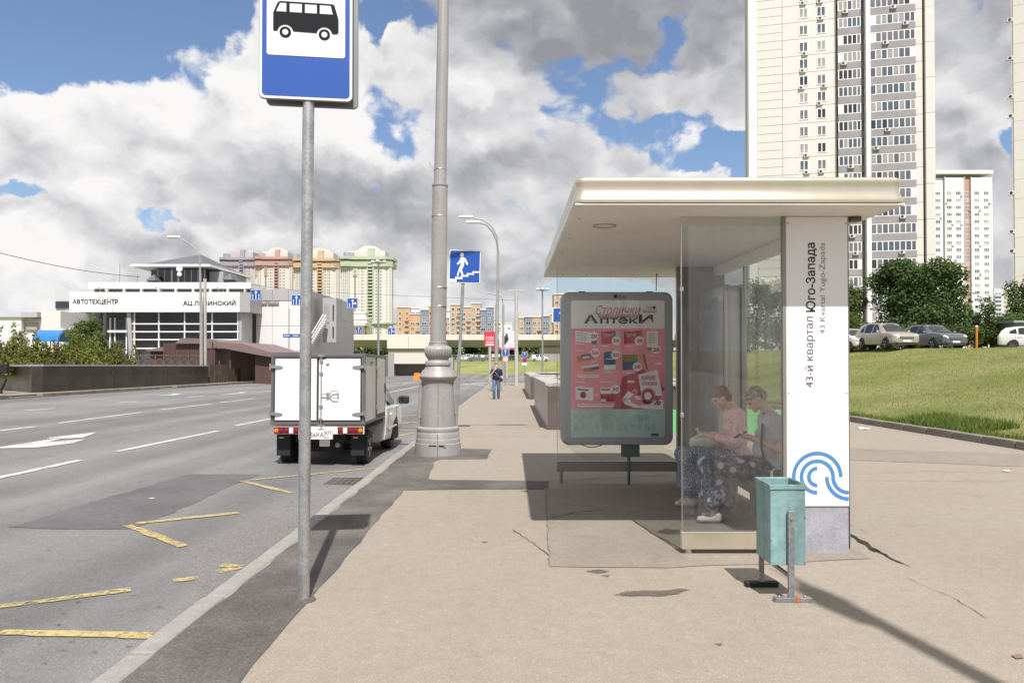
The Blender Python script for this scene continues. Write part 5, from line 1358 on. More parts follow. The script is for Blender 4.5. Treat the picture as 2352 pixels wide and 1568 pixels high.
def seated(label, name_group, gx, gy, head, look, shoulder, hip, knee, ankle, elbow, handp, top_mat, low_mat, hair_mat, kind):
    g = base_z(gy); root = thing('person', label, 'person', (gx, gy, g), 0, 'women sitting in the shelter')
    L = lambda p, dy=0.0: Vector((p[0] - gx, p[1] - gy + dy, p[2] - g))
    H = L(head)
    pr, f, side, up = head_prims(H, look)
    neck0 = Vector((L(shoulder).x, 0, L(shoulder).z + .02))
    pr.append(('c', neck0, .058, H - up * .06 - f * .015, .050))
    shw = .165
    lo = []
    for s_ in (-1, 1):
        S_ = L(shoulder) + Vector((0, s_ * shw, -.03)); E_ = L(elbow) + Vector((0, s_ * (shw + .045), 0)); W_ = L(handp) + Vector((.05, s_ * .075, -.015))
        pr += [('c', S_, .050, E_, .042), ('c', E_, .042, W_, .028)]
        pr += hand(W_, Vector((-1, -s_ * .45, .12)), Vector((-.1, s_ * .15, -1)) if False else Vector((0, s_ * .55, -.8)), 1.0, 0.75, thumb=1 if s_ > 0 else -1)
        K_ = L(knee) + Vector((0, s_ * .085, 0)); Hp = L(hip) + Vector((0, s_ * .09, 0)); A_ = L(ankle) + Vector((.05 * (1 if s_ > 0 else -.6), s_ * .07, 0)); T_ = A_ + Vector((-.13, 0, -.055))
        pr += [('c', Hp, .085, K_, .058), ('c', K_, .055, A_ + Vector((.02, 0, .16)), .050), ('c', A_ + Vector((.02, 0, .16)), .050, A_, .034), ('c', A_ + Vector((.03, 0, -.045)), .032, T_, .024)]
        lo.append((Hp, K_, A_, T_))
    torso = [L(hip) + Vector((0, 0, .03)), lerp(L(hip), L(shoulder), .5), L(shoulder) + Vector((0, 0, -.07))]
    pr += [('e', torso[0], (.12, .165, .10)), ('e', torso[1], (.105, .145, .17)), ('e', torso[2], (.10, .165, .11))]
    body = organic('body', pr, .0075, m_skin, root)
    face_parts(body, H, f, side, up)
    # clothing
    cl = [('e', torso[0] + Vector((-.01, 0, .02)), (.145, .19, .125)), ('e', torso[1] + Vector((-.02, 0, 0)), (.128, .168, .19)), ('e', torso[2], (.115, .18, .12)), ('e', torso[1] + Vector((-.07, 0, .06)), (.085, .14, .10)), ('e', torso[1] + Vector((-.06, 0, -.08)), (.12, .16, .13))]
    for s_ in (-1, 1):
        S_ = L(shoulder) + Vector((0, s_ * shw, -.03)); E_ = L(elbow) + Vector((0, s_ * (shw + .045), 0)); W_ = L(handp) + Vector((.05, s_ * .075, -.015))
        cl.append(('c', Vector((neck0.x, s_ * .06, neck0.z - .03)), .065, S_, .068))
        if kind == 'short': cl.append(('c', S_, .068, lerp(S_, E_, .50), .066))
        else: cl += [('c', S_, .068, E_, .060), ('c', E_, .060, lerp(E_, W_, .6), .052)]
    top = organic('top', cl, .009, top_mat, root, 5, fold=(.011, (14, 14, 7)))
    sk = [('e', torso[0] + Vector((0, 0, -.02)), (.15, .195, .115))]
    for Hp, K_, A_, T_ in lo:
        sk += [('c', Hp, .115, K_ + Vector((.0, 0, .0)), .088), ('c', K_, .088, lerp(K_, A_, .72 if kind == 'short' else .80) + Vector((.015, 0, 0)), .095)]
    mid0, mid1 = lerp(lo[0][1], lo[1][1], .5), lerp(lerp(lo[0][1], lo[0][2], .75), lerp(lo[1][1], lo[1][2], .75), .5)
    sk += [('c', lerp(lo[0][0], lo[1][0], .5), .12, mid0, .092), ('c', mid0, .098, mid1, .104)]
    for q_ in (.25, .75): sk += [('c', lerp(lo[0][0], lo[1][0], q_), .115, lerp(lo[0][1], lo[1][1], q_), .092), ('c', lerp(lo[0][1], lo[1][1], q_), .092, lerp(lerp(lo[0][1], lo[0][2], .76), lerp(lo[1][1], lo[1][2], .76), q_), .102)]
    hem = lerp(lerp(lo[0][1], lo[0][2], .74), lerp(lo[1][1], lo[1][2], .74), .5)
    for dx_ in (-.05, .10):
        for q_ in (-.11, 0, .11): sk.append(('c', mid0 + Vector((.03, q_ * .6, 0)), .08, hem + Vector((dx_, q_, 0)), .075))
    skirt = organic('skirt', sk, .010, low_mat, root, 8, fold=(.016, (7, 16, 4)))
    for Hp, K_, A_, T_ in lo:
        organic('shoe', [('c', A_ + Vector((.035, 0, -.05)), .040, T_ + Vector((-.01, 0, .0)), .032), ('c', A_ + Vector((.04, 0, -.02)), .040, A_ + Vector((0, 0, -.045)), .038)], .008, m_shoe, root, 3)
    hp = []
    if kind == 'short':
        hp = [('e', H - f * .030 + up * .030, (.094, .094, .088)), ('e', H - f * .075 - up * .01, (.052, .07, .065)), ('e', H + f * .045 + up * .068, (.042, .060, .030)), ('e', H + f * .068 + up * .075, (.028, .05, .022))]
    else:
        hp = [('e', H - f * .028 + up * .030, (.094, .094, .090)), ('e', H - f * .060 - up * .045, (.050, .068, .062)), ('e', H + f * .040 + up * .066, (.045, .066, .034))]
    organic('hair', hp, .006, hair_mat, root, 2, fold=(.007, (22, 60, 22)))
    return root, H, f, side, up, L
g1 = 7.42
w1, H, f, side, up, L = seated('woman in grey t-shirt and dark floral skirt, nearer of the two seated', '', 2.35, g1, (2.435, g1, 1.07), (-1, -.06, -.85), (2.585, g1, .905), (2.60, g1, .375), (1.955, g1, .41), (2.03, g1, -.055), (2.645, g1, .575), (2.345, g1, .70), m_grey_t, m_dress, m_hairg, 'short')
mb = MB(); mb.tube([L((2.60, g1 + .12, 1.0)), L((2.52, g1 - .02, .94)), L((2.47, g1 - .10, .78)), L((2.44, g1 - .16, .62)), L((2.46, g1 - .18, .50))], .011, 8); mb.build('bag_strap', m_trim, w1)
mb = MB(); mb.tube([H + up * .060 + side * (.088 * math.cos(a)) + Vector((0, 0, .0)) - f * .02 + up * (.035 * math.sin(a)) for a in [PI * k / 10 for k in range(11)]], .010, 8); mb.build('headband', M('headband', (0.42, 0.40, 0.36), 0.6), w1)
o = tag(MB().build('phone', m_phone), 'dark phone held by the woman in the grey t-shirt', 'phone') if False else None
def phone(loc, rot, label):
    mb = MB(); mb.prism(rrect(-.036, .036, -.072, .072, .01), 'xz', -.004, .004)
    o = mb.build('phone', m_phone, None, 0, .002); o.location = loc; o.rotation_euler = rot; tag(o, label, 'phone', 'phones in hands'); return o
phone((2.285, g1, .715), (math.radians(62), 0, math.radians(90)), 'dark phone in the hands of the woman in the grey t-shirt')
g2 = 8.22
w2, H, f, side, up, L = seated('woman in pink knit over a speckled dress, farther of the two seated', '', 2.30, g2, (2.315, g2, 1.04), (-1, -.04, -.72), (2.47, g2, .885), (2.52, g2, .36), (1.905, g2, .40), (1.99, g2, -.065), (2.44, g2, .56), (2.10, g2, .64), m_knit, m_dress2, m_hairb, 'long')
for k in (-1, 1):
    mb = MB(); c = H + f * .098 + side * k * .033 + up * .006
    mb.tube([c + (side * math.cos(a) + up * math.sin(a)) * .022 for a in [2 * PI * j / 12 for j in range(13)]], .0022, 6)
    mb.tube([c + side * k * .022, H + side * k * .082 + up * .01], .0022, 6); mb.build('spectacles', m_steel, w2)
phone((2.03, g2, .655), (math.radians(55), 0, math.radians(90)), 'dark phone in the hands of the woman in the pink knit')
mb = MB()
o = organic('handbag', [('e', (0, 0, .08), (.17, .10, .085)), ('c', (-.12, 0, .05), .05, (.12, 0, .05), .05), ('c', (-.1, -.04, .10), .025, (.1, -.04, .11), .025)], .01, m_bagc, None, 4)
o.location = (2.13, g2 - .02, .47); tag(o, 'pale canvas handbag on the lap of the woman in pink', 'handbag')
mb = MB(); mb.tube([(-.12, -.05, .12), (-.06, -.07, .165), (.06, -.07, .165), (.12, -.05, .12)], .010, 8); mb.build('handle', m_bagc, o)
# ---- man walking towards us
mp_ = P(1140, 900, 35.5); my = 35.5
man = thing('person', 'man in navy shirt and jeans walking down the pavement, hand at his mouth', 'person', (mp_.x, my, base_z(my)))
pr, f, side, up = head_prims((0, -.03, 1.60), (0.02, -1, -.12))
pr += [('c', (0, 0, 1.40), .06, (0, -.015, 1.53), .055), ('e', (0, 0, 1.22), (.19, .12, .24)), ('e', (0, 0, .95), (.17, .125, .14))]
SL, SRr = Vector((-.20, 0, 1.36)), Vector((.20, 0, 1.36))
pr += [('c', SL, .058, (-.29, -.08, 1.10), .048), ('c', (-.29, -.08, 1.10), .046, (-.07, -.20, 1.40), .032), ('c', SRr, .058, (.27, .03, 1.08), .046), ('c', (.27, .03, 1.08), .045, (.26, -.10, .86), .032)]
pr += hand((-.06, -.20, 1.41), (.35, -.1, .9), (0, -1, .1), 1.05, .9) + hand((.26, -.105, .85), (0, -.3, -1), (1, 0, 0), 1.05, .5)
legs = (((-.09, 0, .90), (-.11, -.16, .50), (-.10, -.10, .09)), ((.09, 0, .90), (.10, .02, .48), (.10, .16, .10)))
for h_, k_, a_ in legs: pr += [('c', h_, .09, k_, .062), ('c', k_, .06, a_, .042), ('c', Vector(a_) + Vector((0, .03, -.05)), .038, Vector(a_) + Vector((0, -.15, -.06)), .028)]
organic('body', pr, .012, m_skin, man)
m_navy = M('navy_cotton', (0.012, 0.016, 0.040), 0.85, var=0.2, vs=6)
m_jean = M('blue_denim', (0.085, 0.135, 0.225), 0.85, var=0.3, vs=4)
organic('shirt', [('e', (0, 0, 1.22), (.215, .145, .26)), ('e', (0, 0, .99), (.205, .15, .16)), ('e', (0, -.04, 1.08), (.17, .13, .16)), ('c', (-.08, 0, 1.38), .08, SL, .075), ('c', SL, .075, (-.26, -.05, 1.19), .068), ('c', (.08, 0, 1.38), .08, SRr, .075), ('c', SRr, .075, (.25, .02, 1.18), .068)], .014, m_navy, man)
organic('jeans', [('e', (0, 0, .93), (.175, .13, .11))] + [x for h_, k_, a_ in legs for x in (('c', h_, .105, k_, .080), ('c', k_, .080, a_, .066))], .014, m_jean, man)
for h_, k_, a_ in legs: organic('shoe', [('c', Vector(a_) + Vector((0, .04, -.05)), .046, Vector(a_) + Vector((0, -.16, -.06)), .036)], .012, m_under, man)
organic('hair', [('e', (0, 0.0, 1.645), (.095, .10, .075))], .010, m_hairb, man)
mb = MB(); mb.tube([(-.16, -.06, 1.42), (-.05, -.17, 1.28), (.12, -.17, 1.08), (.22, -.10, .98)], .016, 6); mb.build('bag_strap', M('strap_grey', (0.2, 0.2, 0.22), 0.7), man)
mb = MB(); mb.ball((.24, -.13, .93), (.07, .05, .11), 10, 7); mb.build('shoulder_bag', m_trim, man)
# ================================================================ buildings
def zx(px, d): return P(px, 806, d).x
def zz(py, d): return P(1176, py, d).z
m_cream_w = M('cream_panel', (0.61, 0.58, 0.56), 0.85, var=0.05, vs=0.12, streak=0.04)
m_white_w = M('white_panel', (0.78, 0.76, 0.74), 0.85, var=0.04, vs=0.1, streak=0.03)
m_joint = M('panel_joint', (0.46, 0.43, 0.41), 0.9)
m_balc = M('balcony_grey', (0.27, 0.255, 0.27), 0.8, var=0.06, vs=0.5)
m_wfr = M('window_frame_white', (0.72, 0.71, 0.71), 0.5, var=0.03)
m_brown = M('brown_frame', (0.06, 0.035, 0.03), 0.6)
def pane_mat(name, c, r=0.08):
    return M(name, c, r, 0.0, var=0.25, vs=0.9, spec=0.7)
PANES = [pane_mat('pane_dark', (0.030, 0.035, 0.050)), pane_mat('pane_blue', (0.085, 0.105, 0.145)), pane_mat('pane_curtain', (0.30, 0.29, 0.29), 0.3), pane_mat('pane_grey', (0.15, 0.155, 0.175))]
m_ac = M('ac_white', (0.58, 0.57, 0.54), 0.6, var=0.05)
def ac_mesh():
    mb = MB(); mb.box(-.42, .42, -.34, 0, 0, .58); mb.cur = 1
    mb.tube([(-.1, -.345, .29), (-.1, -.36, .29)], .22, 14); mb.box(-.5, -.42, -.3, 0, -.06, 0); mb.box(.42, .5, -.3, 0, -.06, 0)
    return mb.mesh('air_conditioner', [m_ac, m_trim], 0)
AC = ac_mesh()
def win_mesh(w, h, pane, mull=1, sash=0.08, dep=0.07):
    """casement: frame proud of the wall, pane set back, mullions"""
    mb = MB()
    mb.box(-w / 2, w / 2, -dep, 0.02, -h / 2, -h / 2 + sash); mb.box(-w / 2, w / 2, -dep, 0.02, h / 2 - sash, h / 2)
    for k in range(mull + 2):
        x = -w / 2 + (w - sash) * k / (mull + 1); mb.box(x, x + sash, -dep, 0.02, -h / 2 + sash, h / 2 - sash)
    mb.cur = 1; mb.box(-w / 2 + sash * .5, w / 2 - sash * .5, -dep * .35, -dep * .2, -h / 2 + sash * .5, h / 2 - sash * .5)
    return mb.mesh('window', [m_wfr, pane], 0)

# ---- the near tower block
TD = 130.0
T0 = Vector((zx(1722, TD), TD, 1.55)); TA = math.radians(14.5)
tw = thing('apartment_tower', 'tall cream panel tower with grey glazed balconies behind the shelter', 'tower block', T0, -TA)
def ts(px):
    k = (px - CX) / FPX; return (k * TD - T0.x) / (math.cos(TA) + k * math.sin(TA))
FH = 2.94; NF = 26
zf0 = 60.1 - T0.z - 1.47 - FH * 20                       # underside of storey 0
s_l, s_a, s_b, s_c, s_d = ts(1741), ts(1925), ts(1997), ts(2105), ts(2148)
H_ = zf0 + FH * NF
mb = MB(); mb.box(0.15, s_a - .02, 0.14, 14, 0, H_); mb.box(s_a, s_d - 0.1, 1.3, 14, 0, H_); mb.build('core', m_joint, tw, 0)
mb = MB(); mb.box(0, s_l, -0.25, 4, 0, H_ + 1); mb.build('corner_pilaster', m_white_w, tw, 0)
lp_ = MB(); lp_.box(s_l + .06, ts(1800) - .03, 0, .14, .035, FH / 2 - .035); lpm = lp_.mesh('wall_panel', m_cream_w, 0)
rp_ = MB(); rp_.box(ts(1800) + .03, s_a - .04, 0.02, .14, .035, FH - .035); rpm = rp_.mesh('wall_panel', m_cream_w, 0)
ep_ = MB(); ep_.box(s_c + .02, ts(2122), -.3, 1.2, .03, FH - .03); epm = ep_.mesh('wall_panel', m_cream_w, 0)
eq_ = MB(); eq_.box(ts(2127), s_d, -.9, 1.2, .03, 2 * FH - .03); eqm = eq_.mesh('wall_panel', m_cream_w, 0)
WM = [win_mesh(1.5, 1.8, p, 1, .15) for p in PANES]
for i in range(NF):
    z = zf0 + FH * i
    link('wall_panel', lpm, tw, (0, 0, z)); link('wall_panel', lpm, tw, (0, 0, z + FH / 2))
    link('wall_panel', rpm, tw, (0, 0, z)); link('wall_panel', epm, tw, (0, 0, z))
    if i % 2 == 0: link('wall_panel', eqm, tw, (0, 0, z))
    for px in (1849, 1890):
        link('window', RNG.choice(WM), tw, (ts(px), 0.02, z + 1.47))
        if RNG.random() < .42: link('air_conditioner', AC, tw, (ts(px) + RNG.uniform(-.4, .4), 0.02, z - .05))
fin = MB(); fin.box(s_b - .55, s_b + .12, -1.55, 1.2, 0, H_); fin.build('fin', m_white_w, tw, 0)
crk = MB(); crk.box(ts(2122) + .05, ts(2127) - .05, .6, 1.29, 0, H_); crk.build('joint_recess', m_joint, tw, 0)
def balcony_parts(x0, x1, y, npan, floors):
    hp, hw_ = 1.15, FH - 1.15 - .10
    sl = MB(); sl.box(x0, x1, y, 1.28, 0, hp); slm = sl.mesh('balcony_front', m_balc, 0)
    sl = MB(); sl.box(x0 + .02, x1 - .02, y + .05, 1.28, -.10, 0); slab = sl.mesh('balcony_slab', m_wfr, 0)
    pw = (x1 - x0) / npan
    fr = MB(); fr.box(x0, x1, y + .02, y + .14, hp, hp + .11); fr.box(x0, x1, y + .02, y + .14, hp + hw_ - .12, hp + hw_)
    for k in range(npan + 1):
        xx = min(x0 + pw * k, x1 - .16); fr.box(xx, xx + .16, y + .02, y + .14, hp + .11, hp + hw_ - .12)
    fr.box(x1 - .1, x1, y + .15, 1.28, hp, hp + hw_)
    frm = fr.mesh('balcony_frame', m_wfr, 0)
    pan = []
    for m_ in PANES:
        b = MB(); b.box(.14, pw, y + .07, y + .09, hp + .08, hp + hw_ - .09); pan.append(b.mesh('pane', m_, 0))
    b = MB(); b.box(.14, pw, y + .05, y + .09, hp + .08, hp + hw_ - .09); pan.append(b.mesh('pane', m_wfr, 0))
    bk = MB(); bk.box(x0 + .05, x1 - .05, y + .5, y + .55, hp, hp + hw_); bkm = bk.mesh('balcony_inside', m_joint, 0)
    for i in range(floors):
        z = zf0 + FH * i - .35
        f_ = link('balcony_front', slm, tw, (0, 0, z)); link('balcony_slab', slab, f_); link('balcony_frame', frm, f_); link('balcony_inside', bkm, f_)
        tone = RNG.choice(((0, 0, 3), (1, 1, 2), (1, 3, 3), (2, 2, 1), (0, 3, 1)))
        for k in range(npan):
            j = RNG.choice(tone)
            if k in (0, npan - 1) and RNG.random() < .22: j = 4
            link('pane', pan[j], f_, (x0 + pw * k, 0, 0))
        if RNG.random() < .5: link('air_conditioner', AC, f_, (RNG.uniform(x0 + .8, x1 - .8), y, .62))
balcony_parts(s_a + .1, ts(1979), -.9, 5, 24)
balcony_parts(s_b + .15, s_c, -.75, 8, 24)
sd_ = MB(); sd_.box(ts(1979) + .02, s_b - .56, .2, 1.28, 0, 1.22); sdm = sd_.mesh('balcony_side', m_balc, 0)
sd2 = MB(); sd2.box(ts(1979) + .02, s_b - .56, .3, 1.28, 1.22, FH - .1); sd2m = sd2.mesh('balcony_side_pane', PANES[3], 0)
for i in range(24):
    link('balcony_side', sdm, tw, (0, 0, zf0 + FH * i - .35)); link('balcony_side_pane', sd2m, tw, (0, 0, zf0 + FH * i - .35))

# ---- white tower further back
WD = 293.0
w0 = Vector((zx(2150, WD), WD, 1.5)); wt = thing('white_tower', 'slim white tower block with a brick red stripe and flat roof slab', 'tower block', w0)
wx = lambda px: zx(px, WD) - w0.x
wz = lambda py: zz(py, WD) - w0.z
m_wt = M('white_tower_wall', (0.80, 0.785, 0.78), 0.85, var=0.03, vs=0.1)
m_redst = M('brick_red_panel', (0.46, 0.25, 0.20), 0.85, var=0.06, vs=0.3)
for a, b, yy, m_ in ((2140, 2169, 0, m_wt), (2171, 2215, -.6, m_wt), (2215.5, 2230, -.2, m_redst), (2230.5, 2278, -.6, m_wt)):
    mb = MB(); mb.box(wx(a), wx(b), yy, 16, 0, wz(409)); mb.build('wall', m_, wt, 0)
mb = MB(); mb.box(wx(2140), wx(2260), 1.5, 14, wz(409), wz(399)); mb.build('roof_house', M('roof_grey', (0.33, 0.33, 0.36), 0.9), wt, 0)
mb = MB(); mb.box(wx(2140), wx(2279), -1.5, 15, wz(401), wz(393)); mb.build('roof_slab', m_wt, wt, 0)
for px in (2170, 2215.2, 2230.2, 2277.5): mb = MB(); mb.box(wx(px) - .15, wx(px) + .15, -.95, -.2, 0, wz(407)); mb.build('rib', m_joint if px < 2231 else m_wt, wt, 0)
WW = [win_mesh(2.1, 1.5, p, 2, .16, .12) for p in PANES]
for i in range(22):
    z = wz(444.5) - i * 2.81
    if z < 1: break
    for px, yy in ((2156, 0), (2180.5, -.6), (2201.5, -.6), (2221.8, -.2), (2243.5, -.6), (2265.5, -.6)):
        link('window', RNG.choice(WW), wt, (wx(px), yy, z))
        if RNG.random() < .22: link('air_conditioner', AC, wt, (wx(px) + RNG.choice((-1, 1)) * 1.2, yy, z - 1.5))

# ---- tower at the right edge, and the pale block between
ed = 112.0
e0_ = Vector((zx(2333, ed), ed, 1.5)); et = thing('edge_tower', 'cream wall of a tower block cut off at the right edge', 'tower block', e0_, math.radians(-34))
mb = MB(); mb.box(0, 22, 0, 16, 0, 75); mb.build('wall', m_cream_w, et, 0)
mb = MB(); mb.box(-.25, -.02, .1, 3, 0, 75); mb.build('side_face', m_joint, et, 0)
for i in range(25):
    mb = MB(); mb.box(-.03, 21.9, -.012, .1, 2.5 + i * 2.94, 2.56 + i * 2.94); mb.build('wall_joint', m_joint, et, 0)
    if RNG.random() < .5: link('air_conditioner', AC, et, (-.3, .35, 3.2 + i * 2.94))
fd = 520.0
f0 = Vector((zx(2284, fd), fd, 0)); fb = thing('far_apartment_block', 'distant pale blue and beige apartment block right of the white tower', 'building', f0)
fx_ = lambda px: zx(px, fd) - f0.x
fz_ = lambda py: zz(py, fd) - f0.z
m_pblue = M('pale_blue_panel', (0.50, 0.52, 0.58), 0.9, var=0.04, vs=.1); m_pbeige = M('pale_beige_panel', (0.55, 0.46, 0.38), 0.9, var=0.04, vs=.1)
mb = MB(); mb.box(0, fx_(2306), 0, 14, 0, fz_(662)); mb.build('wall', m_pblue, fb, 0)
mb = MB(); mb.box(fx_(2306) + .05, fx_(2345), .5, 14, 0, fz_(660)); mb.build('wall', m_pbeige, fb, 0)
FW = win_mesh(1.7, 1.5, PANES[0], 1, .16, .12); FB_ = MB(); FB_.box(-2.4, 2.4, -1.1, 0, -.6, .5); fbm_ = FB_.mesh('balcony', m_pblue, 0)
for i in range(9):
    z = fz_(675) - i * 2.9
    for px, yy in ((2311, .5), (2321, .5), (2331, .5)): link('window', FW, fb, (fx_(px), yy, z))
    link('balcony', fbm_, fb, (fx_(2293), 0, z - 1)); link('window', FW, fb, (fx_(2290), 0, z + .2)); link('window', FW, fb, (fx_(2297), 0, z + .2))

# ---- four coloured towers on the skyline
def skyline(name, label, x0, x1, ytop, ysh, d, c_strip, c_wall, c_glass):
    o0 = Vector((zx(x0, d), d, 0)); t_ = thing(name, label, 'tower block', o0, 0, 'coloured towers on the skyline')
    W = zx(x1, d) - o0.x; Ht, Hs = zz(ytop, d), zz(ysh, d)
    mw = M(name + '_wall', c_wall, .9, var=.05, vs=.05); mc = M(name + '_colour', c_strip, .9, var=.06, vs=.05); mg = M(name + '_bay_glass', c_glass, .25, var=.15, vs=.3)
    dp = 26
    mb = MB(); mb.box(W * .08, W * .94, 0, dp, 0, Hs); mb.build('main_block', mw, t_, 0)
    def drum(cx, r, h, m_, n=20): 
        b = MB(); b.lathe([(r, 0), (r, h)], n, c=(cx, 4, 0)); return b.build('round_bay', m_, t_, 30)
    dl = drum(W * .12, W * .12, Hs - 3, mg); dr = drum(W * .90, W * .085, Hs - 3, mg)
    for cx, r in ((W * .12, W * .12), (W * .90, W * .085)):
        b = MB()
        for k in range(10):
            a = PI + PI * (k + .5) / 10; b.box(cx + r * math.cos(a) - .35, cx + r * math.cos(a) + .35, 4 + r * math.sin(a) - .35, 4 + r * math.sin(a) + .2, 0, Hs - 3)
        b.build('bay_rib', mw, t_, 0)
    for a, b_ in ((.02, .10), (.26, .34), (.52, .66)):
        b = MB(); b.box(W * a + W * .0, W * b_, -1.2 if a > .3 else -.8, 1, 0 if a > .4 else Hs * .80, Hs - 2); b.build('colour_band', mc, t_, 0)
    for zc0, zc1, ex in ((Hs - 9, Hs - 4, .4), (Hs - 2.5, Hs, 1.8), (Hs * .30, Hs * .30 + 1.6, 1.2)):
        b = MB(); sec = []
        b.prism([(-ex + W * .0, 4), (W * .04, -W * .085 - ex), (W * .14, -W * .11 - ex), (W * .24, -W * .04 - ex), (W * .3, -1.3 - ex), (W * .84, -1.3 - ex), (W * .92, -W * .05 - ex), (W + ex * .5, 3), (W + ex * .5, dp), (-ex, dp)], 'xy', zc0, zc1); b.build('cornice', mc, t_, 0)
    b = MB(); b.box(W * .18, W * .86, 3, dp - 3, Hs, lerp(Hs, Ht, .55)); b.build('setback', mw, t_, 0)
    b = MB(); b.lathe([(W * .12, Hs), (W * .12, lerp(Hs, Ht, .4)), (W * .02, lerp(Hs, Ht, .45))], 18, c=(W * .17, 6, 0)); b.build('turret', mg, t_, 30)
    b = MB(); b.prism([(W * .28, lerp(Hs, Ht, .55)), (W * .78, lerp(Hs, Ht, .55)), (W * .68, lerp(Hs, Ht, .9)), (W * .55, Ht), (W * .42, lerp(Hs, Ht, .92))], 'xz', 6, dp - 5); b.build('crown', mw, t_, 0)
    b = MB(); b.box(W * .53, W * .65, 1, 8, Hs, lerp(Hs, Ht, .72)); b.build('lift_house', mc, t_, 0)
    bm_ = MB(); bm_.box(W * .545, W * .635, -2.6, -1.2, 0, 1.1); bmesh_ = bm_.mesh('balcony', mc, 0)
    bi = MB(); bi.box(W * .55, W * .63, -1.32, -1.18, 1.15, 2.6); bim = bi.mesh('balcony_opening', PANES[0], 0)
    nf = int(Hs / 3.0)
    for i in range(4, nf):
        b_ = link('balcony', bmesh_, t_, (0, 0, i * 3.0 - 1)); link('balcony_opening', bim, b_)
    b = MB()
    for i in range(4, nf):
        for x in (.30, .43, .70, .79): b.box(W * x - .55, W * x + .55, -.10 if x != .30 else -.9, .05, i * 3.0, i * 3.0 + 1.5)
        for x in (.37, .47, .755): b.box(W * x - .3, W * x + .3, -.06, .05, i * 3.0 + .1, i * 3.0 + 1.4)
    struct(b.build('small_windows', PANES[3], t_, 0), 'stuff')
    b = MB()
    for i in range(4, nf):
        for cx, r in ((W * .12, W * .121), (W * .90, W * .086)):
            b.lathe([(r, i * 3.0 - .2), (r, i * 3.0 + .25)], 20, c=(cx, 4, 0))
    struct(b.build('bay_floor_bands', mw, t_, 0), 'stuff')
    b = MB(); b.cyl((W * .5, 10, Ht - 1), (W * .5, 10, Ht + 6), .12, .05, 6); b.build('mast', m_joint, t_)
skyline('green_tower', 'pale green and cream residential tower with round glazed bay, rightmost of four', 779, 900, 562, 590, 690, (0.40, 0.455, 0.35), (0.58, 0.555, 0.52), (0.33, 0.34, 0.35))
skyline('orange_tower', 'orange and cream residential tower half hidden by the sign pole', 672, 778, 567, 594, 720, (0.50, 0.355, 0.235), (0.58, 0.54, 0.50), (0.30, 0.29, 0.28))
skyline('red_tower', 'brick red and cream residential tower between the orange and grey towers', 584, 670, 566, 590, 760, (0.43, 0.275, 0.25), (0.58, 0.54, 0.51), (0.36, 0.33, 0.32))
skyline('grey_tower', 'mauve grey residential tower, leftmost of the four on the skyline', 503, 590, 566, 592, 800, (0.30, 0.27, 0.33), (0.44, 0.40, 0.42), (0.30, 0.30, 0.34))

# ---- orange brick blocks beyond the flyover
def block(name, label, parts, d, group='brick blocks beyond the flyover'):
    o0 = Vector((zx(parts[0][0], d), d, -1)); t_ = thing(name, label, 'building', o0, 0, group)
    for x0, x1, yt, m_, yy, win in parts:
        X0, X1, Z = zx(x0, d) - o0.x, zx(x1, d) - o0.x, zz(yt, d) - o0.z
        b = MB(); b.box(X0, X1, yy, 14, 0, Z); w_ = b.build('wall', m_, t_, 0)
        b = MB(); b.box(X0 - .2, X1 + .2, yy - .4, 14.2, Z, Z + .5); b.build('parapet', m_wfr, t_, 0)
        n = max(1, int((X1 - X0) / 2.7)); nf = int(Z / 3.0)
        wms = [win_mesh(win * k_, 1.75, p_, 1, .14, .12) for k_, p_ in ((1, PANES[0]), (1.1, PANES[0]), (.9, PANES[3]), (1.15, PANES[1]))]
        bb_ = MB(); bb_.box(-1.2, 1.2, -.9, -.05, -1.4, -.55); bbm = bb_.mesh('balcony', m_blw if win > 2.2 else m_, 0)
        for i in range(3, nf):
            for k in range(n):
                if RNG.random() < .95: link('window', RNG.choice(wms), w_, (X0 + (k + .5) * (X1 - X0) / n, yy, i * 3.0 + .4))
                if (k + i // 9) % 3 == 1 and i < nf - 1: link('balcony', bbm, w_, (X0 + (k + .5) * (X1 - X0) / n, yy, i * 3.0 + .4))
    return t_
m_ob = M('orange_brick', (0.50, 0.31, 0.19), .9, var=.06, vs=.2); m_ob2 = M('tan_brick', (0.46, 0.335, 0.245), .9, var=.06, vs=.2); m_gl = M('glazed_bay', (0.20, 0.23, 0.30), .3, var=.2, vs=.4); m_blw = M('bluish_white', (0.52, 0.55, 0.66), .8, var=.05, vs=.2)
block('brick_apartment_block', 'orange brick apartment block with glazed bays left of the lamp post', [(911, 942, 706, m_ob, 0, 1.5), (942, 966, 722, m_ob, -1, 1.8), (943, 965, 708, m_blw, .5, 2.4), (966, 984, 712, m_gl, -1.5, 2.6), (984, 1006, 704, m_ob, 0, 1.9)], 430)
block('brick_apartment_block', 'tan brick apartment block with blue-grey loggias right of the lamp post', [(1006, 1034, 714, m_blw, .5, 2.4), (1006, 1030, 730, m_ob2, -.5, 1.8), (1034, 1060, 700, m_ob2, 0, 1.9), (1060, 1082, 706, m_ob2, -.6, 1.8), (1082, 1104, 697, m_ob2, 0, 2.0), (1104, 1116, 712, m_gl, -1.2, 2.6), (1116, 1133, 706, m_gl, 0, 2.0)], 440)
block('brick_apartment_block', 'sand brick apartment block just left of the poster case', [(1192, 1205, 730, m_ob2, 0, 1.6), (1205, 1222, 728, m_gl, -1, 2.6), (1222, 1244, 728, m_ob2, 0, 1.8), (1244, 1262, 726, m_gl, -1, 2.4), (1262, 1292, 722, m_ob2, 0, 1.8)], 420)
block('brick_apartment_block', 'tall sand brick end of a block peeking over the poster case', [(1272, 1300, 676, m_ob2, 0, 1.8), (1296, 1330, 690, m_gl, -1, 2.4)], 380)
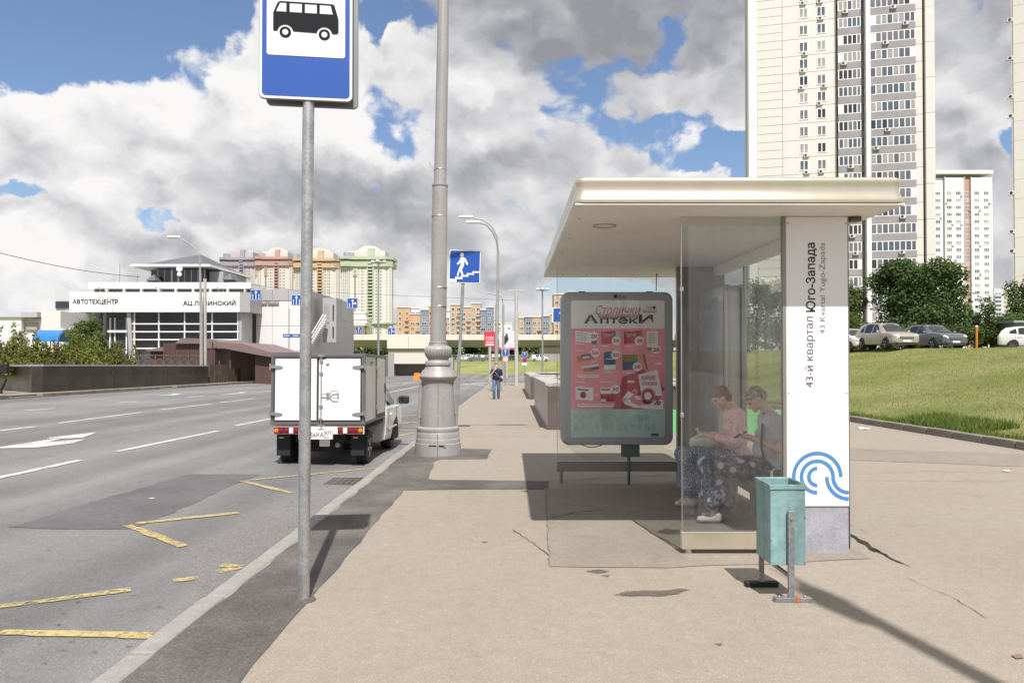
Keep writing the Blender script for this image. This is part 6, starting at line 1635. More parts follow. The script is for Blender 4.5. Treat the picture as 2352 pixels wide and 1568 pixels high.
block('pale_apartment_block', 'small white apartment block seen between the far street lamps', [(1150, 1176, 742, m_white_w, 0, 1.6), (1134, 1152, 735, m_cream_w, -1, 1.6)], 520, None)
m_pw_ = M('pale_stucco', (0.66, 0.60, 0.56), .9, var=.05, vs=.1)
b0_ = block('terraced_building', 'pale terraced building with overhanging slabs at the foot of the green tower', [(782, 834, 746, m_pw_, 0, 2.2), (790, 838, 732, m_pw_, 4, 2.2), (800, 830, 716, m_pw_, 8, 2.0)], 300, None)
mb = MB(); mb.box(-2, zx(842, 300) - zx(782, 300), -3, 10, zz(748, 300) + 1, zz(742, 300) + 1); mb.build('slab', m_pw_, b0_, 0)

# ---- the car centre
AD = 80.0
A0 = Vector((zx(170, AD), AD, -1.3)); ac_ = thing('car_centre', 'white showroom building with black lettering and a big glass front', 'building', A0)
ax = lambda px: zx(px, AD) - A0.x
az = lambda py: zz(py, AD) - A0.z
m_alu = M('white_cladding', (0.80, 0.785, 0.79), .5, 0, var=.03, vs=.2, coat=.15)
m_alug = M('light_grey_cladding', (0.37, 0.365, 0.375), .55, 0.1, var=.05, vs=.15)
m_alul2 = M('wing_cladding', (0.48, 0.475, 0.48), .55, 0, var=.05, vs=.15)
m_dcl = M('dark_cladding', (0.085, 0.08, 0.085), .6, var=.1)
m_inside = M('showroom_inside', (0.035, 0.04, 0.045), .8, var=.5, vs=.25)
mb = MB(); mb.box(ax(215) + .3, ax(545), 1.2, 9, 0, az(648)); mb.build('main_block', m_alug, ac_, 0)
zb0, zb1 = az(717.5), az(672)
for i, (a, b) in enumerate(((170, 202), (202.6, 256), (256.6, 430), (430.6, 557))):
    for k in range(3):
        mb = MB(); mb.box(ax(a), ax(b) - .01, -.9, 1.6, lerp(zb0, zb1, k / 3) + .012, lerp(zb0, zb1, (k + 1) / 3) - .012); mb.build('fascia_panel', m_alu, ac_, 0)
mb = MB(); mb.hexa([(ax(557) + .01, -.88, zb0), (ax(557) + .9, -.3, zb0), (ax(557) + .9, 6, zb0), (ax(557) + .01, 6, zb0), (ax(557) + .01, -.88, zb1), (ax(557) + .9, -.3, zb1), (ax(557) + .9, 6, zb1), (ax(557) + .01, 6, zb1)]); mb.build('fascia_side', m_alug, ac_, 0)
for a, b in ((200, 262), (262.6, 330), (330.6, 410), (410.6, 490), (490.6, 574)):
    mb = MB(); mb.box(ax(a), ax(b) - .01, .2, 5, az(662), az(648)); mb.build('parapet_panel', m_alu, ac_, 0)
mb = MB(); mb.box(ax(205), ax(560), .9, 5, az(671.9), az(662.1)); mb.build('clerestory', m_dcl, ac_, 0)
for k in range(9): mb = MB(); mb.box(ax(235 + k * 40), ax(235 + k * 40) + .22, .5, .9, az(671.9), az(662.1)); mb.build('bracket', m_alu, ac_, 0)
fit_text('АВТОТЕХЦЕНТР', ax(178), ax(281), az(701), az(688.5), m_blk, -.93, 'lettering', ac_, 0, .012, .02)
fit_text('АЦ ЛЕНИНСКИЙ', ax(429), ax(548), az(704), az(689.5), m_blk, -.93, 'lettering', ac_, 0, .012, .02)
g0, g1_ = az(812), az(718)
gw = MB(); gw.box(ax(232), ax(300), 1.0, 1.19, 0, zb0); gw.build('entrance_wall', m_dcl, ac_, 0)
mb = MB(); mb.box(ax(308), ax(548), 3.0, 3.1, 0, zb0); mb.build('showroom_inside', m_inside, ac_, 0)
m_sglass = glass_mat('showroom_glass', (0.42, 0.46, 0.50), 0.01, (0.3, 0.3, 0.3), 0.05)
vx = [311, 367, 426, 489, 548]
hz_ = [718, 744, 762, 780, 800]
for i in range(4):
    for k in range(4):
        mb = MB(); mb.box(ax(vx[i]) + .05, ax(vx[i + 1]) - .05, -.18 + .05 * k, -.16 + .05 * k, az(hz_[k + 1]) + .05, az(hz_[k]) - .05); mb.build('glass_pane', m_sglass, ac_, 0)
for y in hz_[1:]: mb = MB(); mb.box(ax(305), ax(550), -.30, -.12, az(y) - .05, az(y) + .07); mb.build('transom', m_alu, ac_, 0)
for x in vx: mb = MB(); mb.box(ax(x) - .05, ax(x) + .05, -.29, -.10, 0, zb0); mb.build('mullion', m_alu, ac_, 0)
mb = MB(); mb.prism([(ax(296), zb0), (ax(304), zb0), (ax(313), 0), (ax(304), 0)], 'xz', -.5, .9); mb.build('leaning_pier', m_alug, ac_, 0)
mb = MB(); mb.box(ax(551), ax(557), -.3, 3, 0, zb0); mb.build('corner_pier', m_alug, ac_, 0)
mb = MB(); mb.box(ax(245), ax(287), .8, .99, az(794), az(730)); mb.build('entrance_glass', PANES[0], ac_, 0)
for x in (244, 255, 282): mb = MB(); mb.box(ax(x), ax(x) + .12, .6, .79, az(812), az(729)); mb.build('mullion', m_alu, ac_, 0)
mb = MB(); mb.box(ax(243), ax(288), .3, .79, az(763), az(758)); mb.build('canopy', m_alu, ac_, 0)
mb = MB(); mb.box(zx(126, AD + 2.5) - A0.x, ax(200), 2.5, 10, 0, zz(664, AD + 2.5) - A0.z); mb.build('left_wing', m_alul2, ac_, 0)
for a, b in ((127, 151.5), (153, 176)): mb = MB(); mb.box(zx(a, AD + 2.4) - A0.x, zx(b, AD + 2.4) - A0.x, 2.35, 2.49, zz(708, AD + 2.4) - A0.z, zz(692, AD + 2.4) - A0.z); mb.build('window', PANES[0], ac_, 0)
# side block and outside stair
mb = MB(); mb.box(ax(557) + .95, zx(700, 84) - A0.x, 4, 30, 0, zz(664, 84) - A0.z); sidew = mb.build('side_block', m_alug, ac_, 0)
m_alul = M('pale_cladding', (0.62, 0.60, 0.60), .55, 0, var=.04, vs=.15)
sx0, sx1 = zx(552, 83.6) - A0.x, zx(699, 83.6) - A0.x
for i in range(4):
    for k in range(4):
        if k == 3: z0_, z1_ = zz(690, 83.6) - A0.z, zz(665, 83.6) - A0.z
        else: z0_, z1_ = lerp(0, zz(691, 83.6) - A0.z, k / 3), lerp(0, zz(691, 83.6) - A0.z, (k + 1) / 3)
        mb = MB(); mb.box(max(ax(557) + .96, lerp(sx0, sx1, i / 4)), lerp(sx0, sx1, (i + 1) / 4) - .03, 3.6, 3.99, z0_ + .02, z1_ - .02); mb.build('cladding_panel', m_alug if k == 3 else m_alul, sidew, 0)
for x0_, x1_ in ((555, 583), (585, 613), (615, 640)): mb = MB(); mb.box(zx(x0_, 83.5) - A0.x, zx(x1_, 83.5) - A0.x, 3.4, 3.59, zz(698, 83.5) - A0.z, zz(691, 83.5) - A0.z); mb.build('high_window', PANES[2], sidew, 0)
st_ = zx(741, 88) - A0.x
mb = MB(); mb.box(st_, zx(772, 88) - A0.x, 8, 11, zz(786, 88) - A0.z, zz(684, 88) - A0.z); tow = mb.build('stair_tower', m_alug, ac_, 0)
mb = MB(); mb.box(zx(744, 88) - A0.x, zx(756, 88) - A0.x, 7.9, 7.99, zz(740, 88) - A0.z, zz(698, 88) - A0.z); mb.build('door_recess', PANES[2], tow, 0)
for y0_, y1_ in ((700, 735), (750, 775)): mb = MB(); mb.box(zx(764, 88) - A0.x, zx(767, 88) - A0.x, 7.9, 7.99, zz(y1_, 88) - A0.z, zz(y0_, 88) - A0.z); mb.build('slit_window', PANES[0], tow, 0)
a, b = Vector((zx(700, 84) - A0.x, 5.0, zz(812, 84) - A0.z)), Vector((zx(745, 87) - A0.x, 7.4, zz(742, 87) - A0.z))
for k in range(16):
    p = lerp(a, b, k / 15); mb = MB(); mb.box(p.x - .25, p.x + .25, p.y - 1.0, p.y + .2, p.z - .03, p.z + .03); mb.build('stair_tread', m_alu, ac_, 0)
for dy in (-1.0, .2):
    for h in (0, .5, 1.0): mb = MB(); mb.cyl(a + Vector((0, dy, h)), b + Vector((0, dy, h)), .05, n=6); mb.build('stair_rail', m_alu, ac_)
# glass lantern with a hipped roof on top
m_slate_r = M('slate_roof', (0.105, 0.11, 0.13), .7, var=.15, vs=.8)
LD = 92.0
l0 = Vector((zx(347, LD), LD, zz(648, LD) - .4)); 
lan = link('roof_lantern', None, ac_)
def lx_(px): return zx(px, LD) - A0.x
def lz_(py): return zz(py, LD) - A0.z
ly = LD - AD
mb = MB(); mb.box(lx_(347), lx_(470), ly, ly + 8, az(648), lz_(619)); lant = mb.build('lantern_glass', PANES[0], ac_, 0)
bpy.data.objects.remove(lan)
for k in range(9): mb = MB(); x = lerp(lx_(347), lx_(470), k / 8); mb.box(x - .06, x + .06, ly - .08, ly - .01, az(648), lz_(619)); mb.build('lantern_mullion', m_alug, lant, 0)
mb = MB(); mb.box(lx_(472), lx_(505), ly + 1, ly + 9, az(650), lz_(621)); mb.build('lantern_side', m_alug, lant, 0)
ev = [(lx_(312), ly - 1.5, lz_(615)), (lx_(492), ly - 1.5, lz_(615)), (lx_(515), ly + 10, lz_(622)), (lx_(330), ly + 10, lz_(622))]
mb = MB(); mb.hexa([(p[0], p[1], p[2] - .0) for p in ev] + [(p[0], p[1], p[2] + .28) for p in ev]); mb.build('eaves', m_alu, lant, 0)
ap = (lx_(428), ly + 4, zz(584, LD + 4) - A0.z)
mb = MB(); mb.add([(p[0] + (1.5 if i in (0, 3) else -.6), p[1] + .4 * (1 if i < 2 else -1), p[2] + .3) for i, p in enumerate(ev)] + [ap], [(0, 1, 4), (1, 2, 4), (2, 3, 4), (3, 0, 4), (3, 2, 1, 0)]); mb.build('hipped_roof', m_slate_r, lant, 0)
for cx, cy_, w in ((535, 640, 14), (362, 642, 13)):
    mb = MB(); X, Z = lx_(cx), lz_(cy_); r_ = w * LD / 1700 * .9
    mb.add([(X - r_, ly - 2, Z - .3), (X + r_, ly - 2, Z - .3), (X + r_, ly, Z - .3), (X - r_, ly, Z - .3), (X, ly - 1, Z + .55)], [(0, 1, 4), (1, 2, 4), (2, 3, 4), (3, 0, 4), (3, 2, 1, 0)])
    mb.box(X - r_ * .7, X + r_ * .7, ly - 1.7, ly - .3, az(648), Z - .3); mb.build('roof_cowl', m_slate_r, ac_, 0)
for px, yt in ((282, 625), (240, 600), (365, 612)): mb = MB(); mb.cyl((ax(px), 3, az(650)), (ax(px), 3, az(yt)), .04, n=6); mb.build('roof_mast', m_galv, ac_)
mb = MB(); mb.cyl((ax(380), 3, az(648)), (ax(380), 3, az(606)), .05, n=6); mst = mb.build('dish_mast', m_galv, ac_)
for y, r_ in ((611, .36), (624, .27)): mb = MB(); mb.ball((ax(383), 2.9, az(y)), (r_, .12, r_), 16, 8); mb.build('dish', m_alu, mst)
for px in (235, 365, 505, 645):
    if px > 570: continue
    mb = MB(); x = ax(px); mb.tube([(x, -.2, az(672)), (x, -.9, az(662)), (x + .6, -.9, az(663)), (x + .5, -.3, az(672))], .05, 6); mb.build('floodlight_bracket', m_bolt, ac_)

# ---- white yard building at the far left
yd = 74.0
y0_ = Vector((zx(-40, yd), yd, -1.2)); yb = thing('white_yard_building', 'low white building with stepped parapet behind the shrubs', 'building', y0_)
yx = lambda px: zx(px, yd) - y0_.x
yz = lambda py: zz(py, yd) - y0_.z
mb = MB(); mb.box(0, yx(48), 0, 10, 0, yz(729)); mb.build('wall', m_alu, yb, 0)
mb = MB(); mb.prism([(yx(48) + .01, 0), (yx(137), 0), (yx(137), yz(755)), (yx(130), yz(753)), (yx(130), yz(714)), (yx(95), yz(712)), (yx(85), yz(712)), (yx(85), yz(731)), (yx(48) + .01, yz(729))], 'xz', .6, 9); mb.build('stepped_wall', m_alul, yb, 0)
mb = MB(); mb.box(-1, yx(86), -.2, 10, yz(729) + .001, yz(727)); mb.build('coping', m_alug, yb, 0)
mb = MB(); mb.box(yx(0), yx(40), 3, 9, yz(727), yz(713)); mb.build('roof_unit', m_alug, yb, 0)
mb = MB(); mb.box(yx(52), yx(78), .4, .59, yz(757), yz(741)); mb.build('shutter', m_alug, yb, 0)

# ---- blue canopy
cd = 62.0
c0_ = Vector((zx(125, cd), cd, road_z(-19, cd) - .1)); cnp = thing('blue_canopy', 'bright blue curved plastic canopy behind the shrubs', 'canopy', c0_)
m_bplast = M('blue_polycarbonate', (0.02, 0.17, 0.55), .25, var=.1, coat=.5)
zt_ = zz(758, cd) - c0_.z
mb = MB(); secs = []
for x in (-1.1, 1.1): secs.append([(x, 1.2 * -math.cos(a), zt_ - .95 + .95 * math.sin(a)) for a in [PI * k / 10 for k in range(11)]] + [(x, 1.17 * math.cos(a), zt_ - .97 + .92 * math.sin(a)) for a in [PI * k / 10 for k in range(11)]])
mb.loft(secs); mb.build('roof_sheet', m_bplast, cnp, 50)
for x in (-1.05, 1.05):
    for y in (-1.15, 1.15): mb = MB(); mb.cyl((x, y, 0), (x, y, zt_ - .95), .04, n=8); mb.build('leg', m_black, cnp)
    mb = MB(); mb.tube([(x, 1.2 * -math.cos(a), zt_ - .97 + .95 * math.sin(a)) for a in [PI * k / 10 for k in range(11)]], .035, 6); mb.build('arch', m_black, cnp)

# ---- brown sheds
m_shed = M('brown_cladding', (0.085, 0.045, 0.040), .6, var=.12, vs=.8, streak=.1)
m_roofb = M('brown_roof', (0.185, 0.125, 0.125), .55, var=.08, vs=.6)
sd0 = 58.0
s0_ = Vector((zx(375, sd0), sd0, road_z(-19, sd0) - .15)); sh1 = thing('brown_shed', 'dark brown box shed with low pitched roof beside the fence', 'shed', s0_)
qx = lambda px, d=sd0: zx(px, d) - s0_.x
qz = lambda py, d=sd0: zz(py, d) - s0_.z
mb = MB(); mb.box(0, qx(494), 0, 5, 0, qz(788)); w_ = mb.build('wall', m_shed, sh1, 0)
for k in range(11): mb = MB(); x = qx(494) * (k + .5) / 11; mb.box(x - .02, x + .02, -.03, 0, 0, qz(788)); mb.build('batten', m_shed, w_, 0)
mb = MB(); mb.prism([(qx(405), qz(789)), (qx(497), qz(789)), (qx(530), qz(800)), (qx(530), qz(797)), (qx(495), qz(780)), (qx(420), qz(776))], 'xz', -.3, 6); mb.build('roof', m_roofb, sh1, 0)
mb = MB(); mb.box(qx(331), -.02, 1.0, 5, 0, qz(805)); mb.build('wall', m_shed, sh1, 0)
mb = MB(); mb.prism([(qx(328), qz(806)), (qx(328), qz(803)), (-.02, qz(795)), (-.02, qz(806))], 'xz', .6, 5.4); mb.build('roof', m_roofb, sh1, 0)
s2 = Vector((zx(494, 54), 54, road_z(-19, 54) - .1)); sh2 = thing('pitched_shed', 'brown shed with wide sloping roof behind the wooden fence', 'shed', s2)
qx2 = lambda px, d=54: zx(px, d) - s2.x
qz2 = lambda py, d=54: zz(py, d) - s2.z
mb = MB(); mb.prism([(qx2(474), qz2(800)), (qx2(484), qz2(784)), (qx2(560), qz2(789)), (qx2(628), qz2(810)), (qx2(628), qz2(820)), (qx2(592), qz2(814)), (qx2(520), qz2(800))], 'xz', -.4, 7); mb.build('roof', m_roofb, sh2, 0)
mb = MB(); mb.box(qx2(585), qx2(640), .1, 6, 0, qz2(818)); mb.build('wall', m_shed, sh2, 0)
mb = MB(); mb.box(qx2(500), qx2(584), 2.5, 6, 0, qz2(806)); mb.build('wall', m_shed, sh2, 0)

# ---- polished granite wall on the far side of the street
m_gran = M('polished_granite', (0.050, 0.043, 0.039), .32, 0, var=.25, vs=.9, spec=.28, fine=.15, fs=60)
m_grant = M('granite_top', (0.26, 0.26, 0.29), .25, 0, var=.08, vs=2)
gwz = lambda y: road_z(-19, y) + .10
gwall = thing('granite_wall', 'long low polished dark granite wall along the far pavement', 'wall', (-20.3, 32, gwz(32)))
def wall_run(a, b, n, h, parent, o0, th=.4):
    a, b = Vector(a), Vector(b); dirv = (b - a); ln = dirv.length; u = dirv.normalized(); nr = Vector((-u.y, u.x))
    if nr.x > 0: nr = -nr
    for k in range(n):
        p, q_ = a + dirv * (k / n) + u * .008, a + dirv * ((k + 1) / n) - u * .008
        zp, zq = gwz(p.y) - o0.z, gwz(q_.y) - o0.z
        P4 = [p, q_, q_ + nr * th, p + nr * th]
        Zs = [zp, zq, zq, zp]
        mb = MB(); mb.hexa([(v.x - o0.x, v.y - o0.y, z - .1) for v, z in zip(P4, Zs)] + [(v.x - o0.x, v.y - o0.y, z + h) for v, z in zip(P4, Zs)]); mb.build('granite_slab', m_gran, parent, 0, .01)
        P5 = [p - nr * .05, q_ - nr * .05, q_ + nr * (th + .25), p + nr * (th + .25)]
        mb = MB(); mb.hexa([(v.x - o0.x, v.y - o0.y, z + h + .002) for v, z in zip(P5, Zs)] + [(v.x - o0.x, v.y - o0.y, z + h + .09) for v, z in zip(P5, Zs)]); mb.build('coping_slab', m_grant, parent, 0, .012)
GO = Vector((-20.3, 32, gwz(32)))
wall_run((-20.3, 32.0), (-20.3, 49.5), 9, 1.13, gwall, GO)
wall_run((-27.0, 38.5), (-20.32, 32.05), 4, 1.13, gwall, GO)

# ---- granite parapets of the underpass stairs
m_gran2 = M('grey_granite', (0.40, 0.375, 0.355), .45, 0, var=.12, vs=2, fine=.12, fs=80, streak=.2)
m_gran3 = M('brown_granite', (0.105, 0.085, 0.078), .35, 0, var=.2, vs=2, fine=.2, fs=80)
def parapet(label, y0, y1, x0=.88, x1=4.6, h=1.08, th=.42, front=True):
    o0 = Vector((x0, y0, base_z(y0))); t_ = thing('underpass_parapet', label, 'parapet', o0, 0, 'granite parapets of the underpass')
    n = int((y1 - y0) / 1.6)
    for xa, m_ in ((0, m_gran2), (x1 - x0, m_gran2)):
        for k in range(n):
            ya, yb_ = (y1 - y0) * k / n + .005, (y1 - y0) * (k + 1) / n - .005
            za, zb_ = base_z(y0 + ya) - o0.z, base_z(y0 + yb_) - o0.z
            mb = MB(); mb.hexa([(xa, ya, za - .1), (xa + th, ya, za - .1), (xa + th, yb_, zb_ - .1), (xa, yb_, zb_ - .1), (xa, ya, za + h), (xa + th, ya, za + h), (xa + th, yb_, zb_ + h), (xa, yb_, zb_ + h)]); mb.build('granite_slab', m_, t_, 0, .008)
            mb = MB(); mb.hexa([(xa - .06, ya, za + h + .002), (xa + th + .06, ya, za + h + .002), (xa + th + .06, yb_, zb_ + h + .002), (xa - .06, yb_, zb_ + h + .002), (xa - .06, ya, za + h + .08), (xa + th + .06, ya, za + h + .10), (xa + th + .06, yb_, zb_ + h + .10), (xa - .06, yb_, zb_ + h + .08)]); mb.build('coping_slab', m_gran2, t_, 0, .01)
    for ya in ([0] if front else []) + [y1 - y0 - th]:
        z_ = base_z(y0 + ya) - o0.z
        for k in range(3):
            xa, xb = lerp(th, x1 - x0, k / 3) + .006, lerp(th, x1 - x0, (k + 1) / 3) - .006
            mb = MB(); mb.box(xa, xb, ya - .012, ya + th, z_ - .15, z_ + h - .01); mb.build('granite_slab', m_gran3, t_, 0, .008)
            mb = MB(); mb.box(xa, xb, ya - .08, ya + th + .05, z_ + h - .008, z_ + h + .075); mb.build('coping_slab', m_gran2, t_, 0, .01)
    mb = MB(); mb.box(-.004, th + .02, -.010, -.001, -.1, h - .01); mb.build('end_slab', m_gran3, t_, 0)
    return t_
parapet('nearer granite parapet of the stairs down to the underpass', 18.2, 29.0)
pf = parapet('farther granite parapet of the underpass stairs, past the gap', 35.0, 51.5)
mb = MB(); mb.box(.5, 3.6, -.2, -.02, -.2, .95); mb.build('stair_lining', M('reddish_lining', (0.16, 0.07, 0.06), .6, var=.2, vs=3), pf, 0)
# ================================================================ flyover and what stands round it
m_conc = M('pale_concrete', (0.62, 0.58, 0.53), .85, var=.05, vs=.15, streak=.05)
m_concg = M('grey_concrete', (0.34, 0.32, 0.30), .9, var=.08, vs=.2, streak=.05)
OD = 165.0
oo = Vector((zx(1000, OD), OD, -2.0)); ov = thing('flyover', 'long pale concrete flyover crossing behind the street', 'bridge', oo)
ox = lambda px, d=OD: zx(px, d) - oo.x
oz = lambda py, d=OD: zz(py, d) - oo.z
zt0, zt1, zt2 = oz(768), oz(780.5), oz(797)
n = 16
for k in range(n):
    a, b = lerp(ox(775), ox(1700), k / n), lerp(ox(775), ox(1700), (k + 1) / n) - .05
    mb = MB(); mb.box(a, b, 0, .5, zt1, zt0); mb.build('parapet_panel', m_conc, ov, 0)
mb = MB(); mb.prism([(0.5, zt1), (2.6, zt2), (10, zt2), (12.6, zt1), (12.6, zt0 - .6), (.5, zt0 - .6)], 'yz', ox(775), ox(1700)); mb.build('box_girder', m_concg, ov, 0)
mb = MB(); mb.box(ox(775), ox(1700), 12.6, 13.1, zt1, zt0); mb.build('far_parapet', m_conc, ov, 0)
pd = OD - 5
mb = MB(); mb.box(ox(889, pd), ox(990, pd), -5, -.2, oz(800, pd), oz(771, pd)); hd = mb.build('pier_head', m_conc, ov, 0)
mb = MB(); mb.box(ox(938, pd) - .06, ox(938, pd) + .06, -5.03, -5, oz(800, pd), oz(771, pd)); mb.build('joint', m_concg, hd, 0)
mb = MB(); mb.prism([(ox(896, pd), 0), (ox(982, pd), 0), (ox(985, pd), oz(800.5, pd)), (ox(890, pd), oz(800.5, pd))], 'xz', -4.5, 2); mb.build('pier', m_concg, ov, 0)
mb = MB(); mb.prism([(ox(897, pd), 0), (ox(981, pd), 0), (ox(981, pd), oz(812, pd)), (ox(898, pd), oz(823, pd))], 'xz', -4.9, -4.51); mb.build('pier_skirt', m_conc, ov, 0)
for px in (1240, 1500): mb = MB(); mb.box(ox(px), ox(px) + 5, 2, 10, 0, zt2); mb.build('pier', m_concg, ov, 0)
# retaining walls of the ramp with the underpass mouth
rd = 111.0
r0_ = Vector((zx(905, rd), rd, -2.3)); rw_ = thing('ramp_wall', 'grey retaining wall and white parapet at the mouth of the road tunnel', 'wall', r0_)
rx = lambda px, d=rd: zx(px, d) - r0_.x
rzz = lambda py, d=rd: zz(py, d) - r0_.z
mb = MB(); mb.hexa([(rx(832, 86), -25, 0), (-.92, 0, 0), (-.92, 1.2, 0), (rx(832, 86) - 1, -24, 0), (rx(832, 86), -25, zz(838, 86) - r0_.z), (-.92, 0, rzz(813)), (-.92, 1.2, rzz(813)), (rx(832, 86) - 1, -24, zz(838, 86) - r0_.z)]); mb.build('retaining_wall', m_concg, rw_, 0)
mb = MB(); mb.box(.02, rx(1012), 0, 0.99, rzz(835), rzz(811)); mb.build('portal_parapet', m_conc, rw_, 0)
mb = MB(); mb.box(.02, rx(1012), 1.0, 3.4, rzz(837), rzz(816)); mb.build('portal_roof', m_concg, rw_, 0)
mb = MB(); mb.box(.02, rx(1012), 3.0, 3.4, 0, rzz(837.5)); mb.build('tunnel_depth', m_concg, rw_, 0)
mb = MB(); mb.box(rx(1012) + .01, rx(1040), 0, 3.4, 0, rzz(822)); mb.build('portal_side', m_concg, rw_, 0)
mb = MB(); mb.box(-.9, 0.0, 0.0, 3.4, 0, rzz(812)); mb.build('portal_side', m_concg, rw_, 0)
m_obar = M('orange_plastic', (0.72, 0.22, 0.03), .45, var=.06)
bo = thing('water_barrier', 'orange plastic road barrier at the tunnel mouth', 'barrier', R(958, 874))
mb = MB(); mb.loft([[(x, y * w, z) for y in (-1, 1)] + [(x2, y * w, z) for x2, y in ((-x, 1), (-x, -1))] for x, w, z in ((.9, .3, 0), (.9, .3, .25), (.8, .18, .45), (.75, .14, .85), (.6, .12, .95))]); mb.build('barrier_body', m_obar, bo, 40, .03); bo.scale = (.42, .42, .85)
# fence along the mound
ld = 150.0
fo = Vector((zx(985, ld), ld, ground_z(0, ld))); fe = thing('lawn_fence', 'thin grey railing along the top of the lawn below the flyover', 'fence', fo)
n = 24; X1 = zx(1300, ld) - fo.x
for k in range(n + 1): mb = MB(); mb.cyl((X1 * k / n, 0, -.2), (X1 * k / n, 0, 1.5), .06, n=6); mb.build('fence_post', m_galv, fe)
for z in (.3, 1.45): mb = MB(); mb.box(0, X1, -.03, .03, z, z + .07); mb.build('fence_rail', m_galv, fe, 0)
mb = MB()
for k in range(130): x = X1 * k / 130; mb.box(x, x + .05, -.015, .015, .3, 1.45)
struct(mb.build('fence_bars', m_galv, fe, 0), 'stuff')
for px, d, c, lb, rz in ((1095, 157, m_slate, 'grey car behind the railing left of the red board', 95), (1240, 158, m_wcar, 'white car behind the railing near the sand block', -88), (1070, 165, m_wcar, 'pale car far off under the flyover', 90)):
    p = Vector((zx(px, d), d, 0)); p.z = ground_z(p.x, d)
    car('distant_car', lb, p, math.radians(rz), c, HATCH, (-1.28, 1.27), .30, polyH, (.35, 1.05), (-1.7, -1.95), group='cars beyond the lawn')

# ================================================================ vegetation
def leaves(blobs, n, size, seed, mat, name='crown', up=0.3):
    g = np.random.default_rng(seed)
    w = np.array([b[1][0] * b[1][1] * b[1][2] for b in blobs]) ** .7; w /= w.sum()
    idx = g.choice(len(blobs), n, p=w)
    C = np.array([b[0] for b in blobs])[idx]; Rr = np.array([b[1] for b in blobs])[idx]
    d = g.normal(size=(n, 3)); d /= np.linalg.norm(d, axis=1)[:, None]
    rad = g.random(n) ** .38
    pts = C + d * Rr * rad[:, None] * (1 + .10 * g.normal(size=(n, 1)))
    nrm = d * .7 + g.normal(size=(n, 3)) * .75; nrm[:, 2] += up; nrm /= np.linalg.norm(nrm, axis=1)[:, None]
    a = np.cross(nrm, g.normal(size=(n, 3))); a /= np.linalg.norm(a, axis=1)[:, None] + 1e-9
    b = np.cross(nrm, a)
    s = size * (.6 + .8 * g.random(n))[:, None]
    v = np.stack([pts - a * s, pts - b * s * .55 + nrm * s * .15, pts + a * s, pts + b * s * .55 + nrm * s * .15], 1)
    return np_mesh(name, v.reshape(-1, 3), np.arange(4 * n).reshape(-1, 4), mat)
m_bark = M('bark', (0.085, 0.065, 0.05), .9, var=.25, vs=6, bump=.5)
m_leafd = leaf_mat('leaf_dark', (0.038, 0.074, 0.022), (0.095, 0.140, 0.040))
m_leafm = leaf_mat('leaf_mid', (0.060, 0.105, 0.026), (0.125, 0.175, 0.048))
m_leafy = leaf_mat('leaf_yellow', (0.085, 0.125, 0.022), (0.225, 0.235, 0.05), .3)
m_leafo = leaf_mat('leaf_olive', (0.075, 0.105, 0.026), (0.19, 0.175, 0.05), .3)
def tree(name, label, loc, w, h, mat, n, size, seed, group=None, trunk=.25, cat='tree', lobes=14, base=.22, depth=None, spire=0):
    t_ = thing(name, label, cat, loc, 0, group)
    r = random.Random(seed); dp = depth or w
    blobs = [((0, 0, h * .54), (w * .40, dp * .40, h * .34))]
    for k in range(lobes):
        a = 2 * PI * k / lobes + r.uniform(-.4, .4); rr = r.uniform(.45, .98); zf = r.uniform(base, .92)
        tap = math.sqrt(max(.08, 1 - ((zf - .5) / .56) ** 2))
        q_ = r.uniform(.13, .22)
        blobs.append(((w * .40 * rr * tap * math.cos(a), dp * .40 * rr * tap * math.sin(a), h * zf), (w * q_, dp * q_, h * q_ * .8)))
    if spire:                                              # upright shrub: several pointed leaders side by side
        blobs = [((0, 0, h * .30), (w * .40, dp * .40, h * .28))]
        for k in range(spire):
            ax_, ay_, hk = r.uniform(-.38, .38) * w, r.uniform(-.35, .35) * dp, h * r.uniform(.62, 1.05)
            for j in range(6):
                f_ = (j + .4) / 6; blobs.append(((ax_ + r.uniform(-.06, .06) * w, ay_, hk * f_), (w * (.20 - .16 * f_), dp * (.20 - .16 * f_), hk * .12)))
        lobes = len(blobs) - 1
    mb = MB(); mb.tube([(0, 0, -.1), (r.uniform(-.05, .05) * w, 0, h * .3), (r.uniform(-.08, .08) * w, 0, h * .62)], [trunk * .5, trunk * .38, trunk * .15], 8)
    for k in range(6):
        b = blobs[1 + (k * 2) % lobes][0]; mb.tube([(0, 0, h * r.uniform(.2, .4)), (b[0] * .5, b[1] * .5, b[2] * .85), b], [trunk * .22, trunk * .14, trunk * .05], 6)
    mb.build('trunk', m_bark, t_)
    link('crown', leaves(blobs, n, size, seed, mat), t_)
    return t_
def at_bank(px, d): 
    x = zx(px, d); return Vector((x, d, ground_z(x, d)))
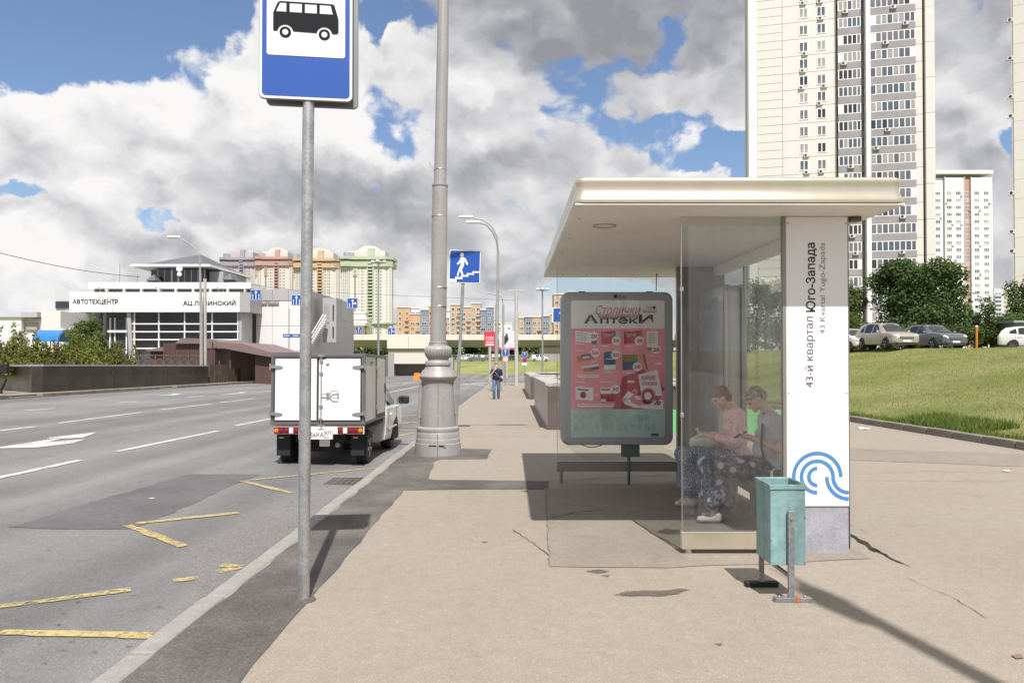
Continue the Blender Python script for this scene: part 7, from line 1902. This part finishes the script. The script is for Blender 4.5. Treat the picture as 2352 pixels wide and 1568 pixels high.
# the big maple and its neighbours on the right
tree('broad_tree', 'big round dark green tree behind the parked cars', at_bank(2118, 63), 9.7, 7.4, m_leafd, 34000, .14, 11, None, .5, lobes=30, base=.12, depth=7)
tree('slender_tree', 'thin young tree standing before the white tower', at_bank(2268, 60), 1.6, 5.0, m_leafm, 1500, .10, 12, None, .12, base=.15)
tree('roadside_tree', 'pale green tree at the right edge behind the white car', at_bank(2372, 66), 4.4, 6.6, m_leafm, 6000, .13, 13, None, .3)
tree('roadside_tree', 'light leafy tree just right of the name column', at_bank(1945, 66), 3.6, 6.6, m_leafm, 4500, .13, 14, None, .25)
tree('roadside_tree', 'tree seen through the shelter glass behind the case', at_bank(1760, 74), 5.0, 7.5, m_leafm, 5000, .14, 24, None, .25)
hedge = ('bushes behind the parked cars',)
for i, (px, d, w, h, lb) in enumerate(((1965, 62, 3.2, 3.0, 'bush between the column and the broad tree'), (2030, 59, 3.7, 1.9, 'clipped bush right behind the beige car'), (2100, 59, 3.9, 2.1, 'bush under the left of the broad tree'), (2170, 59, 3.9, 2.2, 'bush under the right of the broad tree'), (2222, 60, 2.9, 2.0, 'bush left of the orange post'), (2262, 61, 2.6, 2.2, 'bush right of the orange post'), (2305, 60, 3.0, 2.9, 'bush left of the grey kiosk'))):
    tree('bush', lb, at_bank(px, d), w, h, m_leafd if i % 2 else m_leafm, 4500, .085, 30 + i, hedge[0], .06, 'bush', 12, .05)
for i, (px, d) in enumerate(((1700, 70), (1790, 72))):
    tree('bush', ('bush seen through the shelter, left', 'bush seen through the shelter, right')[i], at_bank(px, d), 4.5, 2.8, m_leafm, 2500, .12, 44 + i, hedge[0], .06, 'bush', 12, .05)
# shrubs above the granite wall
shr = [(10, 35.5, 1.9, 2.5), (45, 36.5, 1.9, 2.7), (85, 37, 1.6, 2.2), (120, 37.5, 1.6, 1.7), (155, 38.5, 2.0, 2.2), (190, 39.5, 2.2, 2.6), (228, 40.5, 2.2, 2.5), (262, 42, 1.9, 1.9), (60, 34.2, 1.5, 1.4), (140, 35.5, 1.5, 1.4), (215, 37, 1.6, 1.5)]
for i, (px, d, w, h) in enumerate(shr):
    p = Vector((min(zx(px, d), -21.4), d, gwz(d) + .75))
    names = ('leftmost yellow-green shrub above the granite wall', 'second shrub from the left, tall and narrow', 'third shrub from the left, before the white building', 'low shrub beneath the blue canopy', 'shrub just right of the blue canopy', 'tall bushy shrub below the small dark tree', 'widest shrub, left of the brown shed', 'last shrub at the right, by the railing', 'low front shrub at the left of the wall', 'low front shrub mid wall', 'low front shrub near the wall end')
    tree('shrub', names[i], p, w * 1.4, h * .95, m_leafy if i % 3 else m_leafo, 4600, .06, 60 + i, 'shrubs above the granite wall', .05, 'shrub', 14, .05, spire=8)
mbd = MB(); mbd.add([(-20.9, 33.0, gwz(33) + .78), (-27.2, 39.1, gwz(39) + .78), (-45, 56, gwz(56) + .75), (-20.9, 49.4, gwz(49) + .75)], [(0, 1, 2, 3)])
struct(mbd.build('planting_bed', m_turf, None, 0, fix=False))
p = Vector((zx(205, 50), 50, gwz(50) + .5)); tree('small_tree', 'small dark green tree before the car centre lettering', p, 2.6, 3.9, m_leafm, 3200, .10, 81, None, .14)
# trees under and behind the flyover
ORD = 'first second third fourth fifth sixth seventh eighth ninth tenth eleventh twelfth thirteenth fourteenth fifteenth sixteenth seventeenth'.split()
for i in range(17):
    px = 790 + i * 32 + RNG.uniform(-6, 6); d = 186 + RNG.uniform(-8, 10)
    x = zx(px, d); h = RNG.uniform(4.0, 5.4)
    tree('roadside_tree', '%s tree from the left in the green row under the flyover' % ORD[i], (x, d, ground_z(x, d) - .2), RNG.uniform(4.5, 6.5), h, m_leafm if i % 2 else m_leafd, 900, .34, 100 + i, 'trees beyond the flyover', .2, lobes=9, base=.1)

# ================================================================ street furniture further off
def gpt(px, d): return Vector((zx(px, d), d, base_z(d)))
def lamp_head(mb, tip, dirx):
    mb.loft([[(tip[0] + dirx * x, tip[1] + y * w, tip[2] + z) for y, z in ((-1, 0), (-.6, .10), (.6, .10), (1, 0), (.6, -.06), (-.6, -.06))] for x, w in ((-.1, .05), (.1, .14), (.55, .15), (.75, .06))])
d1 = 46.0
t = thing('double_arm_lamp', 'far street lamp with two curved arms above the walking man', 'street lamp', gpt(1140, d1))
o0 = Vector(t.location); q3 = lambda px, py, dd=0: P(px, py, d1) - o0 + Vector((0, dd, 0))
mb = MB(); mb.lathe([(.36, 0), (.34, .3), (.26, .45), (.24, 1.0), (.30, 1.15), (.22, 1.3), (.26, 1.5), (.2, 1.65), (.13, 1.75)], 20); mb.build('cast_base', m_greym, t, 40)
mb = MB(); mb.tube([(0, 0, 1.7), q3(1142, 700), q3(1143, 690), q3(1144, 575)], [.125, .11, .085, .075], 12); mb.build('pole', m_greym, t)
for pts, dd in (([(1144, 580), (1142, 545), (1130, 520), (1110, 505), (1082, 499)], .0), ([(1144, 580), (1141, 555), (1132, 535), (1118, 520), (1100, 515)], -.6)):
    mb = MB(); mb.tube([q3(a, b, dd * k / 4) for k, (a, b) in enumerate(pts)], .045, 8); mb.build('arm', m_greym, t)
    tip = q3(*pts[-1], dd); mb = MB(); lamp_head(mb, tip, -1); mb.build('luminaire', m_swhite, t, 40)
d2 = 50.0
t = thing('single_arm_lamp', 'street lamp with one arm in front of the car centre', 'street lamp', Vector((zx(463, d2), d2, gwz(d2))))
o0 = Vector(t.location); q3 = lambda px, py, dd=0: P(px, py, d2) - o0
mb = MB(); mb.tube([(0, 0, 0), q3(462, 700), q3(460, 640)], [.12, .10, .08], 12); mb.build('pole', m_greym, t)
mb = MB(); mb.tube([q3(460, 645), q3(459, 595), q3(452, 575), q3(436, 560), q3(410, 545)], [.08, .05, .045, .045, .04], 8); mb.build('arm', m_greym, t)
mb = MB(); lamp_head(mb, q3(410, 545), -1); mb.build('luminaire', m_swhite, t, 40)
def plain_pole(name, label, px, d, ytop, r, z0=None, mat=None, cat='pole', top=None):
    b = gpt(px, d) if z0 is None else Vector((zx(px, d), d, z0)); t_ = thing(name, label, cat, b)
    mb = MB(); mb.tube([(0, 0, -.1), (0, 0, zz(ytop, d) - b.z)], [r, r * .75], 12); mb.build('pole', mat or m_greym, t_)
    return t_, b
m_concp = M('concrete_post', (0.42, 0.40, 0.37), .85, var=.08)
plain_pole('concrete_pole', 'pale concrete pole right beside the single arm lamp', 470, 50.5, 640, .15, gwz(50.5), m_concp)
t_, b = plain_pole('concrete_pole', 'plain square-topped concrete pole right of the walking man', 1186, 60, 666, .17, None, m_concp)
mb = MB(); mb.box(-.7, .7, -.05, .05, zz(668, 60) - b.z, zz(665, 60) - b.z); mb.build('crossarm', m_concp, t_, 0)
t_, b = plain_pole('curved_lamp', 'distant lamp with one long arm between the two poles', 1156, 70, 700, .13, None, m_greym, 'street lamp')
mb = MB(); mb.tube([P(1156, 702, 70) - b, P(1154, 685, 70) - b, P(1148, 678, 70) - b, P(1115, 672, 70) - b], .05, 8); mb.build('arm', m_greym, t_)
for px, d, yt, lb in ((869, 96, 596, 'slim mast with floodlights before the green tower'), (1246, 112, 660, 'slim mast with floodlights left of the poster case')):
    t_, b = plain_pole('floodlight_mast', lb, px, d, yt, .16, base_z(100), m_galv, 'mast')
    z = zz(yt, d) - b.z
    mb = MB(); mb.lathe([(.6, z - .5), (.65, z - .42), (.6, z - .35)], 12); mb.build('crown_ring', m_galv, t_)
    for a in (0, 1.6, 3.1, 4.7): mb = MB(); mb.ball((.75 * math.cos(a), .75 * math.sin(a), z - .3), (.3, .3, .22), 10, 6); mb.build('floodlight', m_lens, t_)
# lane signs hung over the street
def arrow_pts(x, z0, z1, w, h): return [(x - w * .25, z0), (x + w * .25, z0), (x + w * .25, z1 - h), (x + w, z1 - h), (x, z1), (x - w, z1 - h), (x - w * .25, z1 - h)]
def lane_sign(px, py, wpx, hpx, d, label, turn=False):
    c = P(px, py, d); w, h = wpx * d / 1700, hpx * d / 1700
    t_ = thing('lane_sign', label, 'sign', (c.x, d, c.z - h / 2), 0, 'blue lane signs hung over the street')
    mb = MB(); mb.box(-w / 2, w / 2, 0, .05, 0, h); bd = mb.build('sign_panel', m_sback, t_, 0)
    plate([(-w / 2 + .01, .01), (w / 2 - .01, .01), (w / 2 - .01, h - .01), (-w / 2 + .01, h - .01)], -.012, m_swhite, 'border', bd, .01)
    plate([(-w / 2 + w * .05, h * .05), (w / 2 - w * .05, h * .05), (w / 2 - w * .05, h * .95), (-w / 2 + w * .05, h * .95)], -.024, m_sblue, 'blue_field', bd, .01)
    if turn:
        plate(arrow_pts(w * .02, h * .05, h * .88, w * .13, h * .22), -.036, m_swhite, 'arrow_symbol', bd, .01)
        plate([(w * .05, h * .42), (w * .22, h * .42), (w * .22, h * .33), (w * .40, h * .47), (w * .22, h * .61), (w * .22, h * .52), (w * .05, h * .52)], -.036, m_swhite, 'arrow_symbol', bd, .01)
        plate([(-w * .30, h * .06), (-w * .23, h * .06), (-w * .23, h * .5), (-w * .30, h * .5)], -.036, m_swhite, 'lane_mark', bd, .01)
    else:
        plate(arrow_pts(0, h * .05, h * .9, w * .15, h * .22), -.036, m_swhite, 'arrow_symbol', bd, .01)
        for s_ in (-1, 1):
            for k in range(2): plate([(s_ * w * .28 - w * .035, h * (.08 + .26 * k)), (s_ * w * .28 + w * .035, h * (.08 + .26 * k)), (s_ * w * .28 + w * .035, h * (.28 + .26 * k)), (s_ * w * .28 - w * .035, h * (.28 + .26 * k))], -.036, m_swhite, 'lane_mark', bd, .01)
    for s_ in (-1, 1): mb = MB(); mb.cyl((s_ * w * .3, .03, h), (s_ * w * .3, .03, h + .35), .012, n=6); mb.build('hanger', m_galv, t_)
    return c
c1 = lane_sign(588, 677, 24.5, 25, 60, 'large straight-on lane sign at the corner of the car centre')
c2 = lane_sign(681, 689, 24, 25, 60, 'large straight-on lane sign half behind the sign pole')
c3 = lane_sign(809.5, 696, 25, 24, 60, 'large lane sign with a right-turn arrow before the green tower', True)
lane_sign(749, 741, 16, 17, 98, 'small straight-on lane sign before the stair tower')
lane_sign(824, 758, 16, 17, 98, 'small straight-on lane sign at the flyover end')
lane_sign(899, 760.5, 17, 16, 98, 'small lane sign with a right-turn arrow above the pier', True)
def wire(name, label, pts, r=.012, sag=0.0):
    mb = MB(); out = []
    for a, b in zip(pts, pts[1:]):
        a, b = Vector(a), Vector(b)
        for k in range(14): p = a.lerp(b, k / 14); p.z -= sag * math.sin(PI * k / 14); out.append(p)
    out.append(Vector(pts[-1])); mb.tube(out, r, 5)
    return tag(mb.build(name, m_black), label, 'cable')
wire('span_cable', 'thin cable over the street that carries the large lane signs', [P(470, 645, 50.5), c1 + Vector((0, .03, .78)), c2 + Vector((0, .03, .78)), c3 + Vector((0, .03, .78)), P(1186, 690, 60)], .012)
wire('span_cable', 'thin cable over the street that carries the small lane signs', [P(700, 722, 98), P(749, 727, 98), P(824, 744, 98), P(899, 746, 98), P(1156, 740, 98)], .014)
wire('overhead_cable', 'dark cable sagging across the sky at the far left', [P(-60, 566, 60), P(320, 636, 83)], .03, .4)
# boards and small signs along the pavement
def board(name, label, px0, px1, y0, y1, d, mat, ybot, cat='billboard', post=True):
    b = Vector((zx((px0 + px1) / 2, d), d, base_z(d))); t_ = thing(name, label, cat, b)
    w = (px1 - px0) * d / 1700; z0, z1 = zz(y1, d) - b.z, zz(y0, d) - b.z
    mb = MB(); mb.box(-w / 2, w / 2, 0, .3, z0, z1); p_ = mb.build('board_panel', mat, t_, 0, .03)
    if post: mb = MB(); mb.cyl((0, .15, -.1), (0, .15, z0), .16, n=12); mb.build('post', m_concp, t_)
    return t_, p_, w, z0, z1
m_bred = M('board_red', (0.52, 0.035, 0.065), .5, var=.05)
t_, p_, w, z0, z1 = board('red_board', 'red advertising board on a pale post beyond the walking man', 1112, 1138, 761, 796, 84, m_bred, 0)
for k, (s, hh) in enumerate((('СНОВА', .07), ('У ДОМА', .07))): fit_text(s, -w * .36, w * .36, lerp(z0, z1, .56 - .15 * k), lerp(z0, z1, .67 - .15 * k), m_swhite, -.01, 'lettering', p_, 0, .02)
plate([(-w * .36, lerp(z0, z1, .08)), (w * .36, lerp(z0, z1, .08)), (w * .36, lerp(z0, z1, .17)), (-w * .36, lerp(z0, z1, .17))], -.012, m_swhite, 'panel_strip', p_, .008)
for k in range(2): plate([(-w * .34, lerp(z0, z1, .25 + .06 * k)), (w * .34, lerp(z0, z1, .25 + .06 * k)), (w * .34, lerp(z0, z1, .28 + .06 * k)), (-w * .34, lerp(z0, z1, .28 + .06 * k))], -.012, m_swhite, 'panel_strip', p_, .008)
m_bpale = M('board_pale', (0.62, 0.56, 0.60), .5, var=.15, vs=.6)
t_, p_, w, z0, z1 = board('billboard', 'wide pale billboard with a dark figure behind the far lamps', 1146, 1182, 761, 799, 104, m_bpale, 0)
plate([(-w * .32, z0 + .5), (-w * .1, z0 + .5), (w * .12, lerp(z0, z1, .5)), (w * .02, lerp(z0, z1, .95)), (-w * .12, lerp(z0, z1, .7))], -.02, m_trim, 'picture_shape', p_, .012)
mb = MB(); mb.box(-w / 2 - .1, w / 2 + .1, -.05, .35, z0 - .25, z0 - .002); mb.build('lower_frame', m_bred, p_, 0)
m_rring = M('sign_red', (0.55, 0.03, 0.05), .45)
m_yell = M('sign_amber', (0.60, 0.38, 0.10), .45)
def sign_post(label, px, d, items, r=.05):
    b = gpt(px, d); t_ = thing('sign_post', label, 'sign', b)
    top = max(zz(y0, d) - b.z for k, y0, y1, *_ in items)
    mb = MB(); mb.cyl((0, 0, -.1), (0, 0, top), r, n=10); mb.build('pole', m_galv, t_)
    for kind, y0, y1, w in items:
        z1, z0 = zz(y0, d) - b.z, zz(y1, d) - b.z; w = w * d / 1700; zc = (z0 + z1) / 2
        if kind in 'bB':
            plate(rrect(-w / 2, w / 2, z0, z1, .05), -.08, m_swhite, 'sign_panel', t_, .03); plate(rrect(-w * .44, w * .44, z0 + .06 * (z1 - z0), z1 - .06 * (z1 - z0), .04), -.095, m_sblue, 'blue_field', t_, .01)
            plate(arrow_pts(0, z0 + .2 * (z1 - z0), z1 - .12 * (z1 - z0), w * .16, (z1 - z0) * .3), -.11, m_swhite, 'arrow_symbol', t_, .01)
        elif kind == 'r':
            plate(disc(0, zc, w / 2), -.08, m_rring, 'sign_disc', t_, .03); plate(disc(0, zc, w * .38), -.095, m_sblue, 'disc_field', t_, .01)
            for s_ in (-1, 1): plate([(-w * .3 * s_ - w * .05, zc - w * .25), (-w * .3 * s_ + w * .05, zc - w * .28), (w * .3 * s_ + w * .05, zc + w * .25), (w * .3 * s_ - w * .05, zc + w * .28)], -.11, m_rring, 'cross_bar', t_, .01)
        elif kind == 'w':
            plate(disc(0, zc, w / 2), -.08, m_rring, 'sign_disc', t_, .03); plate(disc(0, zc, w * .42), -.095, m_swhite, 'disc_field', t_, .01); plate(disc(0, zc, w * .2), -.11, m_yell, 'sign_symbol', t_, .01)
        elif kind == 'p': plate([(-w / 2, z0), (w / 2, z0), (w / 2, z1), (-w / 2, z1)], -.08, m_swhite, 'sign_tablet', t_, .03)
    return t_
sign_post('blue arrow sign above a round white sign, right of the walking man', 1161, 60, [('b', 800, 817, 17), ('w', 819, 831, 12.5)])
sign_post('blue arrow sign above a round no-stopping sign, left of the granite parapet', 1205, 78, [('b', 808, 819, 12.5), ('r', 820, 832, 12), ('p', 833, 838.5, 11)])
sign_post('round no-stopping sign behind the double arm lamp', 1139, 62, [('r', 791, 809, 18), ('p', 813, 820, 17)])
t_ = sign_post('blue sign cut by the edge of the poster case', 1290, 34, [('b', 706, 741, 44)], .06)
# street name tablet in front of the side block
d4 = 70; b = Vector((zx(664, d4), d4, road_z(-19, d4) + .1)); t_ = thing('name_tablet_post', 'blue street name tablets on a thin post before the side block', 'sign', b)
mb = MB(); mb.cyl((0, 0, 0), (0, 0, zz(708, d4) - b.z), .06, n=8); mb.build('pole', m_concp, t_)
mb = MB(); mb.box(-.55, 1.1, -.08, -.03, zz(775, d4) - b.z, zz(767, d4) - b.z); tb = mb.build('name_tablet', m_sblue, t_, 0)
for a in (-.45, .35): mb = MB(); mb.box(a, a + .55, -.09, -.081, zz(771.8, d4) - b.z, zz(770, d4) - b.z); mb.build('tablet_lettering', m_swhite, tb, 0)
# fences by the sheds
fo = Vector((zx(300, 51), 51, gwz(51) + .55)); fe = thing('ornamental_fence', 'low brown railing with a key pattern before the sheds', 'fence', fo)
m_iron = M('brown_iron', (0.10, 0.075, 0.06), .6, var=.15)
L_ = zx(472, 51) - fo.x; hh = zz(815, 51) - fo.z
for k in range(10): x = L_ * k / 9; mb = MB(); mb.box(x - .04, x + .04, -.04, .04, 0, hh); mb.build('fence_post', m_iron, fe, 0)
for z in (.12, hh - .06): mb = MB(); mb.box(0, L_, -.02, .02, z, z + .07); mb.build('fence_rail', m_iron, fe, 0)
for k in range(9):
    x0 = L_ * k / 9; w = L_ / 9; mb = MB()
    for a, b2, c, d_ in ((.12, .6, .25, .25), (.12, .12, .25, .8), (.12, .85, .8, .8), (.85, .85, .4, .8), (.35, .85, .4, .4), (.35, .35, .4, .62), (.35, .68, .62, .62)):
        mb.box(x0 + w * a - .035, x0 + w * b2 + .035, -.012, .012, hh * c - .03, hh * d_ + .03)
    mb.build('key_panel', m_iron, fe, 0)
fo = Vector((-20.4, 50.0, gwz(50))); fe = thing('board_fence', 'weathered upright board fence between the wall end and the sheds', 'fence', fo)
m_board = M('grey_brown_board', (0.105, 0.08, 0.062), .9, var=.3, vs=2, streak=.2)
for k in range(26):
    y = k * .22; z = gwz(50 + y) - fo.z; hb = 1.25 + RNG.uniform(-.05, .05) - (.25 if k > 14 else 0)
    mb = MB(); mb.box(-.06, -.03 + RNG.uniform(-.01, .01), y + .01, y + .205, z - .05, z + hb); mb.build('board', m_board, fe, 0)
for y in (0, 1.9, 3.9, 5.7): mb = MB(); mb.box(-.14, -.065, y - .05, y + .05, -.2, 1.5); mb.build('fence_post', m_iron, fe, 0)
# railing behind the shelter on the bank (white), orange post, kiosk
p = at_bank(2243, 50); t_ = thing('orange_post', 'thin orange post with a white cap left of the young tree', 'post', p)
mb = MB(); mb.cyl((0, 0, -.1), (.02, 0, zz(752, 50) - p.z), .07, n=10); mb.build('post', M('orange_paint', (0.62, 0.19, 0.02), .5, var=.1), t_)
mb = MB(); mb.ball((.02, 0, zz(750, 50) - p.z), .09, 10, 6); mb.build('cap', m_swhite, t_)
p = at_bank(2330, 58); t_ = thing('grey_kiosk', 'grey flat-roofed kiosk behind the white car', 'kiosk', p)
mb = MB(); mb.box(0, 6, 0, 3, 0, zz(741, 58) - p.z); mb.build('wall', M('kiosk_grey', (0.20, 0.22, 0.25), .7, var=.05), t_, 0)
mb = MB(); mb.box(-.3, 6.3, -.4, 3.3, zz(741, 58) - p.z, zz(736, 58) - p.z); mb.build('roof', M('kiosk_roof', (0.25, 0.30, 0.29), .7, var=.05), t_, 0)
# drain in the gutter
dc = R(798, 1106); t_ = thing('drain_grate', 'cast iron drain grate in the gutter behind the truck', 'drain', (dc.x, dc.y, road_z(dc.x, dc.y)))
t_.rotation_euler = (math.atan(-GR), 0, 0)
m_iron2 = M('cast_iron', (0.11, 0.095, 0.085), .7, .3, var=.2, vs=10)
mb = MB(); mb.box(-.27, .27, -.30, .30, .0042, .0048); mb.build('drain_pit', m_crack, t_, 0)
mb = MB()
for a, b2, c, d_ in ((-.27, .27, -.30, -.265), (-.27, .27, .265, .30), (-.27, -.235, -.265, .265), (.235, .27, -.265, .265)): mb.box(a, b2, c, d_, .005, .018)
mb.build('frame', m_iron2, t_, 0)
for k in range(6): mb = MB(); x = -.20 + .08 * k; mb.box(x - .014, x + .014, -.265, .265, .006, .017); mb.build('bar', m_iron2, t_, 0)
for k in range(3): mb = MB(); y = -.14 + .14 * k; mb.box(-.235, .235, y - .02, y + .02, .007, .0165); mb.build('bar', m_iron2, t_, 0)
# litter
def paper(px, py, s, label, f=G):
    p = f(px, py); mb = MB(); r = random.Random(int(px))
    vs = [(s * (i - 1.5) / 1.5 + r.uniform(-.2, .2) * s, s * .6 * (j - 1) + r.uniform(-.15, .15) * s, abs(r.gauss(.25, .2)) * s + .005) for j in range(3) for i in range(4)]
    mb.add(vs, [(j * 4 + i, j * 4 + i + 1, (j + 1) * 4 + i + 1, (j + 1) * 4 + i) for j in range(2) for i in range(3)])
    o = mb.build('paper_scrap', m_pwhite, None, 30, fix=False); o.location = p; tag(o, label, 'litter', 'scraps of paper')
m_pwhite = M('crumpled_paper', (0.72, 0.71, 0.68), .8, var=.05)
paper(1985, 986, .13, 'crumpled white paper by the lawn kerb')
paper(2310, 1083, .05, 'tiny paper scrap on the pavement at right')
# green screen panel beyond the shelter
p = Vector((zx(1540, 16), 16, base_z(16))); t_ = thing('green_barrier', 'bright green banner barrier glimpsed behind the shelter', 'barrier', p)
m_gb = M('green_banner', (0.16, 0.50, 0.20), .6, var=.08)
mb = MB(); mb.box(0, 3.6, 0, .05, .12, .62); mb.build('banner', m_gb, t_, 0)
mb = MB(); mb.box(0, 3.6, -.004, .054, .0, .119); mb.build('banner_strip', M('lilac_strip', (0.42, 0.32, 0.48), .6), t_, 0)
for x in (0.02, 1.8, 3.55): mb = MB(); mb.cyl((x, .06, 0), (x, .06, .72), .02, n=8); mb.build('post', m_galv, t_)
# bent black bollard on the far pavement
p = Vector((zx(3, 30.5), 30.5, gwz(30.5))); t_ = thing('bent_bollard', 'black bent iron bollard at the left edge of the far pavement', 'bollard', p)
mb = MB(); mb.tube([(0, 0, 0), (0, 0, .15), (.12, 0, .40), (.22, 0, .62), (.20, 0, .68), (-.1, 0, .70)], [.07, .055, .05, .045, .035, .03], 10); mb.build('post', m_black, t_)
mb = MB(); mb.box(-.5, .28, -.1, .12, .85, 1.25); mb.build('box', m_black, t_, 0, .03); mb = MB(); mb.cyl((-.05, 0, .68), (-.05, 0, .86), .03, n=8); mb.build('neck', m_black, t_)
